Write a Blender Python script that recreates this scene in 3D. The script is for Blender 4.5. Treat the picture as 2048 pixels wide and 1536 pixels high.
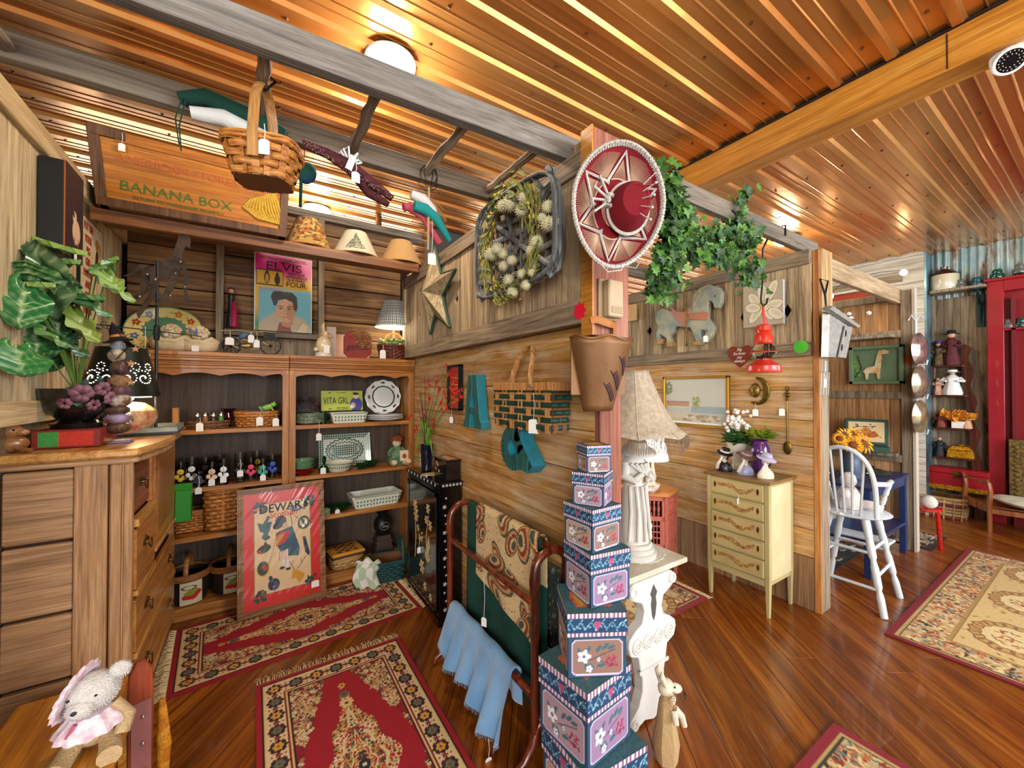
import bpy, bmesh, math, random
import numpy as np
from mathutils import Vector, Matrix, Euler
random.seed(7)
for o in list(bpy.data.objects): bpy.data.objects.remove(o)
SC = bpy.context.scene; COL = SC.collection
cos, sin, uni = math.cos, math.sin, random.uniform; V3 = Vector
PI = math.pi; R = math.radians
# ---------------- camera, world, lights, exposure ----------------
F, CX, CY, TH, YAW, CAMZ = 790., 1024., 768., R(.62), R(32.8), 1.5
FW = V3((sin(YAW)*cos(TH), cos(YAW)*cos(TH), sin(TH)))
RT = V3((cos(YAW), -sin(YAW), 0)); UP = RT.cross(FW)
cam = bpy.data.objects.new('camera', bpy.data.cameras.new('camera')); COL.objects.link(cam)
cam.data.sensor_width = 36; cam.data.lens = 36*F/2048; cam.data.clip_start = .05
mw = Matrix.Identity(4)
for i in range(3): mw[i][0], mw[i][1], mw[i][2] = RT[i], UP[i], -FW[i]
mw[2][3] = CAMZ
cam.matrix_world = mw; SC.camera = cam
wd = bpy.data.worlds.new('world'); SC.world = wd; wd.use_nodes = True
bg = wd.node_tree.nodes['Background']; bg.inputs[0].default_value = (1, .96, .92, 1); bg.inputs[1].default_value = 1.0
SC.view_settings.view_transform = 'Standard'; SC.view_settings.look = 'None'
SC.view_settings.exposure = 1.05; SC.view_settings.gamma = 1; SC.view_settings.use_curve_mapping = False
SC.cycles.max_bounces = 6; SC.cycles.diffuse_bounces = 3; SC.cycles.glossy_bounces = 3; SC.cycles.transmission_bounces = 6
SC.cycles.sample_clamp_indirect = 4; SC.cycles.caustics_reflective = False; SC.cycles.caustics_refractive = False
def light(kind, loc, power, color=(1, 1, 1), size=1., size_y=None, aim=None, name=None):
    l = bpy.data.lights.new(name or kind.lower()+'_light', kind); l.energy = power; l.color = color
    if kind == 'AREA':
        l.size = size
        if size_y: l.shape = 'RECTANGLE'; l.size_y = size_y
    else: l.shadow_soft_size = size
    o = bpy.data.objects.new(l.name, l); COL.objects.link(o); o.location = loc
    if aim is not None: o.rotation_euler = (Vector(aim)-Vector(loc)).to_track_quat('-Z', 'Y').to_euler()
    return o
light('AREA', (-2.2, -3.2, 2.0), 95, (1, .97, .93), 2.6, 1.5, (.6, 3, 1.0), 'added_daylight_panel')      # area lights added behind the camera to bring in daylight; no windows built
light('AREA', (3.2, -3.4, 2.0), 95, (.92, .96, 1), 2.6, 1.5, (3.0, 3, 1.0), 'added_daylight_panel')
light('AREA', (6.3, -2.2, 1.9), 30, (.92, .96, 1), 1.8, 1.4, (5.5, 2, 1.0), 'added_daylight_panel')
light('AREA', (.2, 7.1, 1.9), 75, (.86, .95, 1), 4.4, 1.5, (.2, 0, 1.9), 'added_daylight_panel')        # area lights added as assumed north daylight for ceiling reflections; no windows built
light('AREA', (5.0, 7.1, 1.9), 45, (.86, .95, 1), 2.6, 1.5, (5.0, 0, 1.9), 'added_daylight_panel')  # second added area light, also in front of the solid north wall
light('POINT', (.56, 2.01, 3.03), 26, (1, .86, .68), .09, name='ceiling_lamp_light')
light('POINT', (4.92, 2.02, 3.03), 22, (1, .84, .62), .09, name='ceiling_lamp_light')
light('POINT', (.45, 3.9, 3.02), 20, (1, .86, .68), .09, name='ceiling_lamp_light')
light('POINT', (1.6, -.9, 3.0), 30, (1, .88, .72), .1, name='ceiling_lamp_light')  # unseen point light behind the camera; no lamp body built
light('POINT', (.989, 3.44, 1.99), 3.2, (1, .8, .52), .03, name='table_lamp_light')
light('POINT', (2.62, 2.15, 1.07), 2.2, (1, .82, .55), .03, name='table_lamp_light')
light('POINT', (1.66, 1.38, 1.45), 3.0, (1, .84, .6), .04, name='table_lamp_light')
light('POINT', (-.62, 2.88, 1.5), 1.6, (1, .84, .6), .03, name='table_lamp_light')

# ---------------- helpers ----------------
def P(px, py, x=None, y=None, z=None):          # photograph pixel -> point on a plane of the room
    r = FW + (px-CX)/F*RT + (CY-py)/F*UP
    t = x/r.x if x is not None else (y/r.y if y is not None else (z-CAMZ)/r.z)
    return V3((t*r.x, t*r.y, t*r.z+CAMZ))
def hx(h):
    if not isinstance(h, str): return tuple(h[:3])
    c = [int(h[i:i+2], 16)/255 for i in (0, 2, 4)]
    return tuple(v/12.92 if v <= .04045 else ((v+.055)/1.055)**2.4 for v in c)
def rgba(h): return hx(h)+(1,)
MATS = {}
def newmat(name):
    m = bpy.data.materials.new(name); m.use_nodes = True
    return m, m.node_tree.nodes, m.node_tree.links, m.node_tree.nodes['Principled BSDF']
def mix(nt, a, b, fac, mode='MIX'):
    n = nt.nodes.new('ShaderNodeMix'); n.data_type = 'RGBA'; n.blend_type = mode
    for s, v in ((0, fac), (6, a), (7, b)):
        if hasattr(v, 'links') or hasattr(v, 'is_linked'): nt.links.new(v, n.inputs[s])
        else: n.inputs[s].default_value = v if s == 0 else (rgba(v) if isinstance(v, str) else tuple(v[:3])+(1,))
    return n.outputs[2]
def coords(nt, scale=(1, 1, 1), rnd=True, gen=False):
    tc = nt.nodes.new('ShaderNodeTexCoord'); src = tc.outputs['Generated' if gen else 'Object']
    if rnd:
        oi = nt.nodes.new('ShaderNodeObjectInfo'); ml = nt.nodes.new('ShaderNodeMath'); ml.operation = 'MULTIPLY'; ml.inputs[1].default_value = 37.
        nt.links.new(oi.outputs['Random'], ml.inputs[0]); va = nt.nodes.new('ShaderNodeVectorMath'); va.operation = 'ADD'
        nt.links.new(src, va.inputs[0]); nt.links.new(ml.outputs[0], va.inputs[1]); src = va.outputs[0]
    mp = nt.nodes.new('ShaderNodeMapping'); mp.inputs['Scale'].default_value = scale; nt.links.new(src, mp.inputs['Vector'])
    return mp.outputs[0]
def noise(nt, vec, scale, detail=3, rough=.55, dist=0):
    n = nt.nodes.new('ShaderNodeTexNoise'); n.inputs['Scale'].default_value = scale; n.inputs['Detail'].default_value = detail
    n.inputs['Roughness'].default_value = rough; n.inputs['Distortion'].default_value = dist
    if vec is not None: nt.links.new(vec, n.inputs['Vector'])
    return n.outputs[0]
def ramp(nt, fac, stops):
    n = nt.nodes.new('ShaderNodeValToRGB'); nt.links.new(fac, n.inputs[0]); e = n.color_ramp.elements
    while len(e) < len(stops): e.new(.5)
    for i, (p, c) in enumerate(stops): e[i].position = p; e[i].color = rgba(c)
    return n.outputs[0]
def bump(nt, h, b, strength=.3, dist=.01):
    n = nt.nodes.new('ShaderNodeBump'); n.inputs['Strength'].default_value = strength; n.inputs['Distance'].default_value = dist
    nt.links.new(h, n.inputs['Height']); nt.links.new(n.outputs[0], b.inputs['Normal'])
def wood(key, dark, mid, lite, axis='z', rough=.55, grain=1., var=.25, bmp=.35, fine=1., coat=0., wash=None):
    if key in MATS: return MATS[key]
    m, N, L, b = newmat(key); nt = m.node_tree
    s = {'x': (1.3, 22, 22), 'y': (22, 1.3, 22), 'z': (22, 22, 1.3)}[axis]
    v = coords(nt, tuple(k*grain for k in s)); n1 = noise(nt, v, 1., 5, .6, 1.2)
    s2 = {'x': (5, 150, 150), 'y': (150, 5, 150), 'z': (150, 150, 5)}[axis]
    v2 = coords(nt, tuple(k*fine for k in s2)); n2 = noise(nt, v2, 1., 3, .6)
    c = ramp(nt, n1, [(.3, dark), (.5, mid), (.72, lite)])
    c2 = ramp(nt, n2, [(.3, '8f8f8f'), (.6, 'ffffff')])
    c = mix(nt, c, c2, .55, 'MULTIPLY')
    if wash: c = mix(nt, c, wash, ramp(nt, noise(nt, coords(nt, (1, 1, 3)), 2.6, 4, .65), [(.46, '000000'), (.66, '909090')]))
    oi = N.new('ShaderNodeObjectInfo'); mr = N.new('ShaderNodeMapRange'); mr.inputs[3].default_value = 1-var; mr.inputs[4].default_value = 1+var*.6
    L.new(oi.outputs['Random'], mr.inputs[0]); hs = N.new('ShaderNodeHueSaturation'); L.new(mr.outputs[0], hs.inputs['Value']); L.new(c, hs.inputs['Color'])
    L.new(hs.outputs[0], b.inputs['Base Color']); b.inputs['Roughness'].default_value = rough; b.inputs['Coat Weight'].default_value = coat
    bump(nt, n2, b, bmp, .004); MATS[key] = m; return m
def M(key, col=None, rough=.6, metal=0., vary=None, vs=6., bmp=0., bs=40., emit=0., trans=0., alpha=1., coat=0., sheen=0., ior=1.45):
    if key in MATS: return MATS[key]
    m, N, L, b = newmat(key); nt = m.node_tree; c = rgba(col)
    b.inputs['Base Color'].default_value = c; b.inputs['Roughness'].default_value = rough; b.inputs['Metallic'].default_value = metal
    b.inputs['Transmission Weight'].default_value = trans; b.inputs['Alpha'].default_value = alpha; b.inputs['IOR'].default_value = ior
    b.inputs['Coat Weight'].default_value = coat; b.inputs['Sheen Weight'].default_value = sheen
    if vary:
        n = noise(nt, coords(nt), vs, 4, .6); L.new(ramp(nt, n, [(.35, col), (.65, vary)]), b.inputs['Base Color'])
    if bmp: bump(nt, noise(nt, coords(nt), bs, 4, .6), b, bmp, .01)
    if emit: b.inputs['Emission Color'].default_value = c; b.inputs['Emission Strength'].default_value = emit
    MATS[key] = m; return m
def vcmat(rough=.85, bmp=0., bs=300., coat=0.):
    key = 'printed_%g_%g_%g' % (rough, bmp, coat)
    if key in MATS: return MATS[key]
    m, N, L, b = newmat(key); a = N.new('ShaderNodeVertexColor'); a.layer_name = 'Col'; L.new(a.outputs[0], b.inputs['Base Color'])
    b.inputs['Roughness'].default_value = rough; b.inputs['Coat Weight'].default_value = coat
    if bmp: bump(m.node_tree, noise(m.node_tree, coords(m.node_tree), bs, 2, .6), b, bmp, .006)
    MATS[key] = m; return m

def frame(o, zdir, up=(0, 0, 1)):               # matrix with local z along zdir
    z = Vector(zdir).normalized(); u = Vector(up)
    if abs(z.dot(u)) > .98: u = V3((0, 1, 0))
    x = u.cross(z).normalized(); y = z.cross(x)
    return Matrix(((x.x, y.x, z.x, o[0]), (x.y, y.y, z.y, o[1]), (x.z, y.z, z.z, o[2]), (0, 0, 0, 1)))
def T(x=0, y=0, z=0, rx=0, ry=0, rz=0, s=1): return Matrix.Translation((x, y, z)) @ Euler((R(rx), R(ry), R(rz))).to_matrix().to_4x4() @ Matrix.Scale(s, 4)
class B:
    def __init__(s): s.v = []; s.f = []; s.m = []; s.X = None
    def add(s, vs, fs, mi=0):
        n = len(s.v)
        if s.X is not None: vs = [s.X @ Vector(v) for v in vs]
        s.v += [tuple(v) for v in vs]; s.f += [tuple(i+n for i in f) for f in fs]; s.m += [mi]*len(fs); return s
    def box(s, c, d, rot=None, mi=0, taper=1.):
        x, y, z = d[0]/2, d[1]/2, d[2]/2; t = taper
        vs = [Vector(p) for p in ((-x, -y, -z), (x, -y, -z), (x, y, -z), (-x, y, -z), (-x*t, -y*t, z), (x*t, -y*t, z), (x*t, y*t, z), (-x*t, y*t, z))]
        if rot is not None: e = Euler([R(a) for a in rot]).to_matrix(); vs = [e @ v for v in vs]
        c = Vector(c); return s.add([v+c for v in vs], [(0, 3, 2, 1), (4, 5, 6, 7), (0, 1, 5, 4), (1, 2, 6, 5), (2, 3, 7, 6), (3, 0, 4, 7)], mi)
    def bb(s, a, b, mi=0): return s.box([(a[i]+b[i])/2 for i in range(3)], [abs(b[i]-a[i]) for i in range(3)], None, mi)
    def lathe(s, prof, n=20, M4=None, mi=0, sx=1., sy=1., wob=None):
        vs = []; fs = []; k = len(prof)
        for j in range(n):
            a = 2*PI*j/n
            for (r, z) in prof:
                rr = r*(wob(a, z) if wob else 1); vs.append(V3((rr*sx*cos(a), rr*sy*sin(a), z)))
        for j in range(n):
            j2 = (j+1) % n
            for i in range(k-1): fs.append((j*k+i, j2*k+i, j2*k+i+1, j*k+i+1))
        if prof[0][0] > 1e-5: fs.append(tuple(j*k for j in range(n))[::-1])
        if prof[-1][0] > 1e-5: fs.append(tuple(j*k+k-1 for j in range(n)))
        if M4 is not None: vs = [M4 @ v for v in vs]
        return s.add(vs, fs, mi)
    def tube(s, pts, r=.005, n=6, closed=False, mi=0, flat=None):
        pts = [Vector(p) for p in pts]; k = len(pts); rs = r if isinstance(r, (list, tuple)) else [r]*k; vs = []; fs = []; u = None
        for i, p in enumerate(pts):
            a = pts[(i-1) % k] if (i > 0 or closed) else p; b = pts[(i+1) % k] if (i < k-1 or closed) else p
            t = (b-a); t = t.normalized() if t.length > 1e-9 else V3((0, 0, 1))
            if u is None: u = V3((0, 0, 1)) if abs(t.z) < .9 else V3((1, 0, 0))
            u = (u-t*u.dot(t)); u = u.normalized() if u.length > 1e-6 else t.orthogonal().normalized(); w = t.cross(u)
            fl = flat or 1.
            for j in range(n):
                an = 2*PI*j/n; vs.append(p+u*cos(an)*rs[i]+w*sin(an)*rs[i]*fl)
        for i in range(k if closed else k-1):
            i2 = (i+1) % k
            for j in range(n): j2 = (j+1) % n; fs.append((i*n+j, i*n+j2, i2*n+j2, i2*n+j))
        if not closed: fs.append(tuple(range(n))[::-1]); fs.append(tuple((k-1)*n+j for j in range(n)))
        return s.add(vs, fs, mi)
    def prism(s, poly, z0, z1, M4=None, mi=0):
        n = len(poly); vs = [V3((p[0], p[1], z0)) for p in poly]+[V3((p[0], p[1], z1)) for p in poly]
        if M4 is not None: vs = [M4 @ v for v in vs]
        return s.add(vs, [tuple(range(n))[::-1], tuple(range(n, 2*n))]+[(i, (i+1) % n, (i+1) % n+n, i+n) for i in range(n)], mi)
    def ell(s, c, r, n=12, m=8, rot=None, mi=0, fn=None):
        if not isinstance(r, (tuple, list)): r = (r, r, r)
        vs = [V3((0, 0, -1))]; fs = []
        for i in range(1, m):
            a = -PI/2+PI*i/m
            for j in range(n): b = 2*PI*j/n; vs.append(V3((cos(a)*cos(b), cos(a)*sin(b), sin(a))))
        vs.append(V3((0, 0, 1)))
        for j in range(n): fs.append((0, 1+(j+1) % n, 1+j)); fs.append((len(vs)-1, 1+(m-2)*n+j, 1+(m-2)*n+(j+1) % n))
        for i in range(m-2):
            for j in range(n): fs.append((1+i*n+j, 1+i*n+(j+1) % n, 1+(i+1)*n+(j+1) % n, 1+(i+1)*n+j))
        if fn: vs = [fn(v) for v in vs]
        vs = [V3((v.x*r[0], v.y*r[1], v.z*r[2])) for v in vs]
        if rot is not None: e = Euler([R(a) for a in rot]).to_matrix(); vs = [e @ v for v in vs]
        c = Vector(c); return s.add([v+c for v in vs], fs, mi)
    def grid(s, fn, nu, nv, mi=0):
        vs = [fn(i/nu, j/nv) for j in range(nv+1) for i in range(nu+1)]
        return s.add(vs, [(j*(nu+1)+i, j*(nu+1)+i+1, (j+1)*(nu+1)+i+1, (j+1)*(nu+1)+i) for j in range(nv) for i in range(nu)], mi)
    def build(s, name, mat, parent=None, sm=0, bev=0., loc=None, rot=None, solid=0., sub=0):
        me = bpy.data.meshes.new(name); me.from_pydata(s.v, [], s.f)
        for m in (mat if isinstance(mat, (list, tuple)) else [mat]): me.materials.append(m)
        if any(s.m): me.polygons.foreach_set('material_index', s.m)
        if sm: me.polygons.foreach_set('use_smooth', [True]*len(s.f))
        me.update()
        if sm == 1:
            try: me.set_sharp_from_angle(angle=R(40))
            except Exception: pass
        o = bpy.data.objects.new(name, me); COL.objects.link(o)
        if parent is not None: o.parent = parent
        if loc is not None: o.location = loc
        if rot is not None: o.rotation_euler = [R(a) for a in rot]
        if bev: b = o.modifiers.new('bevel', 'BEVEL'); b.width = bev; b.segments = 1; b.limit_method = 'ANGLE'
        if solid: b = o.modifiers.new('solid', 'SOLIDIFY'); b.thickness = solid; b.offset = 0
        if sub: b = o.modifiers.new('sub', 'SUBSURF'); b.levels = b.render_levels = sub
        return o
def tag(o, label=None, cat=None, group=None, kind=None):
    if label: o['label'] = label
    if cat: o['category'] = cat
    if group: o['group'] = group
    if kind: o['kind'] = kind
    return o
def thing(name, label, cat, loc=(0, 0, 0), rz=0, group=None, rot=None):
    o = bpy.data.objects.new(name, None); COL.objects.link(o); o.empty_display_size = .05; o.location = loc
    o.rotation_euler = [R(a) for a in rot] if rot else (0, 0, R(rz)); return tag(o, label, cat, group)
def setting(name, loc=(0, 0, 0), rz=0):
    o = bpy.data.objects.new(name, None); COL.objects.link(o); o.location = loc; o.rotation_euler = (0, 0, R(rz)); o['kind'] = 'structure'; return o
def copy_tree(o, parent=None):
    c = o.copy(); COL.objects.link(c); c.parent = parent
    for ch in [k for k in COL.objects if k.parent == o]: copy_tree(ch, c)
    return c
def share(src, parent, loc=None, rot=None, scale=None):
    c = src.copy(); COL.objects.link(c); c.parent = parent
    if loc is not None: c.location = loc
    if rot is not None: c.rotation_euler = rot
    if scale is not None: c.scale = scale
    return c
def text(s, size, mat, parent, M4, name='lettering', ext=.0006, align='CENTER', sx=1., shear=0., bold=0.):
    cu = bpy.data.curves.new(name, 'FONT'); cu.body = s; cu.size = size; cu.extrude = ext; cu.align_x = align; cu.align_y = 'CENTER'; cu.shear = shear; cu.offset = bold; cu.resolution_u = 3
    cu.materials.append(mat); t = bpy.data.objects.new('tmp', cu); COL.objects.link(t)
    me = bpy.data.meshes.new_from_object(t); me.name = name; bpy.data.objects.remove(t)
    o = bpy.data.objects.new(name, me); COL.objects.link(o); o.parent = parent; o.matrix_local = M4 @ Matrix.Diagonal((sx, 1, 1, 1)); return o
# canvas: coloured grid with painted flat pattern (vertex colours)
class Cv:
    def __init__(s, w, h, nx, ny, base):
        s.w, s.h, s.nx, s.ny = w, h, nx, ny; s.X, s.Y = np.meshgrid(np.linspace(0, w, nx+1), np.linspace(0, h, ny+1)); s.C = np.zeros((ny+1, nx+1, 3)); s.C[:] = hx(base); s.rs = np.random.RandomState(5)
    def on(s, m, c): s.C[m] = hx(c); return s
    def rect(s, a, b, c, d, col): return s.on((s.X >= a) & (s.X <= c) & (s.Y >= b) & (s.Y <= d), col)
    def ell(s, x, y, rx, ry, col, rot=0, ring=None):
        ca, sa = cos(R(rot)), sin(R(rot)); dx, dy = s.X-x, s.Y-y; q = ((dx*ca+dy*sa)/rx)**2+((-dx*sa+dy*ca)/ry)**2
        return s.on((q <= 1) if ring is None else ((q <= 1) & (q >= ring*ring)), col)
    def poly(s, pts, col):
        ins = np.zeros(s.X.shape, bool); n = len(pts)
        for i in range(n):
            x1, y1 = pts[i]; x2, y2 = pts[(i+1) % n]
            if y1 == y2: continue
            ins ^= ((s.Y >= min(y1, y2)) & (s.Y < max(y1, y2)) & (s.X < (x2-x1)*(s.Y-y1)/(y2-y1)+x1))
        return s.on(ins, col)
    def line(s, pts, wd, col):
        for (x1, y1), (x2, y2) in zip(pts[:-1], pts[1:]):
            dx, dy = x2-x1, y2-y1; l = dx*dx+dy*dy+1e-12; t = np.clip(((s.X-x1)*dx+(s.Y-y1)*dy)/l, 0, 1)
            s.on((s.X-x1-t*dx)**2+(s.Y-y1-t*dy)**2 <= (wd/2)**2, col)
        return s
    def flower(s, x, y, r, pet, cen, n=5, rot=0):
        for k in range(n):
            a = R(rot)+2*PI*k/n; s.ell(x+.55*r*cos(a), y+.55*r*sin(a), .5*r, .36*r, pet, math.degrees(a))
        return s.ell(x, y, .28*r, .28*r, cen)
    def grain(s, amt=.15, sc=1):
        s.C *= (1+amt*(s.rs.rand(*s.X.shape)-.5)*2)[..., None]; s.C = np.clip(s.C, 0, 1); return s
    def build(s, name, parent, fn=None, mat=None, M4=None, thick=0., solid=0.):
        X, Y = s.X.ravel(), s.Y.ravel()
        if fn: co = np.array([fn(a, b) for a, b in zip(X, Y)], dtype=float)
        else: co = np.stack([X, Y, np.zeros_like(X)], 1)
        if M4 is not None: m = np.array(M4); co = co @ m[:3, :3].T+m[:3, 3]
        nx, ny = s.nx, s.ny; i, j = np.meshgrid(np.arange(nx), np.arange(ny)); a = (j*(nx+1)+i).ravel()
        q = np.stack([a, a+1, a+nx+2, a+nx+1], 1); me = bpy.data.meshes.new(name)
        me.vertices.add(len(co)); me.vertices.foreach_set('co', co.ravel()); me.loops.add(q.size); me.polygons.add(len(q))
        me.loops.foreach_set('vertex_index', q.ravel()); me.polygons.foreach_set('loop_start', np.arange(0, q.size, 4)); me.polygons.foreach_set('loop_total', np.full(len(q), 4))
        me.polygons.foreach_set('use_smooth', np.ones(len(q), bool)); me.update(calc_edges=True)
        ca = me.color_attributes.new('Col', 'FLOAT_COLOR', 'POINT'); ca.data.foreach_set('color', np.concatenate([s.C.reshape(-1, 3), np.ones((len(co), 1))], 1).ravel())
        me.materials.append(mat or vcmat()); o = bpy.data.objects.new(name, me); COL.objects.link(o)
        if parent is not None: o.parent = parent
        if solid: b = o.modifiers.new('solid', 'SOLIDIFY'); b.thickness = solid; b.offset = -1
        return o
WHITE = lambda: M('tag_card', 'e9e7e2', .7)
def price_tag(parent, top, drop=.09, w=.028, h=.042, face=None):
    """small card on a cotton loop, hanging from 'top' (parent's coordinates); faces the shopper"""
    b = B(); x, y, z = top; a = math.atan2(x, -y) if face is None else R(face)
    b.tube([(x, y, z), (x+.003, y-.002, z-drop*.5), (x, y, z-drop)], .0011, 4)
    b.prism([(-w/2, -h), (w/2, -h), (w/2, -.006), (w/4, 0), (-w/4, 0), (-w/2, -.006)], -.0006, .0006, T(x, y, z-drop+.004, 90, 0, 0) if face is None else Matrix.Translation((x, y, z-drop+.004)) @ Euler((PI/2, 0, R(face))).to_matrix().to_4x4())
    return b.build('price_tag', WHITE(), parent)
def wface(ax, u0, v0, n=1):                     # matrices for drawing on a vertical wall: local x right, y up, z out
    return None
MAT_X = lambda x, y, z: Matrix(((0, 0, -1, x), (-1, 0, 0, y), (0, 1, 0, z), (0, 0, 0, 1)))   # faces -x (right = -y)
MAT_Y = lambda x, y, z, t=0: Matrix.Translation((x, y, z)) @ Euler((PI/2-R(t), 0, 0)).to_matrix().to_4x4()   # faces -y (right = +x); t tilts back
MAT_XP = lambda x, y, z: Matrix(((0, 0, 1, x), (1, 0, 0, y), (0, 1, 0, z), (0, 0, 0, 1)))   # faces +x (right = +y)
# ---------------- the shell ----------------
W_GREY = wood('weathered_grey_board', '5d5145', '97876f', 'b8a68a', 'z', .8, var=.3)
W_SLAT = wood('barn_slat', '75634c', 'b09874', 'd0b892', 'z', .8, var=.28)
W_SLATL = wood('pale_barn_slat', '9c8664', 'cdb68e', 'e6d4ae', 'z', .8, var=.12)
W_RAIL = wood('rough_rail', '54473a', '8d7a62', 'ab9878', 'y', .85, var=.1, bmp=.6)
W_RAILX = wood('rough_rail_x', '4c453d', '7a7064', '958b7c', 'x', .85, var=.1, bmp=.6)
W_SIDY = wood('sawn_siding', '9a6428', 'c8954e', 'ddc096', 'y', .7, 1.1, var=.10, bmp=1.0, fine=.7, wash='e8dccb')
W_SIDX = wood('back_siding', '50351f', '8a6440', 'b89058', 'x', .75, .8, var=.35, bmp=.5)
W_FLOOR = wood('floor_board_wood', '5a2a0a', '87450f', 'b06c22', 'y', .3, .7, var=.22, bmp=.12, coat=.25)
W_GOLD = wood('golden_pine', '9c5c1a', 'c4802a', 'd89e44', 'y', .4, .6, var=.05)
W_TAN = wood('tan_post', '93703f', 'bd9a68', 'd4b78a', 'z', .7, .7, var=.05)
W_PINK = wood('reddish_post', '744232', '9e604a', 'b58c7c', 'z', .75, .7, var=.05)
W_WHITE = wood('whitewashed_board', 'a99f8c', 'cfc7b6', 'e6e0d2', 'y', .75, .8, var=.12)
# floor: diagonal boards
def seen_floor(p):
    if not (-.8 < p.x < 7.3 and -2 < p.y < 3.7) or (p.x > 3.3 and p.y > 2.5): return False
    v = V3((p.x, p.y, -CAMZ)); d = v.dot(FW)
    return d > .3 and abs(v.dot(RT)/d) < 1.42 and abs(v.dot(UP)/d) < 1.12
fl = setting('floor')
B().bb((-3, -3.2, -.06), (8.2, 7.2, -.022)).build('subfloor', M('subfloor', '1c0d06', .9), fl)
ang = math.radians(36.85); fx, fy = V3((sin(ang), cos(ang), 0)), V3((cos(ang), -sin(ang), 0)); BW = .15
frot = -ang; proto = {}; nb = 0
for k in range(-22, 38):
    off = k*BW+.02; t = -3.+random.random()*1.5
    while t < 8.8:
        ln = random.choice((2.0, 2.6, 3.2)); c = fx*(t+ln/2)+fy*(off+BW/2)
        if nb < 298 and any(seen_floor(c+fx*q*ln/2) for q in (-.95, -.6, -.3, 0, .3, .6, .95)):
            if ln not in proto:
                proto[ln] = B().bb((-BW/2+.0012, -ln/2+.001, -.022), (BW/2-.0012, ln/2-.001, 0)).build('floorboard', W_FLOOR, fl, bev=.0012)
                o = proto[ln]
            else: o = share(proto[ln], fl)
            o.location = c; o.rotation_euler = (0, 0, frot); nb += 1
        t += ln
# ceiling: ribbed copper sheets, ribs run along x
CEIL = 3.18; ce = setting('ceiling')
def copper():
    m, N, L, b = newmat('copper_sheet'); nt = m.node_tree
    n = noise(nt, coords(nt, (.6, 2.5, 1)), 1.3, 3); L.new(ramp(nt, n, [(.3, 'c07a3c'), (.7, 'dba05a')]), b.inputs['Base Color'])
    b.inputs['Metallic'].default_value = .7; b.inputs['Roughness'].default_value = .24; bump(nt, noise(nt, coords(nt, (2, 1, 1)), 2.2, 2), b, .12, .03); return m
COPPER = copper(); PIT = .2265; Y0 = .6245; sheet = None
prof = []
for q in range(4):
    y = q*PIT; prof += [(y-.030, 0), (y-.017, -.019), (y+.017, -.019), (y+.030, 0), (y+.085, 0), (y+.090, -.004), (y+.097, 0), (y+.135, 0), (y+.140, -.004), (y+.147, 0)]
prof += [(4*PIT-.030, 0)]
for (x0, x1, nm) in ((-3.0, 2.70, 'w'), (2.70, 8.2, 'e')):
    b = B(); n = len(prof); vs = [(x0, p[0], p[1]) for p in prof]+[(x1, p[0], p[1]) for p in prof]
    b.add(vs, [(i, i+1, n+i+1, n+i) for i in range(n-1)]); sh = b.build('ceiling_sheet', COPPER, ce); sh.location = (0, Y0-4*PIT*5, CEIL)
    sc = B()
    for xx in np.arange(math.ceil(x0/.6)*.6+.1, x1, .6):
        for q in range(4): sc.lathe([(.0001, 0), (.009, -.002), (.006, -.006), (.0001, -.008)], 6, T(xx, q*PIT+.065, 0))
    sw = sc.build('screw', M('screw', '6b3a24', .4, .6), ce); sw.location = sh.location
    for k in range(1, 12):
        share(sh, ce, (0, Y0-4*PIT*(5-k), CEIL)); share(sw, ce, (0, Y0-4*PIT*(5-k), CEIL))
B().bb((-3, -4.2, CEIL+.006), (8.2, 7.4, CEIL+.05)).build('roof_deck', M('roof_deck', '2a1a10', .9), ce)
gb = setting('trim_1'); B().bb((2.69, -2.5, 2.98), (2.85, 2.3, CEIL-.02)).build('ceiling_beam', W_GOLD, gb, bev=.004)
B().bb((2.68, -2.5, CEIL-.02), (2.86, 2.3, CEIL-.012)).build('gap_strip', M('dark_gap', '1a0f08', .9), gb)
B().bb((2.687, .432, 2.985), (2.69, .436, 3.15)).build('beam_joint', M('dark_gap'), gb)

def siding_x(parent, x0, x1, y0, y1, zs, mat, nm='plank', gap=.003):       # horizontal boards lying along y
    for i in range(len(zs)-1):
        d = uni(0, .004)
        B().bb((x0-d, y0, zs[i]+gap/2), (x1, y1, zs[i+1]-gap/2)).build(nm, mat, parent, bev=.0015)
def slats(parent, x0, x1, y0, y1, z0, z1, pitch, mat, dz=None, every=4, ph=2, dw=.026, dh=.048):
    n = max(1, round((y1-y0)/pitch)); p = (y1-y0)/n
    for i in range(n):
        a, c = y0+i*p+.0012, y0+(i+1)*p-.0012; d = uni(0, .004)
        lo = dz is not None and (i % every == ph); hi = dz is not None and (i % every == (ph-1) % every)
        pts = [(a, z0), (c, z0)]
        if hi: pts += [(c, dz-dh), (c-dw, dz), (c, dz+dh)]
        pts += [(c, z1), (a, z1)]
        if lo: pts += [(a, dz+dh), (a+dw, dz), (a, dz-dh)]
        b = B(); b.prism([(q[1], q[0]) for q in pts], 0, 1, Matrix(((0, 0, x1-x0+d, x0-d), (0, 1, 0, 0), (1, 0, 0, 0), (0, 0, 0, 1)))); b.build('slat', mat, parent)
DARK = M('dark_void', '0b0806', .95)
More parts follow.
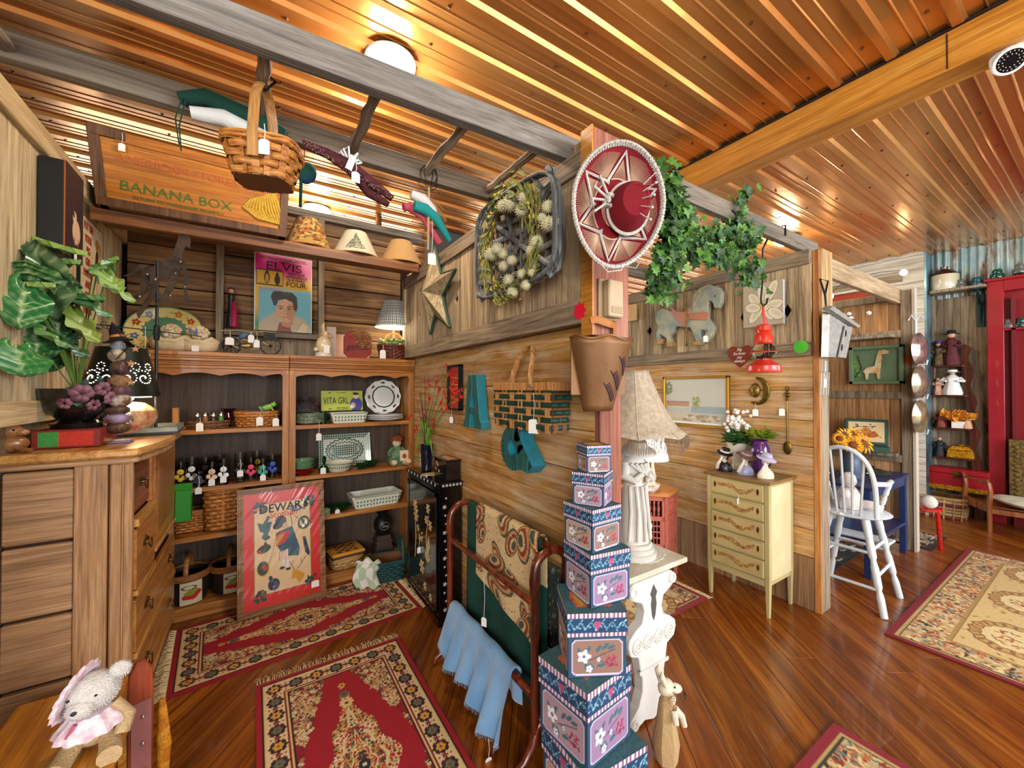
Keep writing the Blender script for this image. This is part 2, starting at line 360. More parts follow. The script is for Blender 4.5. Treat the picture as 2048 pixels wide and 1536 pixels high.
# partition A (between the two booths)
wa = setting('wall_middle')
siding_x(wa, 1.135, 1.16, 1.15, 3.62, [.12, .30, .47, .69, .915, 1.153, 1.325, 1.51, 1.76], W_SIDY)
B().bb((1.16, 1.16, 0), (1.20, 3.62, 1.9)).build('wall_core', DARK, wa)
B().bb((1.20, 1.14, 0), (1.225, 3.6, 1.76)).build('back_boarding', W_SLAT, wa)
B().bb((1.125, 1.15, .02), (1.16, 3.6, .12)).build('baseboard', W_RAIL, wa, bev=.002)
slats(wa, 1.062, 1.075, 1.08, 3.32, 1.80, 2.40, .067, W_SLAT, 2.07, 5, 3)
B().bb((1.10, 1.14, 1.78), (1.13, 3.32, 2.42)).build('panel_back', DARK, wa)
B().bb((1.045, 1.131, 1.752), (1.10, 3.32, 1.85)).build('lower_rail', W_RAIL, wa, bev=.003)
B().bb((1.045, 1.131, 2.34), (1.10, 3.33, 2.43)).build('upper_rail', W_RAIL, wa, bev=.003)
B().bb((1.045, 3.30, 1.76), (1.11, 3.36, 2.43)).build('end_stile', W_SLATL, wa, bev=.003)
pa = setting('trim_2')
B().bb((1.135, 1.12, 0), (1.255, 1.16, 1.80)).build('post_lower', W_PINK, pa, bev=.003)
B().bb((1.05, 1.075, 1.70), (1.25, 1.13, 2.49)).build('post_upper', W_PINK, pa, bev=.003)
B().bb((1.045, 1.07, 1.70), (1.052, 1.13, 2.49)).build('post_edge_strip', W_GOLD, pa)
B().bb((1.09, 1.13, 2.43), (1.2, 1.24, 2.5)).build('post_cap_block', W_TAN, pa, bev=.004)
# partition B (right booth wall)
wb = setting('wall_right')
siding_x(wb, 3.155, 3.18, 1.14, 3.6, [.355, .54, .83, 1.10, 1.28, 1.486, 1.735], W_SIDY)
ZB = wood('base_plank', '6a4a30', '97714c', 'b08c66', 'z', .75, .8, var=.2)
for i in range(5): B().bb((3.15, 1.14+i*.5, 0), (3.18, 1.14+i*.5+.497, .352)).build('base_plank', ZB, wb, bev=.002)
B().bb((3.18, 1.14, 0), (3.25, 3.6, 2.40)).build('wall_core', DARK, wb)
slats(wb, 3.125, 3.14, 1.137, 3.6, 1.80, 2.36, .072, W_SLAT, 2.045, 4, 2, .028, .05)
B().bb((3.10, 1.137, 1.72), (3.16, 3.6, 1.815)).build('lower_rail', W_RAIL, wb, bev=.003)
B().bb((3.10, 1.137, 2.34), (3.16, 3.6, 2.435)).build('upper_rail', W_RAIL, wb, bev=.003)
B().bb((3.25, 1.14, 0), (3.275, 3.6, 2.43)).build('far_boarding', W_SLAT, wb)
pb = setting('trim_3')
B().bb((3.145, 1.10, 0), (3.165, 1.137, 2.43)).build('post_strip', wood('strip_wood', '8a4f20', 'c08040', 'd8a060', 'z', .6, var=.02), pb, bev=.002)
B().bb((3.165, 1.10, 0), (3.295, 1.137, 1.72)).build('post_lower', W_GREY, pb, bev=.004)
B().bb((3.165, 1.085, 1.72), (3.33, 1.137, 2.44)).build('post_upper', W_TAN, pb, bev=.006)
# booth back wall, left wall
bk = setting('wall_back')
for i, z in enumerate(np.arange(1.2, 2.94, .145)):
    for (x0, x1) in ((-.75, -.24), (-.235, .455), (.46, 1.12)):
        B().bb((x0, 3.665+uni(0, .006), z+.003+uni(0, .004)), (x1, 3.69, z+.142)).build('plank', W_SIDX, bk, bev=.0015)
B().bb((-.9, 3.72, 0), (1.2, 3.74, 2.95)).build('outer_skin', M('bark_dark', '1c120c', .9), bk)
for x in (-.26, .42): B().bb((x, 3.60, 1.74), (x+.045, 3.665, 2.90)).build('stud', W_GREY, bk, bev=.002)
B().bb((-.21, 3.60, 1.90), (.42, 3.665, 1.945)).build('cross_rail', W_RAILX, bk, bev=.002)
B().bb((-.75, 3.60, 2.90), (1.3, 3.69, 2.96)).build('top_plate', W_RAILX, bk, bev=.003)
B().bb((-.21, 3.645, 1.76), (.42, 3.662, 1.89)).build('skirt_board', W_GREY, bk)
lw = setting('wall_left')
slats(lw, -.79, -.775, 1.2, 3.66, 1.40, 2.58, .072, W_SLATL, 2.16, 6, 1, .022, .045)
B().bb((-.84, 1.2, 0), (-.80, 3.7, 2.56)).build('wall_core', M('grit_board', '5a4630', .9, vary='7a6448', vs=60), lw)
LR = wood('pale_rail', 'a88e68', 'cdb386', 'e2cca0', 'y', .8, var=.03, bmp=.5)
B().bb((-.80, 1.2, 2.49), (-.75, 3.72, 2.59)).build('upper_rail', LR, lw, bev=.004)
B().bb((-.80, 1.2, 1.36), (-.755, 3.66, 1.45)).build('lower_rail', LR, lw, bev=.004)
hd = thing('header_shelf', 'long brown plank shelf high over the bookcases, carrying the crate and lampshades', 'shelf', (0, 0, 0))
W_HEAD = wood('header_wood', '4a2a14', '82502a', 'ad7440', 'x', .5, .6, var=.04)
B().bb((-.745, 2.93, 2.39), (1.04, 2.955, 2.455)).build('front_board', W_HEAD, hd, bev=.003)
B().bb((-.745, 2.955, 2.437), (1.04, 3.20, 2.455)).build('shelf_board', W_HEAD, hd)
# far side: panelled screen, white wall, corrugated wall
wc = setting('wall_screen')
for i in range(10): B().bb((5.13, 1.12+i*.115, .1), (5.15, 1.12+i*.115+.112, 2.36)).build('plank', wood('screen_plank', '8a5c34', 'b98a58', 'd0a878', 'z', .7, var=.25), wc, bev=.0015)
for (a, b_, c, d) in ((1.06, 1.14, 0, 2.42), (1.86, 1.94, 0, 2.36)): B().bb((5.09, a, c), (5.14, b_, d)).build('stile', W_GREY, wc, bev=.003)
for z in (2.34, 1.98, 1.40, .80, .10): B().bb((5.09, 1.14, z), (5.13, 1.86, z+.07)).build('rail', W_GREY, wc, bev=.003)
B().bb((5.07, 1.04, 0), (5.15, 1.06, 2.43)).build('edge_board', M('pale_edge', 'b9b0a0', .7), wc)
ww = setting('wall_far')
for i, z in enumerate(np.arange(0, 3.16, .165)):
    if 2.35 < z < 2.8:
        B().bb((6.80, 1.31, z+.002), (6.83, 1.60, z+.163)).build('plank', W_WHITE, ww, bev=.002); B().bb((6.80, 2.6, z+.002), (6.83, 4.2, z+.163)).build('plank', W_WHITE, ww, bev=.002)
    else: B().bb((6.80, 1.31, z+.002), (6.83, 4.2, z+.163)).build('plank', W_WHITE, ww, bev=.002)
B().bb((6.78, 1.5, 2.84), (6.80, 2.55, 2.93)).build('lintel_board', W_RAIL, ww)
B().bb((6.88, 1.35, 0), (6.9, 4.2, 3.15)).build('red_room_wall', M('red_room', '9a3a22', .8), ww)
B().bb((6.80, 1.29, 0), (7.06, 1.31, 3.16)).build('return_panel', M('zinc_flashing', '7fa8b8', .35, .6, vary='3c4c52', vs=3), ww)
def corr():
    m, N, L, b = newmat('rusty_corrugated'); nt = m.node_tree
    n = noise(nt, coords(nt, (1, 2.5, .6), False), 3.5, 5, .65); L.new(ramp(nt, n, [(.38, '87a5ad'), (.52, 'a9bab4'), (.66, '6a3c22')]), b.inputs['Base Color'])
    b.inputs['Metallic'].default_value = .35; b.inputs['Roughness'].default_value = .45; return m
CORR = corr()
for k in range(5):
    y1 = 1.30-k*.66; b = B()
    b.grid(lambda u, v: (7.10+.012*sin(u*.66/.068*2*PI)-.004*(k % 2), y1-.66*u, 2.60+v*.58), 60, 1); b.build('corrugated_sheet', CORR, ww)
BP = wood('barn_plank_dark', '4e4335', '8a7a62', 'a8987c', 'z', .8, .8, var=.3)
for k in range(14): B().bb((7.12, 1.30-k*.235-.233, 0), (7.15, 1.30-k*.235, 2.66)).build('barn_plank', BP, ww, bev=.002)
B().bb((7.04, 1.27, 0), (7.12, 1.31, 2.62)).build('corner_post', W_GREY, ww, bev=.003)
# timbers over the right booth
tb = setting('trim_4')
for (x0, x1, y, z) in ((1.2, 3.34, 1.17, 2.435),):
    B().bb((x0, y, z), (x1, y+.04, z+.095)).build('timber', W_RAILX, tb, bev=.003)
B().bb((3.26, 1.14, 2.30), (5.15, 1.18, 2.44)).build('timber', wood('tan_timber', '8a7354', 'b39a76', 'cbb48e', 'x', .7, var=.03), tb, bev=.003)
B().bb((1.3, 2.2, 2.44), (3.2, 2.25, 2.53)).build('timber', W_RAILX, tb, bev=.003)
# outer shell of the shop
ow = setting('wall_outer')
B().bb((-3.0, 7.2, 0), (8.2, 7.3, 3.25)).build('wall_north', M('shell_brown', '5a4330', .9, vary='7a5c40'), ow)
B().bb((-3.1, -1.0, 0), (-3.0, 7.2, 3.25)).build('wall_west', M('shell_brown'), ow)
# ladder laid across the booths
ld = thing('ladder', 'long weathered ladder of grey rails and branch rungs laid flat over the left booth', 'ladder')
def beam(p, q, w, h):
    p, q = Vector(p), Vector(q); m = frame((p+q)/2, q-p, (0, 0, 1)); b = B(); l = (q-p).length
    b.add([m @ Vector(v) for v in ((-w/2, -h/2, -l/2), (w/2, -h/2, -l/2), (w/2, h/2, -l/2), (-w/2, h/2, -l/2), (-w/2, -h/2, l/2), (w/2, -h/2, l/2), (w/2, h/2, l/2), (-w/2, h/2, l/2))], [(0, 3, 2, 1), (4, 5, 6, 7), (0, 1, 5, 4), (1, 2, 6, 5), (2, 3, 7, 6), (3, 0, 4, 7)])
    return b
W_BEAM = wood('ladder_rail_wood', '55504a', '7d776e', '98918a', 'x', .8, .8, var=.02, bmp=.5)
beam((-1.2, 1.36, 2.485), (1.22, 1.235, 2.485), .045, .095).build('rail', W_BEAM, ld, bev=.003)
beam((-.79, 1.72, 2.475), (1.12, 1.70, 2.475), .045, .085).build('rail', wood('ladder_rail_b', '4e443a', '7e7263', 'a09484', 'x', .8, .8, var=.02, bmp=.5), ld, bev=.003)
BARK = wood('branch_bark', '3e2e22', '86725c', 'c2b29c', 'y', .9, 1.2, var=.25, bmp=1.)
for x in (.01, .32, .63, .94, -.60):
    b = B(); n = 9; y0 = 1.36-.052*(x+1.2)-.018; b.tube([(x+uni(-.004, .004), y0+(1.72-y0)*i/8, 2.465+uni(-.003, .003)) for i in range(n)], [uni(.016, .021) for _ in range(n)], 8); b.build('rung', BARK, ld, sm=1)
# ceiling lamps
def dome(loc, label):
    t = thing('ceiling_light', label, 'ceiling light', loc, group='round ceiling lights')
    B().lathe([(.125, 0), (.125, -.012), (.118, -.02), (.11, -.02)], 32).build('rim', M('lamp_white', 'e8e2d8', .5), t, sm=1)
    B().lathe([(.112, -.012), (.108, -.04), (.085, -.058), (.045, -.067), (.0001, -.069)], 32).build('diffuser', M('lamp_glow', (1, .9, .74), .5, emit=9), t, sm=1)
dome((.56, 2.01, CEIL-.019), 'glowing round ceiling light half hidden behind the grey ladder rail')
dome((4.92, 2.02, CEIL-.019), 'small glowing ceiling light beyond the ivy covered timber')
dome((.45, 4.05, CEIL-.019), 'ceiling light seen above the row of three lampshades')
# security camera
t = thing('security_camera', 'white dome security camera with ring of lens lights under golden beam', 'camera', (2.79, .262, 2.98))
B().lathe([(.06, 0), (.06, -.02), (.055, -.03), (.04, -.034)], 24).build('base', M('cam_white', 'e6e8ea', .35), t, sm=1)
mm = frame((-.03, -.0, -.042), (-.75, -.25, -.6))
B().lathe([(.0001, -.05), (.035, -.042), (.052, -.015), (.055, .01), (.052, .028), (.043, .03), (.043, .024)], 24, mm).build('housing', M('cam_white'), t, sm=1)
b = B().lathe([(.0001, .024), (.043, .024), (.043, .027), (.0001, .027)], 24, mm); b.build('lens_plate', M('cam_black', '0c0c0e', .25), t)
b = B()
for r, n in ((.035, 18), (.024, 12)):
    for k in range(n): b.ell(mm @ V3((r*cos(2*PI*k/n), r*sin(2*PI*k/n), .028)), .0026, 6, 4)
b.build('led_ring', M('led', 'b8aca0', .3), t)
# ---------------- furniture ----------------
OAK = wood('honey_oak_x', '84481a', 'b0702e', 'cc9450', 'x', .4, .8, var=.03, bmp=.2, coat=.1)
OAKZ = wood('honey_oak_z', '84481a', 'b07032', 'cc9450', 'z', .4, .8, var=.03, bmp=.2, coat=.1)
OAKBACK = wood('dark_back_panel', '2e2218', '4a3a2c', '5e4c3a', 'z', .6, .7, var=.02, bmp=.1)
def bookcase(x0, label):
    t = thing('bookcase', label, 'bookcase', (x0, 3.3, 0)); W = .931
    for x in (0, W-.042): B().bb((x, 0, 0), (x+.042, .018, 1.64)).bb((x+(.012 if x == 0 else .012), .018, 0), (x+.03, .30, 1.64)).build('side_panel', OAKZ, t, bev=.0015)
    b = B()
    for x in (.004, W-.038):
        for k in range(3): b.bb((x+.007+k*.01, -.003, .1), (x+.011+k*.01, 0, 1.6))
    b.build('fluting', OAKZ, t)
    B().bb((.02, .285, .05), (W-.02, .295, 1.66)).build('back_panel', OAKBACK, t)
    for z in (.525, .845, 1.225): B().bb((.035, .012, z-.03), (W-.035, .285, z)).build('shelf', OAK, t, bev=.002)
    B().bb((.03, .0, .055), (W-.03, .285, .08)).build('bottom_shelf', OAK, t)
    B().bb((-.0, -.012, .045), (W, .0, .082)).bb((0, -.005, 0), (W, .01, .045)).build('plinth', OAK, t, bev=.003)
    n = 4; pts = [(.04, 1.635)]; w = W-.08
    N = 64
    for i in range(N+1):
        u = i/N; ph = (u*3.5) % 1; zz = 1.582+.022*abs(sin(PI*(u*3.5)))**.8 if 0 < u < 1 else 1.582
        pts.append((.04+w*u, zz))
    pts.append((.04+w, 1.635)); B().prism(pts[::-1], 0, .016, MAT_Y(0, .018, 0)).build('valance', OAK, t)
    b = B()
    for (z0, z1, o) in ((1.63, 1.652, .006), (1.652, 1.664, .014), (1.664, 1.68, .010), (1.68, 1.70, .022), (1.70, 1.712, .028), (1.712, 1.74, .036)): b.bb((0, -o, z0), (W, .30, z1))
    b.build('cornice', OAK, t, bev=.003); return t
bookcase(.196, 'right oak bookcase with scalloped valance holding green and white dishes')
bookcase(-.737, 'left oak bookcase with scalloped valance holding cartoon glasses and woven baskets')
# dresser (chifforobe)
DK = wood('worn_oak_x', '8a6644', 'b88c62', 'cfa67c', 'x', .5, 1.2, var=.04, bmp=.4)
DKZ = wood('worn_oak_z', '8c6642', 'b8895c', 'cfa478', 'z', .5, 1.2, var=.04, bmp=.4)
DKF = wood('oak_front', '9a5c24', 'bd7c3c', 'cf9450', 'y', .35, .8, var=.03, bmp=.15, coat=.15)
DKT = wood('oak_top', '9a6428', 'c98f48', 'e0ac68', 'y', .35, .8, var=.02, bmp=.2, coat=.15)
dr = thing('chest_of_drawers', 'large worn oak wardrobe chest with brass pulls at the left edge', 'dresser', (-.44, 2.25, 0))
L = 1.0; D = .355
for i, (z0, z1) in enumerate(((.14, .36), (.365, .62), (.625, .90), (.905, 1.185))):
    b = B(); b.grid(lambda u, v: (-D+ (D-.165)*u, .006+.016*(1-abs(2*v-1)**3)*0 + .0, z0+(z1-z0)*v), 1, 1)
    B().bb((-D, .004, z0+.004), (-.165, .03, z1-.004)).build('side_board', DK, dr, bev=.005)
B().bb((-.165, -.006, .06), (-.07, .03, 1.19)).build('corner_stile', DKZ, dr, bev=.002)
B().bb((-.065, -.006, .06), (-.03, .03, 1.19)).bb((-.026, -.004, .06), (0, .03, 1.19)).build('reeded_stile', DKZ, dr, bev=.006)
B().bb((-D, .03, .1), (-.02, L, 1.19)).build('carcass', M('drawer_dark', '3a2212', .8), dr)
for y in (0, L-.028): B().bb((-.028, y, .06), (.004, y+.028, 1.19)).build('front_stile', DKZ, dr)
# curved front: drawers and door
def fpanel(y0, y1, z0, z1, nm, mat=DKF, d=.012, bev=.004): return B().bb((-.012, y0+.003, z0+.003), (d, y1-.003, z1-.003)).build(nm, mat, dr, bev=bev)
BR = M('aged_brass', '8a6c38', .35, .85, vary='4a3a20', vs=30)
def pull(parent, y, z):
    b = B()
    pl = [(-.048, .0), (-.04, .012), (-.03, .008), (-.022, .02), (-.01, .017), (0, .032), (.01, .017), (.022, .02), (.03, .008), (.04, .012), (.048, 0), (.035, -.012), (.02, -.01), (.008, -.02), (0, -.014), (-.008, -.02), (-.02, -.01), (-.035, -.012)]
    b.prism(pl, 0, .003, MAT_XP(.013, y, z)); 
    for s in (-.03, .03): b.ell((.022, y+s, z+.004), (.010, .006, .006), 8, 6)
    b.tube([(.026, y-.03, z+.002)]+[(.030+.004*sin(PI*k/8), y-.03+.06*k/8, z-.03*sin(PI*k/8)-.002) for k in range(9)]+[(.026, y+.03, z+.002)], .0032, 6)
    return b.build('pull', BR, parent, sm=1)
B().bb((-.20, .03, .93), (-.19, .38, 1.17)).build('recess_back', M('drawer_dark'), dr)
fpanel(.03, .40, .905, .945, 'recess_sill', DKT, .02); B().bb((-.015, .36, .945), (.004, .40, 1.19)).build('recess_stile', DKF, dr)
hd_ = fpanel(.03, .37, .955, 1.17, 'upper_drawer', wood('red_oak', '6a3018', '8f4a28', 'a8603a', 'y', .4, .8), -.006); pull(hd_, .10, 1.09)
dd = fpanel(.03, .40, .64, .90, 'drawer'); pull(dd, .19, .80)
fpanel(.03, .40, .612, .64, 'drawer_rail', DKT, .018)
d2 = fpanel(.40, L-.03, .70, 1.18, 'cupboard_door', DKF, .01); B().bb((.008, .46, .76), (.012, L-.09, 1.12)).build('door_panel', wood('red_oak2', '8a5020', 'a86c34', 'bd8448', 'z', .4, .8), d2, bev=.003)
fpanel(.40, L-.03, .672, .70, 'door_rail', DKT, .018)
for k, (z0, z1) in enumerate(((.375, .60), (.12, .345))):
    q = fpanel(.03, L-.03, z0, z1, 'long_drawer'); pull(q, .22, z0+.13); pull(q, .78, z0+.13)
    B().bb((-.01, .03, z0-.028), (.018, L-.03, z0)).build('drawer_rail', DKT, dr, bev=.004)
b = B()                                                             # serpentine top slab
pts = [(-D-.01, -.03), (.015, -.03), (.03, -.02), (.055, .10), (.075, .25), (.08, .42), (.07, .55), (.035, .66), (.03, .75), (.045, .86), (.04, L+.01), (-D-.01, L+.01)]
b.prism(pts, 1.215, 1.25); b.build('top_slab', DKT, dr, bev=.01)
b = B(); b.prism([(p[0]*.985-.006, p[1]+(.012 if p[1] < 0 else 0)) for p in pts], 1.19, 1.214); b.build('top_moulding', DK, dr, bev=.006)
B().bb((-D, -.002, .03), (.006, L, .075)).build('base_moulding', wood('base_m', '3a1a10', '5a2c1a', '70402a', 'y', .4), dr, bev=.004)
for (x, y) in ((-.02, .02), (-D+.03, .02), (-.02, L-.03), (-D+.03, L-.03)): B().lathe([(.012, 0), (.02, .02), (.025, .05), (.02, .06)], 10, T(x, y, 0)).build('foot', DKZ, dr)
# black lacquer cabinet
LACQ = M('black_lacquer', '08080a', .12, coat=.6)
bc = thing('lacquer_cabinet', 'black lacquer cabinet with inlaid gold blossoms beside the woven throws rack', 'cabinet', (.965, 2.34, 0)); CL = .60; CH = .90
B().bb((.0, 0, .05), (.155, CL, CH-.02)).build('body', LACQ, bc, bev=.002)
B().bb((-.012, -.012, CH-.03), (.158, CL+.012, CH)).build('top', LACQ, bc, bev=.003)
B().bb((-.004, .02, .035), (.15, CL-.02, .05)).bb((-.006, -.004, 0), (.02, .03, .05)).bb((-.006, CL-.03, 0), (.02, CL, .05)).build('plinth', LACQ, bc)
dr2 = B().bb((-.010, .03, .09), (0, CL-.03, CH-.08)).build('door', M('lacquer_door', '0f0b0a', .16, coat=.5), bc, bev=.003)
b = B()
for (a, c, e, f) in ((.02, .045, .08, CH-.07), (CL-.045, CL-.02, .08, CH-.07)): b.bb((-.014, a, e), (-.009, c, f))
b.bb((-.014, .02, .08), (-.009, CL-.02, .10)); b.bb((-.014, .02, CH-.09), (-.009, CL-.02, CH-.07)); b.build('door_frame', M('lacquer_edge', '1c2228', .2, coat=.5), bc)
GOLD = M('inlay_gold', 'c8a860', .35, .3, vary='f0e0b0', vs=50); MOP = M('shell_inlay', 'cfd8d0', .3)
def blossom(b, M4, r, n=6, el=1.7):
    for k in range(n):
        a = 2*PI*k/n; b.prism([(r*.15*cos(a+.8), r*.15*sin(a+.8)), (r*.8*cos(a+.28), r*.8*sin(a+.28)), (r*cos(a), r*sin(a)), (r*.8*cos(a-.28), r*.8*sin(a-.28)), (r*.15*cos(a-.8), r*.15*sin(a-.8))], 0, .002, M4)
b = B()
for (y, z, r) in ((.42, .66, .045), (.40, .60, .05), (.17, .70, .035), (.13, .60, .035), (.20, .62, .03), (.30, .48, .04), (.36, .52, .025), (.28, .28, .05), (.22, .17, .03), (.15, .38, .025), (.12, .14, .025)): blossom(b, MAT_X(-.011, y, z), r)
b.tube([(-.011, .42, .30), (-.011, .40, .45), (-.011, .42, .60)], .002, 4); b.tube([(-.011, .18, .35), (-.011, .2, .5), (-.011, .16, .66)], .002, 4); b.prism([(-.05, -.04), (.0, -.08), (.03, .03), (.015, .1)], 0, .002, MAT_X(-.011, .17, .42))
b.build('gold_blossoms', GOLD, bc)
b = B()
for k in range(14):
    z = .10+k*.054
    blossom(b, MAT_Y(.04+.006*sin(k*2), -.0005, z), .014 if k % 3 == 0 else .008, 5)
for k in range(6): blossom(b, MAT_Y(.02+k*.024, -.013, CH-.015), .010, 5)
for k in range(9): blossom(b, MAT_X(-.0125, .04+k*.065, CH-.015), .010, 4)
b.build('shell_inlay', MOP, bc)
b = B(); b.prism([(-.1, -.03), (0, -.06), (.12, -.02), (.06, .05), (-.06, .04)], 0, .001, T(.07, .30, CH)); b.build('top_painting', GOLD, bc); b = B(); b.lathe([(.012, 0), (.012, .004), (.018, .004)], 12, frame((-.012, .3, .5), (-1, 0, 0))); b.build('lock_plate', BR, bc)
price_tag(bc, (-.02, .31, .50), .10)
jb = thing('lacquer_box', 'small black lacquer jewellery box with painted lid atop the black cabinet', 'box', (1.02, 2.36, .90))
B().bb((0, 0, 0), (.10, .20, .125)).build('body', LACQ, jb, bev=.002); B().bb((-.005, -.005, .125), (.105, .205, .137)).build('lid', LACQ, jb, bev=.002)
b = B()
for (y, z) in ((.16, .10), (.14, .09), (.12, .05), (.17, .06)): blossom(b, MAT_X(-.0005, y, z), .012, 5)
b.prism([(.02, .02), (.08, .03), (.07, .17), (.03, .15)], .137, .138); b.build('painted_flowers', M('pale_pink', 'd8b8a0', .4, vary='b06040', vs=50), jb)
# quilt rack
CHER = wood('cherry_red', '3c1408', '6a2a14', '8a4020', 'z', .25, .8, var=.03, bmp=.1, coat=.3)
qr = thing('quilt_rack', 'arched cherry wood quilt rack carrying green, paisley and blue throws', 'rack', (0, 0, 0))
def rack_end(y, x0, x1, lean=0):
    b = B(); h = .88; r = (x1-x0)/2; pts = []; rs = []
    def pr(z):
        if .50 < z < .60: return .013+.006*abs(sin((z-.5)*PI*20))
        if .66 < z < .80: return .012+.010*sin(PI*(z-.66)/.14)
        return .016
    zs = [.12+.02*k for k in range(33)]
    for z in zs: pts.append((x0, y, z)); rs.append(pr(z))
    for k in range(1, 12): a = PI-PI*k/12; pts.append((x0+r+r*cos(a), y, .77+r*.9*sin(a))); rs.append(.018)
    for z in zs[::-1]: pts.append((x1, y, z)); rs.append(pr(z))
    b.tube(pts, rs, 10); b.build('arched_post', CHER, qr, sm=1)
    b = B(); xm = (x0+x1)/2
    b.tube([(x0-.09, y, .012), (x0-.085, y, .035), (x0-.05, y, .05), (x0-.01, y, .10), (x0+.01, y, .16), (xm, y, .20), (x1-.01, y, .16), (x1+.01, y, .10), (x1+.03, y, .05), (x1+.04, y, .016)], [.012, .014, .016, .019, .02, .022, .02, .019, .016, .012], 10); b.build('foot', CHER, qr, sm=1)
rack_end(2.04, .905, 1.09); rack_end(1.27, .925, 1.09)
for (x, z, r) in ((.917, .655, .014), (.912, .30, .016), (1.0, .86, .013), (1.088, .70, .012), (1.088, .3, .012)):
    b = B(); n = 12; b.tube([(x, 2.04-.77*k/n, z) for k in range(n+1)], [r*(1+.12*cos(2*PI*k/n)) for k in range(n+1)], 10); b.build('rail', CHER, qr, sm=1)
def drape(name, y0, y1, xc, zc, front, back, fr, mat, amp=.006, k=5, r=.018, nu=40, uneven=None, spread=.0, cv=None):
    Lt = front+back+PI*r
    def fn(u, v):
        y = y0+(y1-y0)*u; fl = front*(uneven(u) if uneven else 1); tot = fl+back+PI*r; s = v*tot; w = amp*sin(u*k*2*PI+1)*1.
        if s < fl: d = fl-s; x = xc-r-spread*(d/front)-w*(d/front); z = zc-d
        elif s < fl+PI*r: a = (s-fl)/r; x = xc-r*cos(a); z = zc+r*sin(a)
        else: d = s-fl-PI*r; x = xc+r+w*(d/back)*.5; z = zc-d
        return V3((x, y, z))
    if cv: return fn
    b = B(); b.grid(fn, nu, 50); return b.build(name, mat, None, sm=2, solid=.003)
GRN = M('bottle_green_cloth', '063a30', .95, vary='084238', vs=8, bmp=.4, bs=200)
tag(drape('green_blanket', 1.98, 1.31, 1.0, .867, .72, .50, 0, GRN, .008, 3, .016), 'plain dark green blanket hanging down the middle of the quilt rack', 'blanket')
c = Cv(.56, .90, 150, 230, 'cbb184'); rs = c.rs
for i in range(26):
    x, y = rs.rand()*.56, rs.rand()*.9; r = .03+.05*rs.rand(); an = rs.rand()*360
    for q, col in ((1, '4a4a34'), (.86, 'b8894e'), (.7, '7a3426'), (.5, 'c4a878'), (.32, '3e4a3a')): c.ell(x+r*(1-q)*.5*cos(R(an)), y+r*(1-q)*.5*sin(R(an)), r*q*.8, r*q*1.7, col, an)
for i in range(300):
    x, y = rs.rand()*.56, rs.rand()*.9; c.ell(x, y, .006, .003, ('4a4a34', '7a3426', '8a6a3a', '35402e', 'dcc79a')[i % 5], rs.rand()*180)
c.grain(.18); fn = drape('', 1.83, 1.30, .985, .875, .33, .20, 0, None, .004, 2, .026, uneven=lambda u: 1.0+.35*u, cv=1)
tag(c.build('paisley_throw', None, lambda a, b_: fn(a/.56, b_/.9), vcmat(.9, .4, 200), solid=.004), 'folded cream paisley throw with rust and olive swirls on the quilt rack', 'throw')
c = Cv(.2, .5, 40, 100, '2c3834')
for i in range(160): c.ell(rs.rand()*.2, rs.rand()*.5, .008, .004, ('8a8468', '4c5a50', '6a3a30')[i % 3], rs.rand()*180)
fn2 = drape('', 1.40, 1.29, 1.088, .712, .34, .2, 0, None, .004, 1, .014, cv=1)
tag(c.build('tapestry_runner', None, lambda a, b_: fn2(a/.2, b_/.5), vcmat(.9), solid=.003), 'dark grey green patterned runner behind the quilt rack arch', 'textile')
BLUE = M('sky_blue_wool', '5a90c4', .95, vary='76a6d2', vs=6, bmp=.5, bs=180, sheen=.5)
bt = thing('blue_throw', 'light blue fringed wool throw over the lowest rail of the quilt rack', 'throw', (0, 0, 0))
def bfn(u, v):
    y = 2.0-.62*u; xc, zc, r = .91, .312, .026; fr = .17+.05*min(1, u*1.6)+.02*sin(u*9); bk = .14; tot = fr+bk+PI*r; s = v*tot
    w = .024*sin(u*5*2*PI+.6)*(1 if u > .12 else .3)
    if s < fr: d = fr-s; return V3((xc-r-.12*(d/.3)-w*(d/.3)*1.3, y-.05*(d/.3)+.02*cos(u*30)*(d/.3), zc-d*.93))
    if s < fr+PI*r: a = (s-fr)/r; return V3((xc-r*cos(a), y, zc+r*sin(a)+.004*sin(u*20)))
    d = s-fr-PI*r; return V3((xc+r+w*.4*(d/bk), y, zc-d))
b = B(); b.grid(bfn, 90, 40); b.build('cloth', BLUE, bt, sm=2, solid=.004)
b = B()
for i in range(170):
    p = bfn(i/170, 0); b.tube([p, p+V3((uni(-.006, .002), uni(-.004, .004), -.012-random.random()*.006))], .0012, 3)
tag(b.build('fringe', BLUE, bt), kind='stuff')
price_tag(qr, (.90, 1.64, .62), .20, face=-60); price_tag(bt, (.79, 1.40, .09), .08)
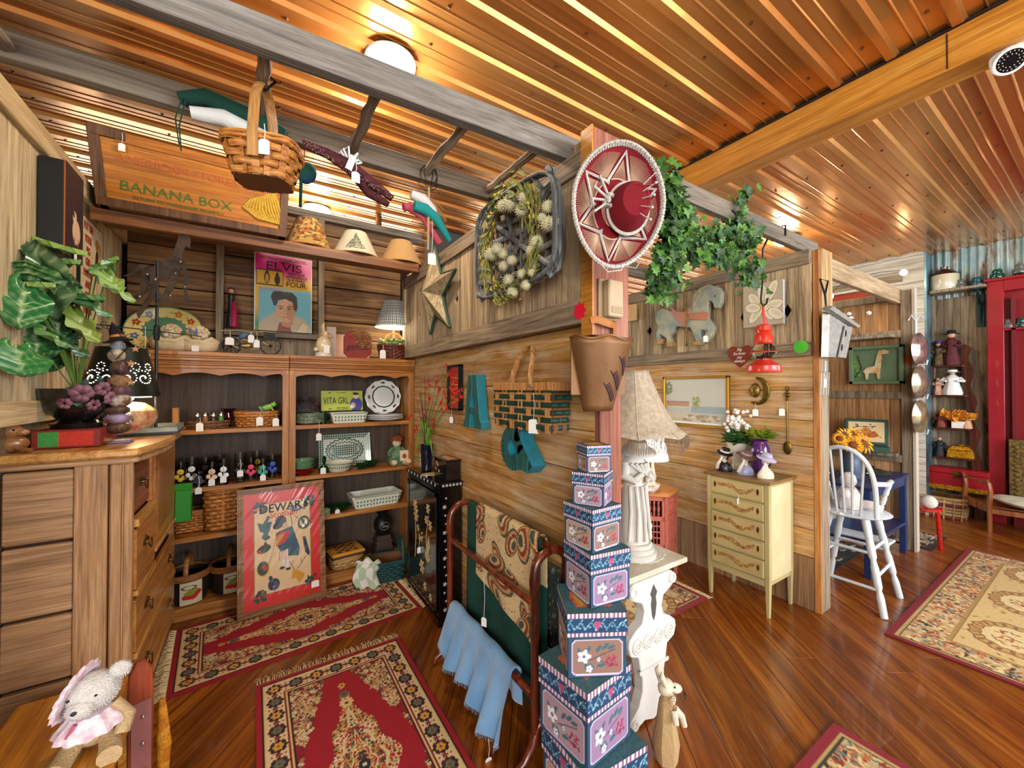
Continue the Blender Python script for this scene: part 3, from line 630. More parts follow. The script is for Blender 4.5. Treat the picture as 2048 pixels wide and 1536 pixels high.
# stack of nested hat boxes
def hatbox(i, cx, cy, z0, s, h, rz, label):
    t = thing('gift_box', label, 'box', (cx, cy, z0), rz, 'stack of painted boxes by the post'); hl = h*.36; hb = h-hl
    B().box((0, 0, hb/2), (s*.965, s*.965, hb)).build('body', M('box_navy', '23435e', .6, vary='2c5a72', vs=20), t)
    B().box((0, 0, hb+hl/2), (s, s, hl)).build('lid', M('box_teal', '1e4a5c', .6, vary='3a7a80', vs=14), t)
    k = 60
    for side in range(2):                                            # the two faces that meet the viewer, plus their opposites share them
        A = Cv(1, hb/s/.965, k, max(8, int(k*hb/s)), '2a4866'); H = hb/s/.965; bgc = ('b59a88', 'a58c98')[i % 2] if side else ('8e6c60', '94789a')[i % 2]
        A.poly([(.06, .12*H), (.12, .05*H), (.88, .05*H), (.94, .12*H), (.94, .82*H), (.88, .92*H), (.12, .92*H), (.06, .82*H)], 'c9c0d8').poly([(.08, .14*H), (.13, .08*H), (.87, .08*H), (.92, .14*H), (.92, .80*H), (.87, .89*H), (.13, .89*H), (.08, .80*H)], bgc)
        A.line([(.22, .48*H), (.4, .42*H), (.6, .55*H), (.8, .66*H)], .015, '4a4438').line([(.45, .45*H), (.6, .36*H), (.75, .3*H)], .012, '4a4438')
        for (x, y, an) in ((.34, .66, 60), (.52, .68, 50), (.64, .74, 40), (.74, .72, 20), (.4, .25, -60), (.3, .3, 80), (.2, .62, 120), (.56, .28, 10)): A.ell(x, y*H, .075, .03, '3d6470', an)
        A.flower(.27, .5*H, .115, 'e4e4ea', '6a6a80'); A.flower(.36, .2*H, .06, 'dcdce6', '6a6a80'); A.flower(.52, .42*H, .04, 'c8c8dc', '60607a')
        for q in range(22): A.ell(.66+.18*A.rs.rand(), (.22+.28*A.rs.rand())*H, .022, .022, ('8a2c48', 'a84060')[q % 2])
        Lc = Cv(1, hl/s, k, max(8, int(k*hl/s)), '1d3f66'); HL = hl/s
        for q in range(14): Lc.rect(q/14, .78*HL, q/14+.036, HL, 'd8d4dc').rect(q/14+.036, .78*HL, (q+1)/14, HL, '8a5070'); Lc.rect(q/14, 0, q/14+.036, .17*HL, 'd8d4dc').rect(q/14+.036, 0, (q+1)/14, .17*HL, '8a5070')
        Lc.line([(u/40, (.47+.13*sin(u*.9))*HL) for u in range(41)], .016, '6aa8bc')
        for q in range(22): Lc.ell(.02+q*.045, (.47+.13*sin(q*1.62)+(.12 if q % 2 else -.12))*HL, .022, .009, '9ad0dc', 35 if q % 2 else -35)
        Lc.ell(.47, .56*HL, .035, .035, 'b0486e').ell(.53, .56*HL, .035, .035, 'b0486e').poly([(.437, .54*HL), (.563, .54*HL), (.5, .25*HL)], 'b0486e')
        for kk in range(2):
            ang = side*90+kk*180; mB = Euler((0, 0, R(ang))).to_matrix().to_4x4()
            o = (A.build('painted_side', t, None, vcmat(.55), M4=mB @ MAT_Y(-s*.4825, -s*.4835, 0) @ Matrix.Scale(s*.965, 4)))
            Lc.build('painted_lid_band', t, None, vcmat(.5), M4=mB @ MAT_Y(-s/2, -s/2-.0008, hb) @ Matrix.Scale(s, 4))
    A = Cv(1, 1, 40, 40, '2f5a62').poly([(.2, .2), (.8, .2), (.86, .5), (.8, .8), (.2, .8), (.14, .5)], 'c05a2c').poly([(.24, .25), (.76, .25), (.8, .5), (.76, .75), (.24, .75), (.2, .5)], 'd09a3a'); A.grain(.25)
    A.build('lid_top', t, None, vcmat(.6), M4=T(-s/2, -s/2, h+.0008) @ Matrix.Scale(s, 4)); return t
names = ['bottom', 'second lowest', 'third from the bottom', 'middle', 'third from the top', 'second from the top', 'topmost']
zz = 0
for i, (px, d, s, h, phi) in enumerate(((1184, 1.425, .262, .272, 40), (1168, 1.43, .232, .252, 49), (1179, 1.44, .205, .215, 14), (1192, 1.47, .172, .182, 35), (1184, 1.47, .148, .148, 45), (1185, 1.47, .118, .116, 72), (1187, 1.47, .095, .096, 24))):
    a = (px-CX)/F; c = V3((FW.x, FW.y, 0))*d+V3((RT.x, RT.y, 0))*a*d
    hatbox(i, c.x, c.y, zz, s, h, -43.8+phi, '%s box of the blue floral heart-banded stack by the post' % names[i]); zz += h+.002
    if i == 5: bx2 = bpy.data.objects[-1] if False else None
# white carved table
WP = M('white_plaster', 'd6d4ce', .6, bmp=.15, bs=30)
wt = thing('console_table', 'white carved pedestal side table with drilled scroll legs by the post', 'table', (0, 0, 0))
B().bb((1.30, 1.13, .675), (1.72, 1.86, .70)).build('tabletop', M('aged_white', 'cfcabb', .5, vary='b8a888', vs=5), wt, bev=.004)
B().bb((1.36, 1.18, .64), (1.68, 1.82, .674)).build('apron', WP, wt, bev=.004)
half = [(0, 0), (.06, .02), (.13, .0), (.165, .012), (.15, .05), (.10, .09), (.075, .15), (.075, .20), (.09, .26), (.10, .31), (.15, .33), (.165, .37), (.16, .40), (.12, .43), (.075, .45), (.06, .50), (.075, .54), (.12, .56), (.155, .58), (.16, .62), (.13, .64)]
prof2 = [(x, z) for x, z in half]+[(-x, z) for x, z in half[::-1][:-1]]
for y in (1.20, 1.76):
    b = B(); m4 = MAT_Y(1.52, y+.02, 0); b.prism(prof2, 0, .05, m4); lg = b.build('carved_leg', WP, wt, bev=.004)
    b = B()
    for k in range(4):
        for r in (.030, .018): b.tube([(1.52-.11+k*.073+r*cos(a), y-.033, .365+r*sin(a)) for a in np.linspace(0, 2*PI, 14)[:-1]], .005, 5, True)
        b.ell((1.52-.11+k*.073, y-.033, .365), (.008, .006, .008), 8, 5)
    for s in (-1, 1):
        for (cx, cz, rr) in ((.135, .605, .02), (.13, .03, .018)): b.tube([(1.52+s*cx+rr*cos(a), y-.033, cz+rr*sin(a)) for a in np.linspace(0, 2*PI, 12)[:-1]], .006, 5, True)
    b.bb((1.42, y-.036, .235), (1.62, y-.03, .25)); tag(b.build('scroll_relief', WP, lg, sm=1), kind='stuff')
    b = B(); b.prism([(0, -.075), (.012, -.05), (.02, 0), (.014, .03), (.024, .05), (.012, .07), (0, .09), (-.012, .07), (-.024, .05), (-.014, .03), (-.02, 0), (-.012, -.05)], .051, .0515, MAT_Y(1.52, y+.02, .52)); b.build('keyhole_shade', M('cutout_shadow', '4c4a48', .9), lg)  # thin dark plate coloured as the shade inside a cut-out hole
dc = Cv(.34, .34, 90, 90, 'dcd8cc'); dx, dy = dc.X-.17, dc.Y-.17; rr = np.hypot(dx, dy); aa = np.arctan2(dy, dx)
dc.on((np.sin(rr*220) > .35) & (np.sin(aa*24) > -.2), 'a89f8c')
b = B(); N = 48
dl = thing('doily', 'round crocheted white doily under the statue lamp', 'doily', (1.56, 1.33, .7005))
b.lathe([(.0001, 0), (.155, 0), (.155, .002), (.0001, .002)], 60, None, wob=lambda a, z: 1+.03*cos(a*20)); b.build('cloth', M('crochet', 'd8d2c4', .9), dl)
b = B()
for r in (.05, .07, .09, .11, .13, .145):
    for k in range(int(r*420)):
        a = 2*PI*k/int(r*420); b.box((r*cos(a), r*sin(a), .0024), (.004, .004, .001), (0, 0, math.degrees(a)))
tag(b.build('lace_holes', M('lace_gap', '8c8474', .9), dl), kind='stuff')
# five-drawer chest
CREAM = M('antique_cream', 'b8ab7c', .45, vary='a89a64', vs=3); CREAM2 = M('cream_edge', 'a89a64', .5)
ch = thing('chest_of_drawers', 'narrow antique cream chest with five garland painted drawers', 'dresser', (2.80, 1.26, 0)); CW = .42; CD = .345; HT = .89
B().bb((.008, .008, .205), (CD-.008, CW-.008, HT-.02)).build('carcass', CREAM, ch)
for (x, y) in ((0, 0), (0, CW-.03), (CD-.035, 0), (CD-.035, CW-.03)):
    b = B(); b.bb((x, y, .26), (x+.035, y+.03, HT-.02)); b.add([(x+.006, y+.006, 0), (x+.029, y+.006, 0), (x+.029, y+.024, 0), (x+.006, y+.024, 0), (x, y, .26), (x+.035, y, .26), (x+.035, y+.03, .26), (x, y+.03, .26)], [(0, 3, 2, 1), (4, 5, 6, 7), (0, 1, 5, 4), (1, 2, 6, 5), (2, 3, 7, 6), (3, 0, 4, 7)]); b.build('leg', CREAM, ch, bev=.0015)
B().bb((-.02, -.02, HT-.02), (CD+.01, CW+.02, HT)).build('top', wood('chest_top', '6a4a28', '8a683c', 'a08050', 'y', .4, var=.02), ch, bev=.004)
B().bb((.03, .002, .235), (CD-.03, .009, HT-.04)).build('side_panel', M('cream_panel', 'd4c9a2', .45, vary='c4b688', vs=4), ch, bev=.002)
B().bb((.002, .03, .20), (.01, CW-.03, .24)).build('apron', CREAM, ch)
for k in range(5):
    z0 = .245+k*.124; q = B().bb((-.008, .032, z0+.004), (.012, CW-.032, z0+.118)).build('drawer', CREAM, ch, bev=.004)
    B().bb((-.0095, .045, z0+.018), (-.008, CW-.045, z0+.104)).build('drawer_field', M('cream_field', 'c2ae78', .5, vary='b09a64', vs=4), q)
    b = B()
    for i in range(80):
        u = i/79; y = .09+(CW-.18)*u; z = z0+.082-.032*sin(PI*min(1, u*1.6))-.006*u+uni(-.009, .009)*(1.6 if .3 < u < .7 else 1)
        b.ell((-.0105, y, z), (.0015, .007, .0055), 6, 4, (uni(0, 180), 0, 0))
    b.build('painted_garland', M('garland', '7a5030', .6, vary='b0884a', vs=60), q)
    b = B()
    for y in (.065, CW-.065): b.prism([(0, -.024), (.008, -.006), (.006, .012), (0, .02), (-.006, .012), (-.008, -.006)], 0, .003, MAT_X(-.0095, y, z0+.07)); b.ell((-.0125, y, z0+.076), .004, 8, 5)
    b.build('knob', BR, q, sm=1)
price_tag(ch, (-.013, .19, .77), .03)
# moorish pink table
PNK = M('salmon_paint', 'c06a58', .5, vary='b05c4c', vs=6)
mt = thing('side_table', 'hexagonal salmon pink fretwork side table with orange top', 'table', (2.70, 2.12, 0), 15)
hexp = lambda r, a0=0: [(r*cos(R(a0+60*k)), r*sin(R(a0+60*k))) for k in range(6)]
B().prism(hexp(.235), .665, .69).build('top', M('orange_pine', 'c07a40', .4, vary='d09050', vs=3), mt, bev=.004)
for k in range(6):
    a = R(30+60*k); m4 = Matrix(((-sin(a), 0, cos(a), .178*cos(a)), (cos(a), 0, sin(a), .178*sin(a)), (0, 1, 0, 0), (0, 0, 0, 1)))
    b = B(); w = .103
    for (x0, x1, z0, z1) in ((-w, -w+.03, .0, .665), (w-.03, w, 0, .665), (-w, w, .63, .665), (-w, w, .475, .51), (-w, w, .24, .30), (-w+.03, -w+.045, .30, .475), (w-.045, w-.03, .30, .475)): b.prism([(x0, z0), (x1, z0), (x1, z1), (x0, z1)], -.008, .008, m4)
    b.prism([(-w+.03, .24), (-w+.03, .08), (-w+.05, .12), (-.03, .2), (0, .22), (.03, .2), (w-.05, .12), (w-.03, .08), (w-.03, .24)], -.008, .008, m4)
    for z in (.345, .39, .435): b.prism([(-w+.04, z-.005), (w-.04, z-.005), (w-.04, z+.005), (-w+.04, z+.005)], -.006, .006, m4)
    for x in (-.036, -.012, .012, .036): b.prism([(x-.003, .3), (x+.003, .3), (x+.003, .475), (x-.003, .475)], -.006, .006, m4)
    pn = b.build('fretwork_panel', PNK, mt, bev=.0015)
    b = B()
    for x in (-.048, -.016, .016, .048): b.lathe([(.004, .51), (.009, .525), (.005, .54), (.012, .57), (.005, .60), (.009, .615), (.004, .63)], 8, m4 @ T(x, 0, 0) @ Matrix(((1, 0, 0, 0), (0, 0, 1, 0), (0, -1, 0, 0), (0, 0, 0, 1))))
    b.build('spindle', PNK, pn, sm=1)
    b = B(); a2 = R(60*k); b.lathe([(.008, 0), (.014, .02), (.009, .035), (.013, .05), (.013, .24), (.015, .66)], 8, T(.205*cos(a2), .205*sin(a2), 0)); b.build('leg', PNK, mt, sm=1)
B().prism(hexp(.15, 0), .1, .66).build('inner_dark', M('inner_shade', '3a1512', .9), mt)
price_tag(mt, (-.19, -.1, .55), .09)
# rugs
def rug_persian(name, label, w, l, loc, rz, fringe_len=.07, ends=(1, 1)):
    t = thing(name, label, 'rug', loc, rz); nx, ny = int(w*260), int(l*260); c = Cv(w, l, nx, ny, '9a0f1e'); rs = c.rs
    X, Y = c.X, c.Y; ed = np.minimum(np.minimum(X, w-X), np.minimum(Y, l-Y)); al = np.where(np.minimum(X, w-X) < np.minimum(Y, l-Y), Y, X)
    c.on((ed > .022) & (ed < .030), '241018'); c.on((ed > .030) & (ed < .038), 'd9b878'); bd = (ed > .038) & (ed < .115); c.on(bd, 'd8be8e')
    P_ = .0975; n_ = [round((w-.15)/P_), round((l-.15)/P_)]
    for (x0, x1, y0, y1, n_) in ((.077, .077, .077, l-.077, round((l-.154)/.095)), (w-.077, w-.077, .077, l-.077, round((l-.154)/.095)), (.077, w-.077, .077, .077, round((w-.154)/.095)), (.077, w-.077, l-.077, l-.077, round((w-.154)/.095))):
        for k in range(2*n_+1):
            x, y = x0+(x1-x0)*k/2/n_, y0+(y1-y0)*k/2/n_
            if k % 2 == 0: c.flower(x, y, .034, '34141e', '34141e', 8); c.flower(x, y, .022, ('c89a3c', '5c6a50')[(k//2) % 2], '8e1422', 6)
            else:
                for q in range(8): c.ell(x+.026*cos(q*.785), y+.026*sin(q*.785), .0045, .0045, '8e1422')
                c.flower(x, y, .014, '7a1a28', '6a7050', 5)
    c.on((ed > .115) & (ed < .120), '7a1420'); c.on((ed > .120) & (ed < .128), 'd8b070'); c.on((ed > .128) & (ed < .136), '2c1218')
    cx, cy = w/2, l/2; xm, ym = np.abs(X-cx), np.abs(Y-cy); iw, il = w/2-.136, l/2-.136
    cs = (xm/iw+ (ym/il)*.85)                                         # spandrels
    inner = ed > .136; sp = inner & (cs > 1.12+.05*np.sin((X+Y)*60)*np.sin((X-Y)*60))
    c.on(sp, '8a1420')
    def specks(mask, k, cols, r):
        ii = np.argwhere(mask); 
        for q in range(k):
            j, i = ii[rs.randint(len(ii))]; x, y = X[j, i], Y[j, i]
            for (xx, yy) in ((x, y), (w-x, y), (x, l-y), (w-x, l-y)):
                i0, i1 = int((xx-r*1.7)/w*nx), int((xx+r*1.7)/w*nx)+2; j0, j1 = int((yy-r*1.7)/l*ny), int((yy+r*1.7)/l*ny)+2; i0, j0 = max(i0, 0), max(j0, 0)
                sx, sy = X[j0:j1, i0:i1]-xx, Y[j0:j1, i0:i1]-yy; a = np.arctan2(sy, sx); h = np.hypot(sx, sy); pat = h < r*(.75+.35*np.cos(a*5+q)); m2 = mask[j0:j1, i0:i1]
                c.C[j0:j1, i0:i1][pat & m2] = hx(cols[q % len(cols)]); c.C[j0:j1, i0:i1][(h < r*.42) & m2] = hx(('5a1420', '38402e', 'b83030')[q % 3])
    specks(sp, int(90*w*l/1.0), ('d0a866', 'c8b890', 'b88a48', 'd8c8a0', '6a6a4c'), .017); specks(sp, int(130*w*l), ('c89858', 'e0cc9c', '4a2028'), .009)
    md = (xm/(iw*.62)+ym/(il*.80)); lobes = .08*np.cos(np.arctan2(ym/il, xm/iw)*8)
    halo = inner & (md < 1.0+lobes) & ~sp
    specks(halo & (md > .62), int(70*w*l), ('d0a866', 'b88a48', 'd8c8a0'), .016)
    c.on(halo & (md < .66+lobes*.8), 'dcc08a'); c.on(halo & (md < .60+lobes*.8), 'c9b27c'); specks(halo & (md < .60) & (md > .36), int(60*w*l), ('5a5a40', '7a1a26', 'e2cf9e', 'c09040'), .014)
    c.on(halo & (md < .36+lobes*.5), 'e0c890'); c.on(halo & (md < .32+lobes*.5), 'a01a24'); specks(halo & (md < .30), int(30*w*l)+4, ('d8b878', '3a1a28', 'd0a860'), .011); c.on((np.hypot(X-cx, Y-cy) < .022), '1e2430').on((np.hypot(X-cx, Y-cy) < .009), 'd8c8a0')
    for s in (-1, 1):
        for q in range(3): c.flower(cx, cy+s*il*(.62+.11*q), .03-.006*q, ('d8b878', '5a6048', 'c89848')[q], '7a1420', 6)
    c.grain(.10); c.build('pile', t, None, vcmat(.95, .5, 400), M4=T(0, 0, .009))
    B().bb((0, 0, .0005), (w, l, .0086)).build('backing', M('rug_edge', '7a0c18', .9), t)
    b = B()
    for e in range(2):
        if not ends[e]: continue
        for k in range(int(w*150)):
            x = w*(k+.5)/int(w*150); y = 0 if e == 0 else l; s = -1 if e == 0 else 1; q = uni(-.012, .012); ln = fringe_len*uni(.7, 1)
            b.tube([(x, y, .006), (x+q*.5, y+s*ln*.4, .010+random.random()*.006), (x+q, y+s*ln*.75, .003), (x+q*1.7, y+s*ln, .002)], .0016, 3)
    tag(b.build('fringe', M('fringe_cream', 'dcc390', .9), t), kind='stuff'); return t
# front rug (x from .003 to .74, y from 1.0 to 2.385)
rug_persian('persian_rug', 'front crimson persian rug with cream fringe and central medallion', .72, 1.45, (.012, .92, 0), .4, .075, (0, 1))
r2 = rug_persian('persian_rug', 'rear crimson persian rug lying along the foot of the bookcases', .68, 1.32, (.955, 2.60, 0), 94, .075)
def rug_cream(name, label, w, l, loc, rz, border, red, field, dense, seed=3, fr=False):
    t = thing(name, label, 'rug', loc, rz); nx, ny = int(w*180), int(l*180); c = Cv(w, l, nx, ny, red); c.rs = rs = np.random.RandomState(seed); X, Y = c.X, c.Y
    ed = np.minimum(np.minimum(X, w-X), np.minimum(Y, l-Y)); c.on(ed > .035, 'b89c62'); c.on(ed > .05, '3a3830'); c.on(ed > .058, 'c0a878')
    def blobs(mask, n, cols, r):
        ii = np.argwhere(mask)
        if len(ii) == 0: return
        for q in range(n):
            j, i = ii[rs.randint(len(ii))]; x, y = X[j, i], Y[j, i]; i0, i1 = max(0, i-int(r*400)), i+int(r*400); j0, j1 = max(0, j-int(r*400)), j+int(r*400)
            sx, sy = X[j0:j1, i0:i1]-x, Y[j0:j1, i0:i1]-y; an = rs.rand()*3.1; u, v = sx*cos(an)+sy*sin(an), -sx*sin(an)+sy*cos(an)
            c.C[j0:j1, i0:i1][((u/r)**2+(v/(r*.4))**2 < 1) & mask[j0:j1, i0:i1]] = hx(cols[q % len(cols)])
    bm = (ed > .058) & (ed < border); blobs(bm, int(dense*3500*(w+l)*.2), ('2f342e', 'c2703a', 'd8c08a', '8e3a28', '6a7a70', 'e0c890', 'b86838'), .018)
    c.on((ed >= border) & (ed < border+.015), 'a8864e'); c.on(ed >= border+.015, field); c.on((ed >= border+.015) & (ed < border+.022), '8a6a3e')
    k = 0
    for gx in np.arange(.56, w, .68):
        for gy in np.arange(l-.44, .1, -.50):
            h = np.hypot((X-gx)/.23, (Y-gy)/.18); an = np.arctan2(Y-gy, X-gx); h = h*(1+.03*np.cos(an*14))
            c.on(h < 1, '7a5230').on(h < .95, 'bf9a5c').on((h < .93) & (h > .76) & (np.sin(an*26) > .2), '8a6038').on(h < .74, '7a5230').on(h < .70, 'dcc590'); blobs(h < .5, 40, ('a04a30', 'c07848', '8a6a3e', 'd8b070', '7a3a28'), .016)
            blobs((h > 1.02) & (h < 1.35) & (ed > border), 26, ('a88a56', '8e6038', 'c09a60'), .014)
    c.grain(.12); c.build('pile', t, None, vcmat(.95, .4, 300), M4=T(0, 0, .011)); B().bb((0, 0, .0005), (w, l, .0105)).build('backing', M('rug_maroon', '6a1620', .9), t); return t
rug_cream('area_rug', 'large beige floral area rug with maroon binding at the right edge', 2.36, 1.7, (3.212, .807-1.7+.0, 0), 0, .22, '7c1a24', 'd2b57c', 1.0)
rug_cream('area_rug', 'small floral rug corner with maroon binding at the bottom right', 1.0, 1.5, (2.166-1.0, .717-1.5, 0), 0, .30, '8a2430', 'd2b57c', 1.4, 8)
r5 = rug_cream('small_rug', 'rose and cream fringed mat between the white table and pink table', 1.0, .62, (1.70, 1.62, 0), 0, .11, '8e3038', 'c8b088', .8, 11)
b = B()
for k in range(70): y = .62*k/70; b.tube([(1.0, y, .006), (1.03, y+uni(-.004, .004), .006), (1.05, y+uni(-.008, .008), .002)], .003, 4)
tag(b.build('fringe', M('fringe_cream'), r5), kind='stuff')
for (x0, y0, w, l, z, lab) in ((5.25, .99, .55, .3, 25, 'dark braided mat on the floor beyond the grey screen'), (3.9, 1.32, .9, .6, 0, 'black and cream hooked mat under the white high chair')):
    t = thing('door_mat', lab, 'mat', (x0, y0, 0)); c = Cv(w, l, 80, 50, '2e2a26')
    for q in range(260): c.ell(.03+c.rs.rand()*(w-.06), .03+c.rs.rand()*(l-.06), .035, .008, ('c8b898', '8a5a40', '4a4a48', 'b0a080', '2e2a26')[q % 5], 0)
    c.build('pile', t, M4=T(0, 0, .008)); B().bb((-.01, -.01, .0005), (w+.01, l+.01, .0075)).build('backing', M('mat_dark', '1e1b19', .9), t)
# ---------------- on and in the bookcases ----------------
GLASS = M('clear_glass', 'f2f6f4', .03, trans=1., ior=1.3); GGLASS = M('green_glass', '0f5a2c', .05, trans=.75, ior=1.4); RGLASS = M('red_glass', 'b01808', .05, trans=.6)
CERG = M('stoneware_white', 'd9dccb', .2, coat=.5); WICK = wood('wicker', '8a4a18', 'bd7630', 'd69a50', 'x', .5, 3., var=.1)
def weave(t, w, d, h, taper=.85, mat=WICK, rows=7, cols=12, rnd=0., name='woven_side', th=.006, col2=None, every2=0):
    """basket body woven from separate raised splints (bands and stakes), rounded rectangle plan"""
    def plan(u, k):
        a = 2*PI*u; p = 2.0 if rnd >= 1 else 4.; c, s = cos(a), sin(a); r = (abs(c)**p+abs(s)**p)**(-1/p); return V3((w/2*k*r*c, d/2*k*r*s, 0))
    K = lambda z: taper+(1-taper)*z/h
    b = B(); n = cols*2
    b.grid(lambda u, v: plan(u, K(v*h)*.97)+V3((0, 0, v*h)), 48, 1); b.add([plan(i/48, taper*.97) for i in range(48)], [tuple(range(48))])
    b.build('liner', M('basket_inside', '6e4420', .8), t)
    hr = h/rows
    for r in range(rows):
        b = B(); z0 = r*hr+.08*hr; z1 = (r+1)*hr-.08*hr; m = n*4
        def f(u, v):
            bulge = cos(u*n*PI+(r % 2)*PI)*th*.55; z = z0+(z1-z0)*v; p = plan(u, K(z)); q = p.normalized() if p.length else p
            return p+q*(bulge+.002)+V3((0, 0, z))
        b.grid(f, m, 1); b.build(name, (col2 if col2 and (r % every2 == 0 if every2 else 0) else mat), t, sm=2, solid=.0015)
    b = B()
    for i in range(n):
        p0 = plan((i)/n, taper); p1 = plan(i/n, 1); q = p0.normalized(); tg = V3((-q.y, q.x, 0))*(w+d)*.5*PI/n*.30
        b.add([p0-tg+q*.001, p0+tg+q*.001, p1+tg+q*.001+V3((0, 0, h)), p1-tg+q*.001+V3((0, 0, h))], [(0, 1, 2, 3)])
    b.build('stakes', mat, t)
    b = B(); b.tube([plan(i/40, 1.01)+V3((0, 0, h)) for i in range(40)], .006, 6, True, flat=1); b.tube([plan(i/40, 1.015)+V3((0, 0, h-.014)) for i in range(40)], .005, 6, True); b.build('rim', mat, t, sm=1)
    return t
def hoop(t, w, h, z0, y=0, r=.008, mat=WICK, along='x', n=18, flat=.35, tilt=0, name='handle'):
    b = B(); pts = []
    for k in range(n+1):
        a = PI*k/n; u = -w/2*cos(a); z = z0+h*sin(a)**.75; pts.append((u, y+tilt*sin(a), z) if along == 'x' else (y+tilt*sin(a), u, z))
    b.tube(pts, r, 8, flat=flat); return b.build(name, mat, t, sm=1)
YB = 3.40
def on(px, z, y=YB): v = P(px, 768, y=y); return (v.x, y, z)
# left shelf 1
t = thing('wicker_tray', 'low brown wicker tray of salt and pepper shakers on the left bookcase top shelf', 'tray', on(418, 1.226, 3.39)); weave(t, .17, .10, .035, .9, wood('brown_wicker', '3c2412', '6a4424', '8a6036', 'x', .6, 3), 4, 10, 1)
for (x, y, c, lab) in ((-.045, .0, GLASS, 'leftmost clear glass'), (-.015, .015, M('cork_brown', '8a5a2c', .6), 'brown wooden'), (.02, -.01, GLASS, 'clear glass front middle'), (.05, .01, M('green_cap', '3c7a3c', .4), 'green capped')):
    q = thing('salt_shaker', '%s shaker standing in the brown wicker tray' % lab, 'shaker', (t.location.x+x, t.location.y+y, 1.232), group='shakers in the wicker tray')
    B().lathe([(.012, 0), (.016, .01), (.013, .04), (.011, .055)], 12).build('body', c, q, sm=1); B().lathe([(.012, .055), (.013, .065), (.006, .075), (.0001, .076)], 12).build('cap', M('chrome', 'c8c8c8', .2, 1.), q, sm=1)
price_tag(t, (-.03, -.06, .06), .03)
t = thing('ruffled_vase', 'small dark ruby ruffled vase beside the wicker tray', 'vase', on(452, 1.226, 3.42)); B().lathe([(.018, 0), (.02, .005), (.012, .02), (.026, .05), (.014, .075), (.032, .095)], 24, wob=lambda a, z: 1+(.18*cos(a*5) if z > .09 else 0)).build('body', M('ruby', '3a0410', .08, trans=.4), t, sm=1)
t = thing('oval_basket', 'honey coloured oval woven basket with blue lining on upper left shelf', 'basket', on(515, 1.226, 3.385)); weave(t, .185, .12, .07, .88, WICK, 6, 14, 1); B().ell((0, 0, .06), (.082, .05, .018), 16, 8).build('lining', M('blue_lining', '2a5a9a', .8), t, sm=1); price_tag(t, (.01, -.064, .07), .025); price_tag(t, (.078, -.045, .065), .03)
t = thing('frog_figurine', 'green speckled frog figurine sitting on the oval basket lining', 'figurine', on(535, 1.302, 3.40)); B().ell((0, 0, .018), (.035, .02, .018), 12, 8, (0, -18, 0)).ell((.03, 0, .034), (.018, .017, .013), 10, 7).ell((.035, .01, .047), .006).ell((.035, -.01, .047), .006).tube([(-.02, -.01, .015), (-.04, -.02, .022), (-.025, -.025, .0)], .006).tube([(.02, -.012, .015), (.03, -.02, .0)], .005).build('body', M('frog_green', '4a9a5a', .35, vary='a8c850', vs=60), t, sm=1)
t = thing('wooden_stand', 'small honey wood stand block standing on the upper left shelf', 'stand', on(352, 1.226, 3.46)); B().bb((-.014, -.01, 0), (.014, .01, .11)).bb((-.05, -.04, 0), (.05, .03, .012)).build('body', OAKZ, t, bev=.003)
t = thing('red_lantern_cup', 'deep red etched glass mug behind the iron pole', 'mug', on(287, 1.226, 3.45)); B().lathe([(.03, 0), (.034, .004), (.034, .075), (.031, .075), (.031, .006)], 20).build('body', M('red_cup', '9a0a14', .2), t, sm=1); B().tube([(-.034, 0, .06), (-.055, 0, .05), (-.055, 0, .025), (-.034, 0, .015)], .004, 6).build('handle', M('red_cup'), t, sm=1)
# cartoon glasses
gl = [(366, 'fe'), (385, 'tall clear glass with white ball print'), (402, 'short clear glass with a white tag'), (413, 'glass'), (424, 'glass'), (442, 'glass'), (455, 'glass'), (479, 'glass'), (502, 'glass'), (515, 'glass'), (529, 'glass'), (546, 'glass')]
specs = [(364, 3.42, .1, 'd8b020', 'gold printed glass at the left end of the glasses row'), (386, 3.38, .12, 'd8dcd8', 'tall glass printed with a white ball, near the left end of the row'), (400, 3.34, .06, '30303a', 'short shot glass with a white price card at the shelf edge'), (413, 3.44, .11, '1e1a18', 'glass with black and orange print behind the short shot glass'), (426, 3.35, .095, 'e0b898', 'glass printed with a peach coloured figure'), (449, 3.35, .105, 'e4e4e8', 'glass printed with a pale grey figure, right of the peach one'), (440, 3.46, .115, '202024', 'black printed glass in the second row behind the pale grey one'), (482, 3.37, .125, '23262e', 'tallest glass, black and yellow print, middle of the row'), (503, 3.40, .095, 'c83a5a', 'glass with pink print right of the tallest glass'), (515, 3.46, .12, 'e0c020', 'glass printed with a yellow ball and red stripe'), (527, 3.36, .09, '2c8a80', 'short glass with teal print near the right end of the row'), (546, 3.42, .10, '2a4aa8', 'blue printed tumbler at the right end of the glasses row')]
for (px, y, h, col, lab) in specs:
    g = thing('drinking_glass', lab, 'glass', on(px, .846, y), group='printed glasses on the left bookcase'); r = .020 if h > .07 else .017
    B().lathe([(.0001, .0), (r*.85, .0), (r*.88, .006), (r, h), (r-.0015, h), (r*.8, .008), (.0001, .008)], 16).build('tumbler', GLASS, g, sm=1)
    b = B(); b.grid(lambda u, v: V3(((r*.93+.001)*sin((u-.5)*1.9), -(r*.93+.001)*cos((u-.5)*1.9), h*(.22+.55*v)+.0*u)) if True else 0, 10, 4)
    pb2 = B()
    for (a, zz_, s) in ((0, .62, .011), (-.5, .42, .009), (.45, .38, .009), (0, .3, .008)): pb2.ell(((r*.95)*sin(a), -(r*.95)*cos(a), h*zz_), (s, .0015, s*1.1), 10, 6)
    pb2.build('print', M('print_'+col, col, .5), g, sm=1)
    if px in (400, 426, 449, 482, 527): price_tag(g, (0, -r-.003, h*.8), .05, .02, .028)
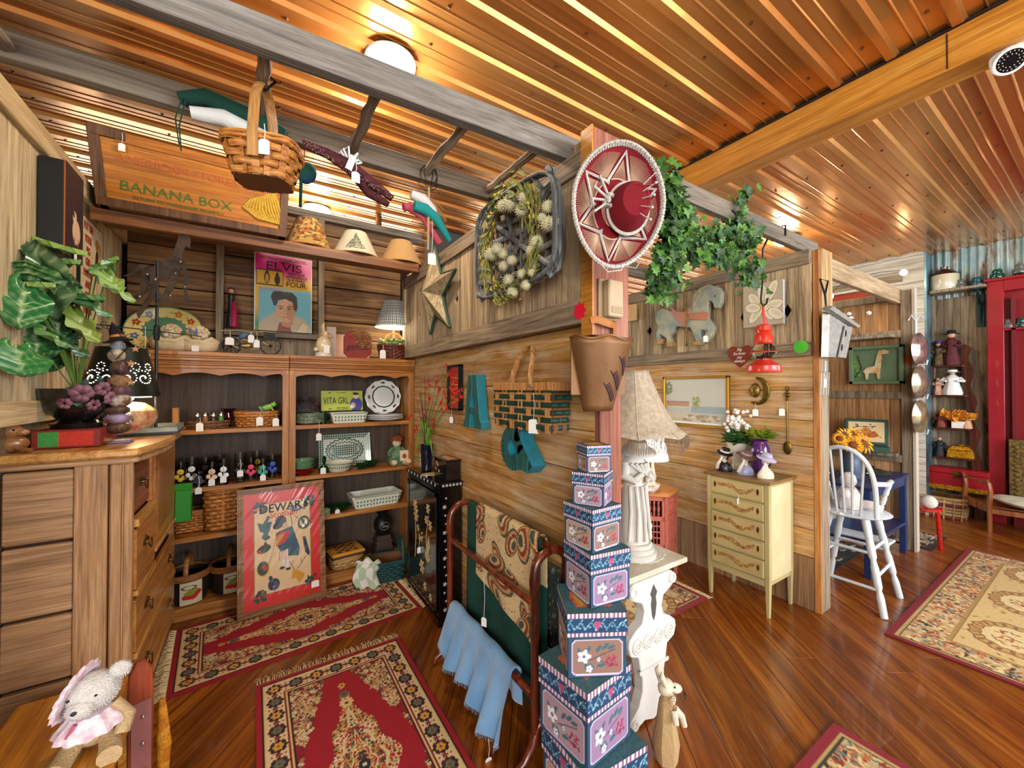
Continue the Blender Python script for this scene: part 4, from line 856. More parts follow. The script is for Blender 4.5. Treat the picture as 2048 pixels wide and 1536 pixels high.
# left lower shelves
t = thing('woven_basket', 'tall honey woven waste basket on the third shelf of the left bookcase', 'basket', on(449, .532, 3.40)); weave(t, .17, .15, .215, .84, WICK, 11, 12, 0)
t = thing('woven_basket', 'slanted rectangular woven basket beside the tall waste basket', 'basket', on(385, .532, 3.39)); weave(t, .19, .11, .12, .9, WICK, 8, 14, 0)
price_tag(t, (.095, -.03, .08), .02)
for px, y, lab in ((390, 3.41, 'round lidless basket painted with red chillies on the bottom shelf'), (462, 3.47, 'dark painted basket with wooden hoop behind the framed print')):
    t = thing('painted_basket', lab, 'basket', on(px, .082, y)); WB = wood('basket_hoop', '6a3c18', '94602c', 'b08040', 'x', .5, 2)
    B().lathe([(.085, 0), (.10, .15), (.096, .15), (.082, .005)], 28).build('body', M('dark_basket', '241a14', .6), t, sm=1); B().lathe([(.104, .13), (.106, .165), (.10, .165), (.10, .13)], 28).build('band', WB, t, sm=1)
    hoop(t, .2, .10, .15, 0, .011, WB, 'y')
    c = Cv(.10, .12, 40, 48, 'c9c0a0').ell(.05, .06, .035, .02, '7a8a30', 20).line([(.02, .04), (.06, .035), (.085, .06)], .022, 'b81818').ell(.04, .09, .035, .012, '3a3420', 0, .7).grain(.1)
    c.build('painted_label', t, lambda a, q: (.101*sin((a-.05)/.1*1.+.25), -.101*cos((a-.05)/.1*1.+.25), .005+q))
t = thing('letter_box', 'bright green metal box hooked beside the dresser end', 'box', (-.38, 3.305, .66)); B().bb((-.05, -.09, 0), (.03, -.02, .20)).build('body', M('leaf_green', '2c8a2c', .4), t, bev=.004); B().prism([(-.095, .20), (-.015, .20), (-.055, .235)], -.052, .032, Matrix(((0, 0, 1, 0), (1, 0, 0, 0), (0, 1, 0, 0), (0, 0, 0, 1)))).build('lid', M('leaf_green'), t)
# right shelf 1
PG = M('pattern_green', 'c9d2b4', .25, vary='3a6a48', vs=90, coat=.4)
def plates(name, lab, n, r, loc, mat, grp=None):
    for k in range(n):
        p = tag(B().lathe([(r*.5, 0), (r*.6, .002), (r, .014), (r, .017), (r*.6, .006), (.0001, .005)], 32).build(name, mat, None, sm=1, loc=(loc[0], loc[1], loc[2]+k*.0085)), lab % ['lowest', 'second lowest', 'third from bottom', 'fourth from bottom', 'third from top', 'second from top', 'topmost'][k if n == 7 else (0, 1, 6)[k]], 'plate', grp)
plates('dinner_plate', '%s green rimmed plate of the stack under the dark wrapped sweets', 7, .088, on(620, 1.226, 3.40), PG, 'stacked green plates')
t = thing('wrapped_sweets', 'cellophane wrapped bundle of dark candy on the green plates', 'sweets', on(622, 1.296, 3.40)); b = B()
for k in range(34): b.ell((uni(-.055, .05), uni(-.03, .03), .014+random.random()*.035+.012), uni(.010, .016), 7, 5)
b.build('sweets', M('plum', '2c1424', .2, vary='5a2030', vs=40), t, sm=1); B().lathe([(.07, .01), (.06, .05), (.02, .075), (.012, .085), (.045, .11)], 20, wob=lambda a, z: 1+.12*sin(a*7+z*60)).build('cellophane', M('cellophane', 'dfe2e8', .05, trans=.95, ior=1.1), t, sm=1)
q = on(684, 1.29, 3.46); t = thing('licence_plate', 'yellow green novelty licence plate leaning in the right bookcase', 'sign', (q[0], q[1], 1.272)); t.rotation_euler = (R(-8), 0, 0)
c = Cv(.235, .12, 130, 70, 'b4c24a'); c.rs = np.random.RandomState(1); c.C *= (1+.12*np.sin(c.X*18)[..., None]); c.ell(.196, .035, .036, .045, '43489a').ell(.196, .088, .015, .018, 'e8c8a8').ell(.196, .101, .018, .008, '3a2a1a').ell(.178, .030, .014, .018, 'd8a888').ell(.17, .022, .010, .012, 'e0e0e0')
c.build('plate_face', t, None, vcmat(.35), M4=MAT_Y(-.1175, -.002, 0)); B().bb((-.1175, -.001, 0), (.1175, .001, .12)).build('plate', M('tin', 'a8b048', .4), t, bev=.004)
INK = M('ink_navy', '232338', .6); text('VITA GRL', .056, INK, t, MAT_Y(-.035, -.0028, .058), sx=.60); text("I'M A HAPPY", .0105, INK, t, MAT_Y(-.005, -.0028, .108)); text('PEPPY PERSON', .010, INK, t, MAT_Y(.0, -.0028, .016)); text('YOU CAN BE TOO', .008, INK, t, MAT_Y(.0, -.0028, .006))
for (x, z) in ((-.07, .108), (.07, .108), (-.07, .012)): B().bb((x-.008, -.003, z-.002), (x+.008, -.002, z+.002)).build('slot', INK, t)
def bakedish(name, lab, w, d, h, loc, rz=0, tilt=0):
    t = thing(name, lab, 'dish', loc, rz); t.rotation_euler[0] = R(tilt); k = .84
    def ring(s, z): return [V3((w/2*s*x, d/2*s*y, z)) for x, y in ((-1, -.82), (-.86, -1), (.86, -1), (1, -.82), (1, .82), (.86, 1), (-.86, 1), (-1, .82))]
    b = B(); rs = [ring(k, 0), ring(1, h), ring(.93, h), ring(k*.9, .008)]; vs = [v for r in rs for v in r]
    b.add(vs, [(i*8+j, i*8+(j+1) % 8, (i+1)*8+(j+1) % 8, (i+1)*8+j) for i in range(3) for j in range(8)]+[tuple(range(24, 32)), tuple(range(8))[::-1]]); b.build('body', CERG, t, bev=.002)
    b = B(); n = int(w/.018)
    for i in range(n):
        x = -w/2*.86+w*.86*(i+.5)/n
        for zz in (.3, .6): b.prism([(-.006, 0), (0, .004), (.006, 0), (0, -.004)], 0, .001, MAT_Y(x, -d/2*(k+(1-k)*zz)-.0025, h*zz) @ T(rz=60 if i % 2 else -60))
    m = int(w/.008)
    for i in range(m):
        x = -w/2*.9+w*.9*(i+.5)/m; b.ell((x, -d/2-.0005, h*.93), (.003, .001, .003), 6, 4); b.ell((x, d/2*.955, h+.0003), (.003, .004, .001), 6, 4)
    b.build('painted_leaves', M('leaf_print', '2e5f48', .3), t); return t
bakedish('loaf_dish', 'cream loaf dish with green leaf print in front of the licence plate', .185, .09, .055, on(697, 1.226, 3.375), 2)
t = thing('glass_mug', 'dark green glass mug between the plates and loaf dish', 'mug', on(647, 1.226, 3.37)); B().lathe([(.02, 0), (.022, .07), (.02, .07), (.018, .005)], 16).build('body', GGLASS, t, sm=1); B().tube([(.022, 0, .06), (.04, 0, .05), (.04, 0, .02), (.022, 0, .012)], .003).build('handle', GGLASS, t, sm=1); price_tag(t, (-.03, -.05, .02), .075)
plates('dinner_plate', '%s white plate lying flat under the upright scenic plate', 3, .10, on(771, 1.226, 3.40), M('plate_white', 'dfe2e0', .15, coat=.5), 'white plates lying flat')
q = on(771, 1.262, 3.47); t = thing('scenic_plate', 'white scalloped plate with green ring and farm scene standing upright', 'plate', q); t.rotation_euler = (R(-12), 0, 0)
c = Cv(.2, .2, 120, 120, 'dde0e2'); c.ell(.1, .1, .066, .066, '1c4a38').ell(.1, .1, .058, .058, 'd8dce0').ell(.1, .1, .05, .045, 'b8c0a0').ell(.09, .115, .03, .02, '5a7040').ell(.1, .102, .016, .012, 'a05a40').ell(.11, .085, .03, .012, '8a7a50').ell(.075, .08, .02, .008, 'c8c0a8')
for k in range(8): a = k*PI/4; c.ell(.1+.083*cos(a), .1+.083*sin(a), .011, .006, '3c4a40', math.degrees(a)+90).ell(.1+.083*cos(a+.12), .1+.083*sin(a+.12), .005, .004, '8a4a3a')
c.grain(.12)
c.build('plate_face', t, lambda a, b_: (lambda x, y: (lambda r, an, s: ((x*s), -.004-.012*(min(1, r)**2)-.0, .1+y*s))(math.hypot(x, y)/.1, math.atan2(y, x), min(1, (1+.025*cos(12*math.atan2(y, x)))*.098/max(math.hypot(x, y), .098))))(a-.1, b_-.1), vcmat(.15, coat=.5))
B().lathe([(.045, .006), (.06, .004), (.098, -.014), (.1, -.012), (.06, .008)], 40, T(0, 0, .1, 90, 0, 0), wob=lambda a, z: 1+.025*cos(a*12)).build('rim', M('plate_white'), t, sm=1)
# right shelf 2
for k, z in enumerate((0, .03, .05)):
    t = tag(B().lathe([(.02, 0), (.045, .012), (.062, .045), (.058, .045), (.04, .016), (.0001, .008)], 28, wob=lambda a, zz_: 1+(.06*cos(a*8) if zz_ > .03 else 0)).build('bowl', M('cabbage_green', '5a8a68', .25, vary='7aa07a', vs=8, coat=.4), None, sm=1, loc=(*on(606, 0, 3.41)[:2], .846+z)), ('lowest', 'middle', 'topmost')[k]+' green ceramic cabbage leaf bowl of the stack on the right bookcase', 'bowl', 'nested cabbage bowls')
t = thing('glass_dish', 'bright red pressed glass dish at the shelf front beside green bowls', 'dish', on(609, .846, 3.34)); B().lathe([(.02, 0), (.025, .01), (.045, .035), (.042, .037), (.02, .012), (.0001, .01)], 30, wob=lambda a, z: 1+.10*cos(a*14)).build('body', RGLASS, t, sm=1)
t = thing('perfume_bottle', 'dark green glass bottle with stopper on the middle right shelf', 'bottle', on(649, .846, 3.36)); B().lathe([(.0001, 0), (.026, 0), (.03, .012), (.022, .034), (.008, .045), (.008, .055)], 16).build('body', GGLASS, t, sm=1); B().lathe([(.005, .055), (.011, .062), (.012, .085), (.003, .095), (.0001, .096)], 8).build('stopper', GGLASS, t); price_tag(t, (-.01, -.034, .05), .02)
q = on(693, .848, 3.50); t = thing('serving_platter', 'large rectangular green and white patterned platter standing upright', 'platter', q); t.rotation_euler = (R(-12), 0, 0)
c = Cv(.30, .20, 190, 130, 'd4dccf'); ed = np.minimum(np.minimum(c.X, .30-c.X), np.minimum(c.Y, .20-c.Y)); sc_ = (np.hypot((c.X*80) % 1-.5, (c.Y*80) % 1-.5) < .36); c.on((ed < .028) & ~sc_, '2c5c4c'); c.on((np.abs(c.X-.15) < .075) & (np.abs(c.Y-.1) < .035) & ~sc_, '2c5c4c')
for k in range(46):
    a = 2*PI*k/46
    for rr_, s_ in ((.78, 1), (1.02, -1)): x, y = .15+.125*rr_*.82*cos(a), .10+.072*rr_*.92*sin(a)
    c.ell(x, y, .012, .0035, '355f4c', math.degrees(a)+50*(1 if k % 2 else -1))
    c.ell(.15+.09*cos(a), .10+.048*sin(a), .010, .003, '4a7058', math.degrees(a)+50*(1 if k % 2 else -1))
c.build('platter_face', t, lambda a, b_: (a-.15, -.004-.012*max(0, 1-min(min(a, .3-a), min(b_, .2-b_))/.03), b_), vcmat(.15, coat=.5)); B().bb((-.148, -.002, .002), (.148, .006, .198)).build('platter_back', CERG, t, bev=.004)
t = thing('round_dish', 'round green and white stoneware dish in front of the upright platter', 'dish', on(680, .846, 3.375)); B().lathe([(.05, 0), (.06, .01), (.076, .045), (.08, .05), (.074, .05), (.056, .014), (.0001, .01)], 32).build('body', CERG, t, sm=1)
b = B()
for k in range(40): a = 2*PI*k/40; b.ell((.0705*cos(a), .0705*sin(a), .028), (.002, .002, .009), 6, 4, (0, 25 if k % 2 else -25, math.degrees(a)))
for k in range(64): a = 2*PI*k/64; b.ell((.0785*cos(a), .0785*sin(a), .046), .0032, 5, 4)
b.build('painted_leaves', M('leaf_print'), t)
for (px, y, r, lab) in ((724, 3.37, .035, 'small dark green glass bowl right of the round stoneware dish'), (741, 3.42, .045, 'larger dark green scalloped glass bowl beside the rag doll'), (656, 3.385, .0, '')):
    if r: t = tag(B().lathe([(.02, 0), (r*.8, .012), (r, .035), (r*.93, .035), (.018, .008), (.0001, .007)], 24, wob=lambda a, z: 1+.07*cos(a*10)).build('glass_bowl', GGLASS, None, sm=1, loc=on(px, .846, y)), lab, 'bowl')
# rag doll
t = thing('rag_doll', 'seated rag doll in a green dress with brown hat and apron', 'doll', on(796, .846, 3.37)); CLO = M('doll_muslin', 'd0bc98', .9, bmp=.3)
B().lathe([(.035, 0), (.042, .02), (.038, .05), (.022, .085), (.012, .092)], 16).build('dress', M('green_dress', '3e5a48', .9, vary='6a8a64', vs=60), t, sm=1)
B().ell((0, 0, .108), (.022, .021, .023), 14, 10).build('head', CLO, t, sm=1); B().ell((.008, -.021, .11), (.002, .001, .002)).ell((-.008, -.021, .11), (.002, .001, .002)).build('eyes', M('black_thread', '15110f', .8), t)
b = B()
for k in range(60): a, e = random.random()*2*PI, uni(.1, 1.3); b.ell((.026*cos(a)*cos(e), .026*sin(a)*cos(e)+.004, .115+.024*sin(e)), .007, 6, 4)
b.build('hair', M('auburn_wool', '7a3a14', .9), t, sm=1)
for s in (-1, 1):
    B().tube([(s*.022, -.01, .012), (s*.03, -.045, .014), (s*.034, -.07, .016), (s*.034, -.08, .026)], [.013, .012, .011, .013], 8).build('leg', CLO, t, sm=1); B().tube([(s*.022, 0, .078), (s*.042, -.012, .06), (s*.04, -.03, .045)], [.010, .009, .007], 8).build('arm', M('green_dress'), t, sm=1)
c = Cv(.045, .05, 30, 30, 'cfc0a0').ell(.022, .022, .011, .011, '9a3a24').line([(.022, .03), (.022, .036)], .003, '4a5a30'); c.build('apron', t, None, M4=MAT_Y(.004, -.044, .022, 12))
# right shelf 3
t = thing('glass_leaf_dish', 'deep green glass leaf dish on the third shelf of the right bookcase', 'dish', on(678, .526, 3.37)); B().lathe([(.03, 0), (.05, .01), (.085, .032), (.082, .034), (.04, .01), (.0001, .007)], 32, sx=1, sy=.6, wob=lambda a, z: 1+.08*cos(a*9)).build('body', GGLASS, t, sm=1); price_tag(t, (-.01, -.045, .03), .01)
bakedish('baking_dish', 'large rectangular green and white baking dish, third shelf right end', .26, .15, .062, on(753, .526, 3.40), 3)
t = thing('trinket_box', 'small oval green and cream lidded box beside the framed print', 'box', on(650, .526, 3.36)); B().lathe([(.03, 0), (.032, .014), (.033, .016), (.033, .026), (.02, .034), (.0001, .036)], 24).build('body', PG, t, sm=1)
# bottom shelf
t = thing('lidded_basket', 'square woven basket with checkered wooden lid on the bottom right shelf', 'basket', on(694, .082, 3.39), 6); weave(t, .17, .15, .06, .92, wood('pale_wicker', 'a0743c', 'c99c5e', 'e0b878', 'x', .5, 3), 4, 12, 0)
B().bb((-.09, -.08, .062), (.09, .08, .07)).build('band', M('violet_band', '2c2638', .6), t, bev=.004); B().bb((-.092, -.082, .07), (.092, .082, .09)).build('lid', wood('lid_wood', 'b87820', 'd89838', 'e8b050', 'x', .35, 1), t, bev=.01)
b = B()
for i in range(5):
    for j in range(5):
        if (i+j) % 2 == 0: b.bb((-.055+i*.022, -.055+j*.022, .0901), (-.035+i*.022, -.035+j*.022, .0909))
b.build('checker_inlay', M('checker_brown', '5a3018', .5), t)
t = thing('urn_lamp', 'black ball urn with fluted rim on a stepped pedestal base', 'urn', on(766, .082, 3.47)); UM = M('pewter_black', '1c1a1a', .4, .3)
for k, (s, z0, z1) in enumerate(((.15, 0, .02), (.14, .02, .07), (.12, .07, .10), (.13, .10, .115), (.11, .115, .15))): B().box((0, 0, (z0+z1)/2), (s, s, z1-z0), taper=.9).build('plinth_step', M('umber_base', '3c2c24', .5), t, bev=.002)
B().lathe([(.03, .15), (.045, .165), (.062, .20), (.066, .23), (.058, .265), (.038, .285), (.03, .295), (.042, .31), (.044, .318), (.02, .335), (.0001, .34)], 28).build('body', UM, t, sm=1)
b = B(); b.tube([(.035*cos(a), -.064+.004*abs(cos(a))*2, .225+.028*sin(a)) for a in np.linspace(0, 2*PI, 22)[:-1]], .0015, 5, True); b.build('oval_engraving', M('silver_line', '9a968c', .4), t); text('Gw', .03, M('silver_line'), t, MAT_Y(0, -.0685, .226))
t = thing('fabric_basket', 'dark green wicker basket on the floor with a checked cloth spilling out', 'basket', (.865, 3.17, .0), -8); weave(t, .24, .17, .13, .85, M('green_wicker', '0c3a3a', .6, vary='124a48', vs=20), 8, 16, .0); hoop(t, .17, .13, .12, .09, .009, M('green_wicker'), 'y')
c = Cv(.30, .30, 60, 60, 'd8d4cc')
for i in range(4):
    for j in range(4):
        if (i+j) % 2: c.rect(i*.08, j*.08, i*.08+.08, j*.08+.08, ('a8bca0', '6a9a64')[(i*j) % 2])
cl = c.build('checked_cloth', None, lambda a, b_: V3((.865-.165+(a-.15)*.55+.02*sin(b_*22), 3.125-.085*sin(min(1, a/.3)*PI)*.5-(b_*.22 if b_ > .12 else 0)*.55+.03*sin(a*17), .012+.21*max(0, 1-(b_/.30)**2)*(1-.35*abs(a/.3-.45))+.012*sin(a*50+b_*24))), vcmat(.95), solid=.004)
tag(cl, 'white and green checked cloth draped over the dark green floor basket', 'cloth')
# ---- top of the bookcases
ZT = 1.741
def onp(px, y, z=ZT): v = P(px, 700, y=y); return (v.x, y, z)
v = P(322, 620, y=3.50); t = thing('decorative_platter', 'big oval ceramic platter, yellow floral rim, green centre, behind iron horse', 'platter', (v.x, 3.50, ZT)); t.rotation_euler = (R(-10), R(-8), 0)
c = Cv(.52, .40, 200, 160, 'd8c070'); c.ell(.26, .2, .26, .2, '5a8a6a').ell(.26, .2, .25, .19, 'dfc878'); c.rs = np.random.RandomState(4)
for k in range(36): a = 2*PI*k/36; c.ell(.26+.145*cos(a), .2+.105*sin(a), .012, .006, ('8a3a30', 'e4dcc8')[k % 2], math.degrees(a))
c.ell(.26, .2, .135, .095, 'a8c8a0').ell(.26, .2, .115, .08, '86b48c').ell(.26, .2, .085, .058, 'a4c8a4').ell(.26, .2, .05, .034, '90bc98')
for (a, col) in ((.4, 'b83818'), (1.0, 'c87828'), (2.0, '4a6aa0'), (3.4, '4a6aa8'), (4.2, '3c7a3c'), (5.2, 'b83a28'), (2.6, '9a3020')):
    c.flower(.26+.2*cos(a), .2+.15*sin(a), .028, col, 'd8b040'); c.line([(.26+.2*cos(a+.1), .2+.15*sin(a+.1)), (.26+.205*cos(a+.3), .2+.155*sin(a+.3))], .005, '5a7a34')
def plf(a, b_):
    x, y = a-.26, b_-.2; r = math.hypot(x/.26, y/.2); s = min(1, .99/max(r, 1e-6)) if r > .99 else 1
    return (x*s, -.005-.03*(min(r, 1)**2), .2+y*s)
c.build('platter_face', t, plf, vcmat(.2, coat=.4)); B().lathe([(.12, .02), (.25, -.012), (.26, -.03), (.255, -.034), (.245, -.018), (.11, .014)], 48, T(0, .0, .2, 90, 0, 0) @ Matrix.Diagonal((1, .77, 1, 1))).build('platter_back', M('platter_green', '5a8a6a', .3), t, sm=1)
CLAY = M('clay_cream', 'c8b088', .7, vary='d8c8a4', vs=12, bmp=.3)
for px, lab in ((340, 'cream clay cherub head planter left of its twin on the bookcase'), (397, 'cream clay cherub head planter with blue N sticker, right of its twin')):
    t = thing('cherub_planter', lab, 'planter', onp(px, 3.36)); b = B(); b.lathe([(.045, 0), (.07, .012), (.082, .035), (.078, .055), (.065, .06), (.05, .03)], 26, sy=.6, wob=lambda a, z: 1+.04*sin(a*5)); b.ell((0, .01, .085), (.036, .032, .038), 16, 12).ell((0, -.022, .082), (.006, .007, .006)).ell((-.016, -.018, .076), (.011, .008, .010)).ell((.016, -.018, .076), (.011, .008, .010)).build('body', CLAY, t, sm=1)
    b = B()
    for k in range(44): a, e = random.random()*2*PI, uni(.25, 1.5); b.ell((.036*cos(a)*cos(e), .01+.033*sin(a)*cos(e), .088+.038*sin(e)), .009, 7, 5)
    b.build('curls', CLAY, t, sm=1)
    for s in (-1, 1): b = B(); b.tube([(s*.07, 0, .05), (s*.05, -.03, .065), (s*.018, -.04, .045), (s*.0, -.042, .05)], [.014, .013, .012, .009], 8); b.build('arm', CLAY, t, sm=1)
    if px == 397: text('N', .05, M('sticker_blue', '2c5a9a', .5), t, MAT_Y(-.02, -.033, .095)); price_tag(t, (-.01, -.045, .05), .02)
# iron horse on a pole (stands on the dresser)
IRON = M('rust_iron', '4a3a2a', .55, .5, vary='2a241e', vs=14, bmp=.2); BLK = M('black_iron', '1a2024', .4, .4)
v = P(312, 800, y=2.95); t = thing('iron_stand', 'thin black iron pole stand with cross arms on the dresser top', 'stand', (v.x, 2.95, 1.252)); zc = lambda py: P(312, py, y=2.95).z-1.252
B().lathe([(.06, 0), (.06, .008), (.012, .014)], 24).build('base', BLK, t, sm=1); B().tube([(0, 0, .01), (0, 0, zc(520))], .0075, 8).build('pole', BLK, t, sm=1); B().lathe([(.012, zc(680)), (.015, zc(672)), (.015, zc(655)), (.012, zc(650))], 10).build('collar', BLK, t)
B().tube([(-.29, .0, zc(655)), (0, 0, zc(662)), (.20, .0, zc(668))], .003, 6).build('arm', BLK, t); B().tube([(0, -.1, zc(672)), (0, .1, zc(662))], .003, 6).build('arm', BLK, t); price_tag(t, (-.045, -.02, zc(655)), .15, .045, .06)
hz = 1.252+zc(520); t = thing('iron_horse', 'rusty riveted cut metal horse figure on top of the iron pole', 'figure', (v.x, 2.95, hz))
k_ = lambda px, py: ((P(px, py, y=2.95).x-v.x), (P(px, py, y=2.95).z-hz))
Mh = Matrix(((1, 0, 0, 0), (0, 0, -1, 0), (0, 1, 0, 0), (0, 0, 0, 1)))
for nm, pts, y0 in (('body', [(303, 535), (325, 522), (345, 508), (352, 490), (358, 470), (366, 452), (372, 466), (382, 478), (380, 497), (372, 492), (366, 505), (362, 528), (360, 545), (350, 560), (325, 556), (308, 558), (295, 548), (296, 538)], 0), ('tail', [(300, 530), (282, 540), (262, 552), (246, 552), (262, 545), (280, 528)], .004), ('leg', [(350, 535), (362, 540), (350, 575), (340, 590), (318, 615), (312, 608), (330, 585), (338, 560)], -.012), ('leg', [(360, 520), (368, 522), (378, 560), (372, 575), (378, 605), (372, 608), (366, 576), (368, 560)], .012), ('leg', [(285, 540), (300, 545), (296, 580), (280, 595), (262, 602), (262, 594), (278, 584), (280, 565)], .012), ('leg', [(300, 550), (318, 558), (312, 590), (284, 630), (278, 638), (274, 628), (298, 590), (302, 570)], -.012)):
    b = B(); b.prism([k_(*p) for p in pts], -.0035, .0035, T(0, y0, 0) @ Mh); b.build(nm, IRON, t)
b = B()
for p in ((352, 548), (362, 525), (296, 550), (342, 592), (281, 594), (312, 560), (371, 575)): x, z = k_(*p); b.ell((x, -.017, z), .006, 8, 5)
b.build('rivet', M('steel_rivet', 'b0aca4', .3, .8), t, sm=1)
# standing doll on the stud rail
v = P(462, 655, y=3.57); t = thing('costume_doll', 'small doll in dark blue and pink dress on the wall stud', 'doll', (v.x, 3.575, 1.946)); b = B(); b.lathe([(.022, 0), (.026, .01), (.020, .10), (.014, .16), (.018, .19), (.008, .205)], 14); b.build('dress', M('navy_satin', '121428', .4), t, sm=1); B().lathe([(.012, .0), (.02, .01), (.012, .14), (.0001, .16)], 10, T(.014, -.012, 0)).build('sash', M('hot_pink', 'b01848', .5), t, sm=1); B().ell((0, -.003, .218), .015).build('head', M('doll_skin', 'c89a7c', .6), t, sm=1); B().ell((0, .004, .226), (.018, .016, .014)).build('hair', M('black_hair', '0c0a0a', .6), t, sm=1)
# posters
q = P(510, 600, y=3.56); q2 = P(623, 600, y=3.56); W_ = q2.x-q.x; zb, zt = 1.947, P(560, 510, y=3.56).z
t = thing('concert_poster', 'pink to yellow concert poster in clear sleeve on the back wall', 'poster', (q.x, 3.594, zb)); H_ = zt-zb
B().bb((-.006, .0, -.0), (W_+.006, .003, H_+.004)).build('backing_sheet', M('paper_white', 'e4e4e2', .4), t)
c = Cv(W_, H_, 90, 130, 'e0a818'); u = (c.Y/H_)[..., None]; c.C[:] = np.where(u > .80, np.array(hx('e0208a')), np.where(u > .66, np.array(hx('e0208a'))*(u-.66)/.14+np.array(hx('e8b020'))*(.8-u)/.14, np.where(u > .30, np.array(hx('e0b01c')), np.array(hx('e0b01c'))*np.clip((u-.1)/.2, 0, 1)+np.array(hx('2c8a3c'))*np.clip((.3-u)/.2, 0, 1))))
c.rect(.02*W_, .60*H_, .48*W_, .80*H_, '2a2218').rect(.03*W_, .61*H_, .47*W_, .79*H_, 'd8a828')
for (x, y, rx, ry) in ((.2, .70, .05, .08), (.2, .76, .03, .03), (.38, .68, .05, .07), (.38, .75, .025, .03)): c.ell(x*W_, y*H_, rx*W_, ry*H_, '2a2218')
c.ell(.2*W_, .69*H_, .03*W_, .06*H_, 'c89828').build('poster_sheet', t, None, vcmat(.35), M4=MAT_Y(0, -.001, 0))
K = M('poster_black', '241018', .5)
for s, sz, x, z, sx in (('INTERNATIONAL HOTEL', .03, .5, .955, .95), ('PRESENTS', .014, .5, .918, 1), ('ELVIS', .088, .5, .855, 1.25), ('FIRST LIVE', .026, .72, .775, 1), ('APPEARANCE', .025, .73, .735, .98), ('IN 8 YEARS', .025, .72, .695, 1), ('FOUR', .055, .72, .635, 1)): text(s, sz, K, t, MAT_Y(x*W_, -.0022, z*H_), sx=sx, bold=.0006)
q = P(517, 660, y=3.55); q2 = P(622, 660, y=3.55); W_ = q2.x-q.x; H_ = P(560, 575, y=3.55).z-1.947
t = thing('record_sleeve', 'light blue record sleeve with a portrait of a dark haired man', 'record', (q.x, 3.585, 1.947)); B().bb((0, 0, 0), (W_, .004, H_)).build('sleeve', M('paper_white'), t)
c = Cv(1, .86*1, 150, 128, '68b0c0'); c.poly([(0, 0), (0, .12), (.12, .26), (.3, .38), (.42, .4), (.66, .34), (.85, .28), (1, .12), (1, 0)], 'b8a888').poly([(.34, 0), (.38, .16), (.46, .2), (.58, .16), (.62, 0)], '8a2a1e').poly([(.42, .12), (.44, .34), (.62, .34), (.66, .16), (.56, .08)], 'b88460')
c.ell(.50, .42, .175, .24, 'd09c74').ell(.60, .40, .08, .17, 'b88058').poly([(.28, .50), (.22, .68), (.26, .78), (.42, .84), (.6, .82), (.72, .72), (.74, .52), (.70, .38), (.66, .46), (.64, .60), (.5, .66), (.36, .62), (.33, .52)], '1e1410').ell(.5, .76, .1, .02, '4a3424').ell(.41, .46, .04, .012, '2a1a14').ell(.57, .46, .04, .012, '2a1a14').line([(.35, .51), (.46, .50)], .014, '20140e').line([(.53, .50), (.63, .51)], .014, '20140e').line([(.49, .46), (.475, .36), (.51, .35)], .012, 'b07850').line([(.44, .285), (.55, .285)], .018, 'a05444').poly([(.7, .0), (.82, .2), (.95, .14), (.9, 0)], 'd0c0a0').line([(.72, .02), (.84, .22)], .01, '8a7a60').ell(.68, .40, .025, .05, 'b88058')
c.rect(0, .80, 1, .86, '7ab8c4'); c.build('portrait', t, None, vcmat(.4), M4=MAT_Y(0, -.001, 0) @ Matrix.Diagonal((W_, H_/.86, 1, 1))); text('ELVIS PRESLEY', .030, M('sleeve_red', 'c04858', .5), t, MAT_Y(W_*.22, -.002, H_*.955), sx=.8); text('LOVING YOU', .030, M('sleeve_yellow', 'd0b860', .5), t, MAT_Y(W_*.60, -.002, H_*.955), sx=.6)
# wire tricycle
GW = M('gilt_wire', '8a7448', .35, .8); t = thing('wire_motorbike', 'gold and black wire model tricycle with sidecar basket on the bookcase top', 'model', onp(500, 3.34))
def wheel(x, r, y=0, nm='wheel'):
    b = B(); b.tube([(x+r*cos(a), y, r+.002+r*sin(a)) for a in np.linspace(0, 2*PI, 25)[:-1]], .004, 6, True)
    for k in range(8): a = 2*PI*k/8; b.tube([(x, y, r), (x+r*cos(a), y, r+r*sin(a))], .001, 4)
    b.ell((x, y, r), .008); b.build(nm, BLK if nm == 'wheel' else GW, t, sm=1)
wheel(-.085, .042, -.02); wheel(.095, .050, -.02); wheel(-.085, .042, .03)
b = B()
for pts in ([(-.085, -.02, .042), (-.04, -.01, .03), (.03, -.01, .03), (.05, -.01, .075), (.095, -.02, .05)], [(-.12, 0, .08), (-.05, 0, .085), (.02, 0, .07), (.05, -.01, .075)], [(-.13, 0, .12), (-.06, 0, .128), (.0, 0, .122), (.06, 0, .13), (.12, 0, .128)], [(-.085, 0, .04), (-.09, 0, .12)], [(0, 0, .03), (0, 0, .122)], [(-.05, -.012, .03), (-.02, -.012, .05), (.02, -.012, .045), (.04, -.012, .03)], [(.05, -.04, .12), (.05, .04, .12)]): b.tube(pts, .0028, 6)
b.build('frame', GW, t, sm=1)
B().ell((-.03, 0, .10), (.028, .014, .016), 12, 8, (0, -35, 0)).build('seat', M('blue_grey', '4a6478', .6), t, sm=1); B().ell((-.02, -.01, .045), (.035, .012, .016), 12, 8).build('engine', GW, t, sm=1)
b = B(); [b.bb((.065, -.03+.0, .085+k*.012), (.115, .02, .088+k*.012)) for k in range(4)]; [b.bb((.065+k*.012, -.031, .085), (.067+k*.012, -.029, .125)) for k in range(5)]; b.build('luggage_rack', BLK, t)
price_tag(t, (-.09, -.03, .09), .01, .04, .04, 20); price_tag(t, (.005, -.03, .12), .02); price_tag(t, (.03, -.03, .12), .045)
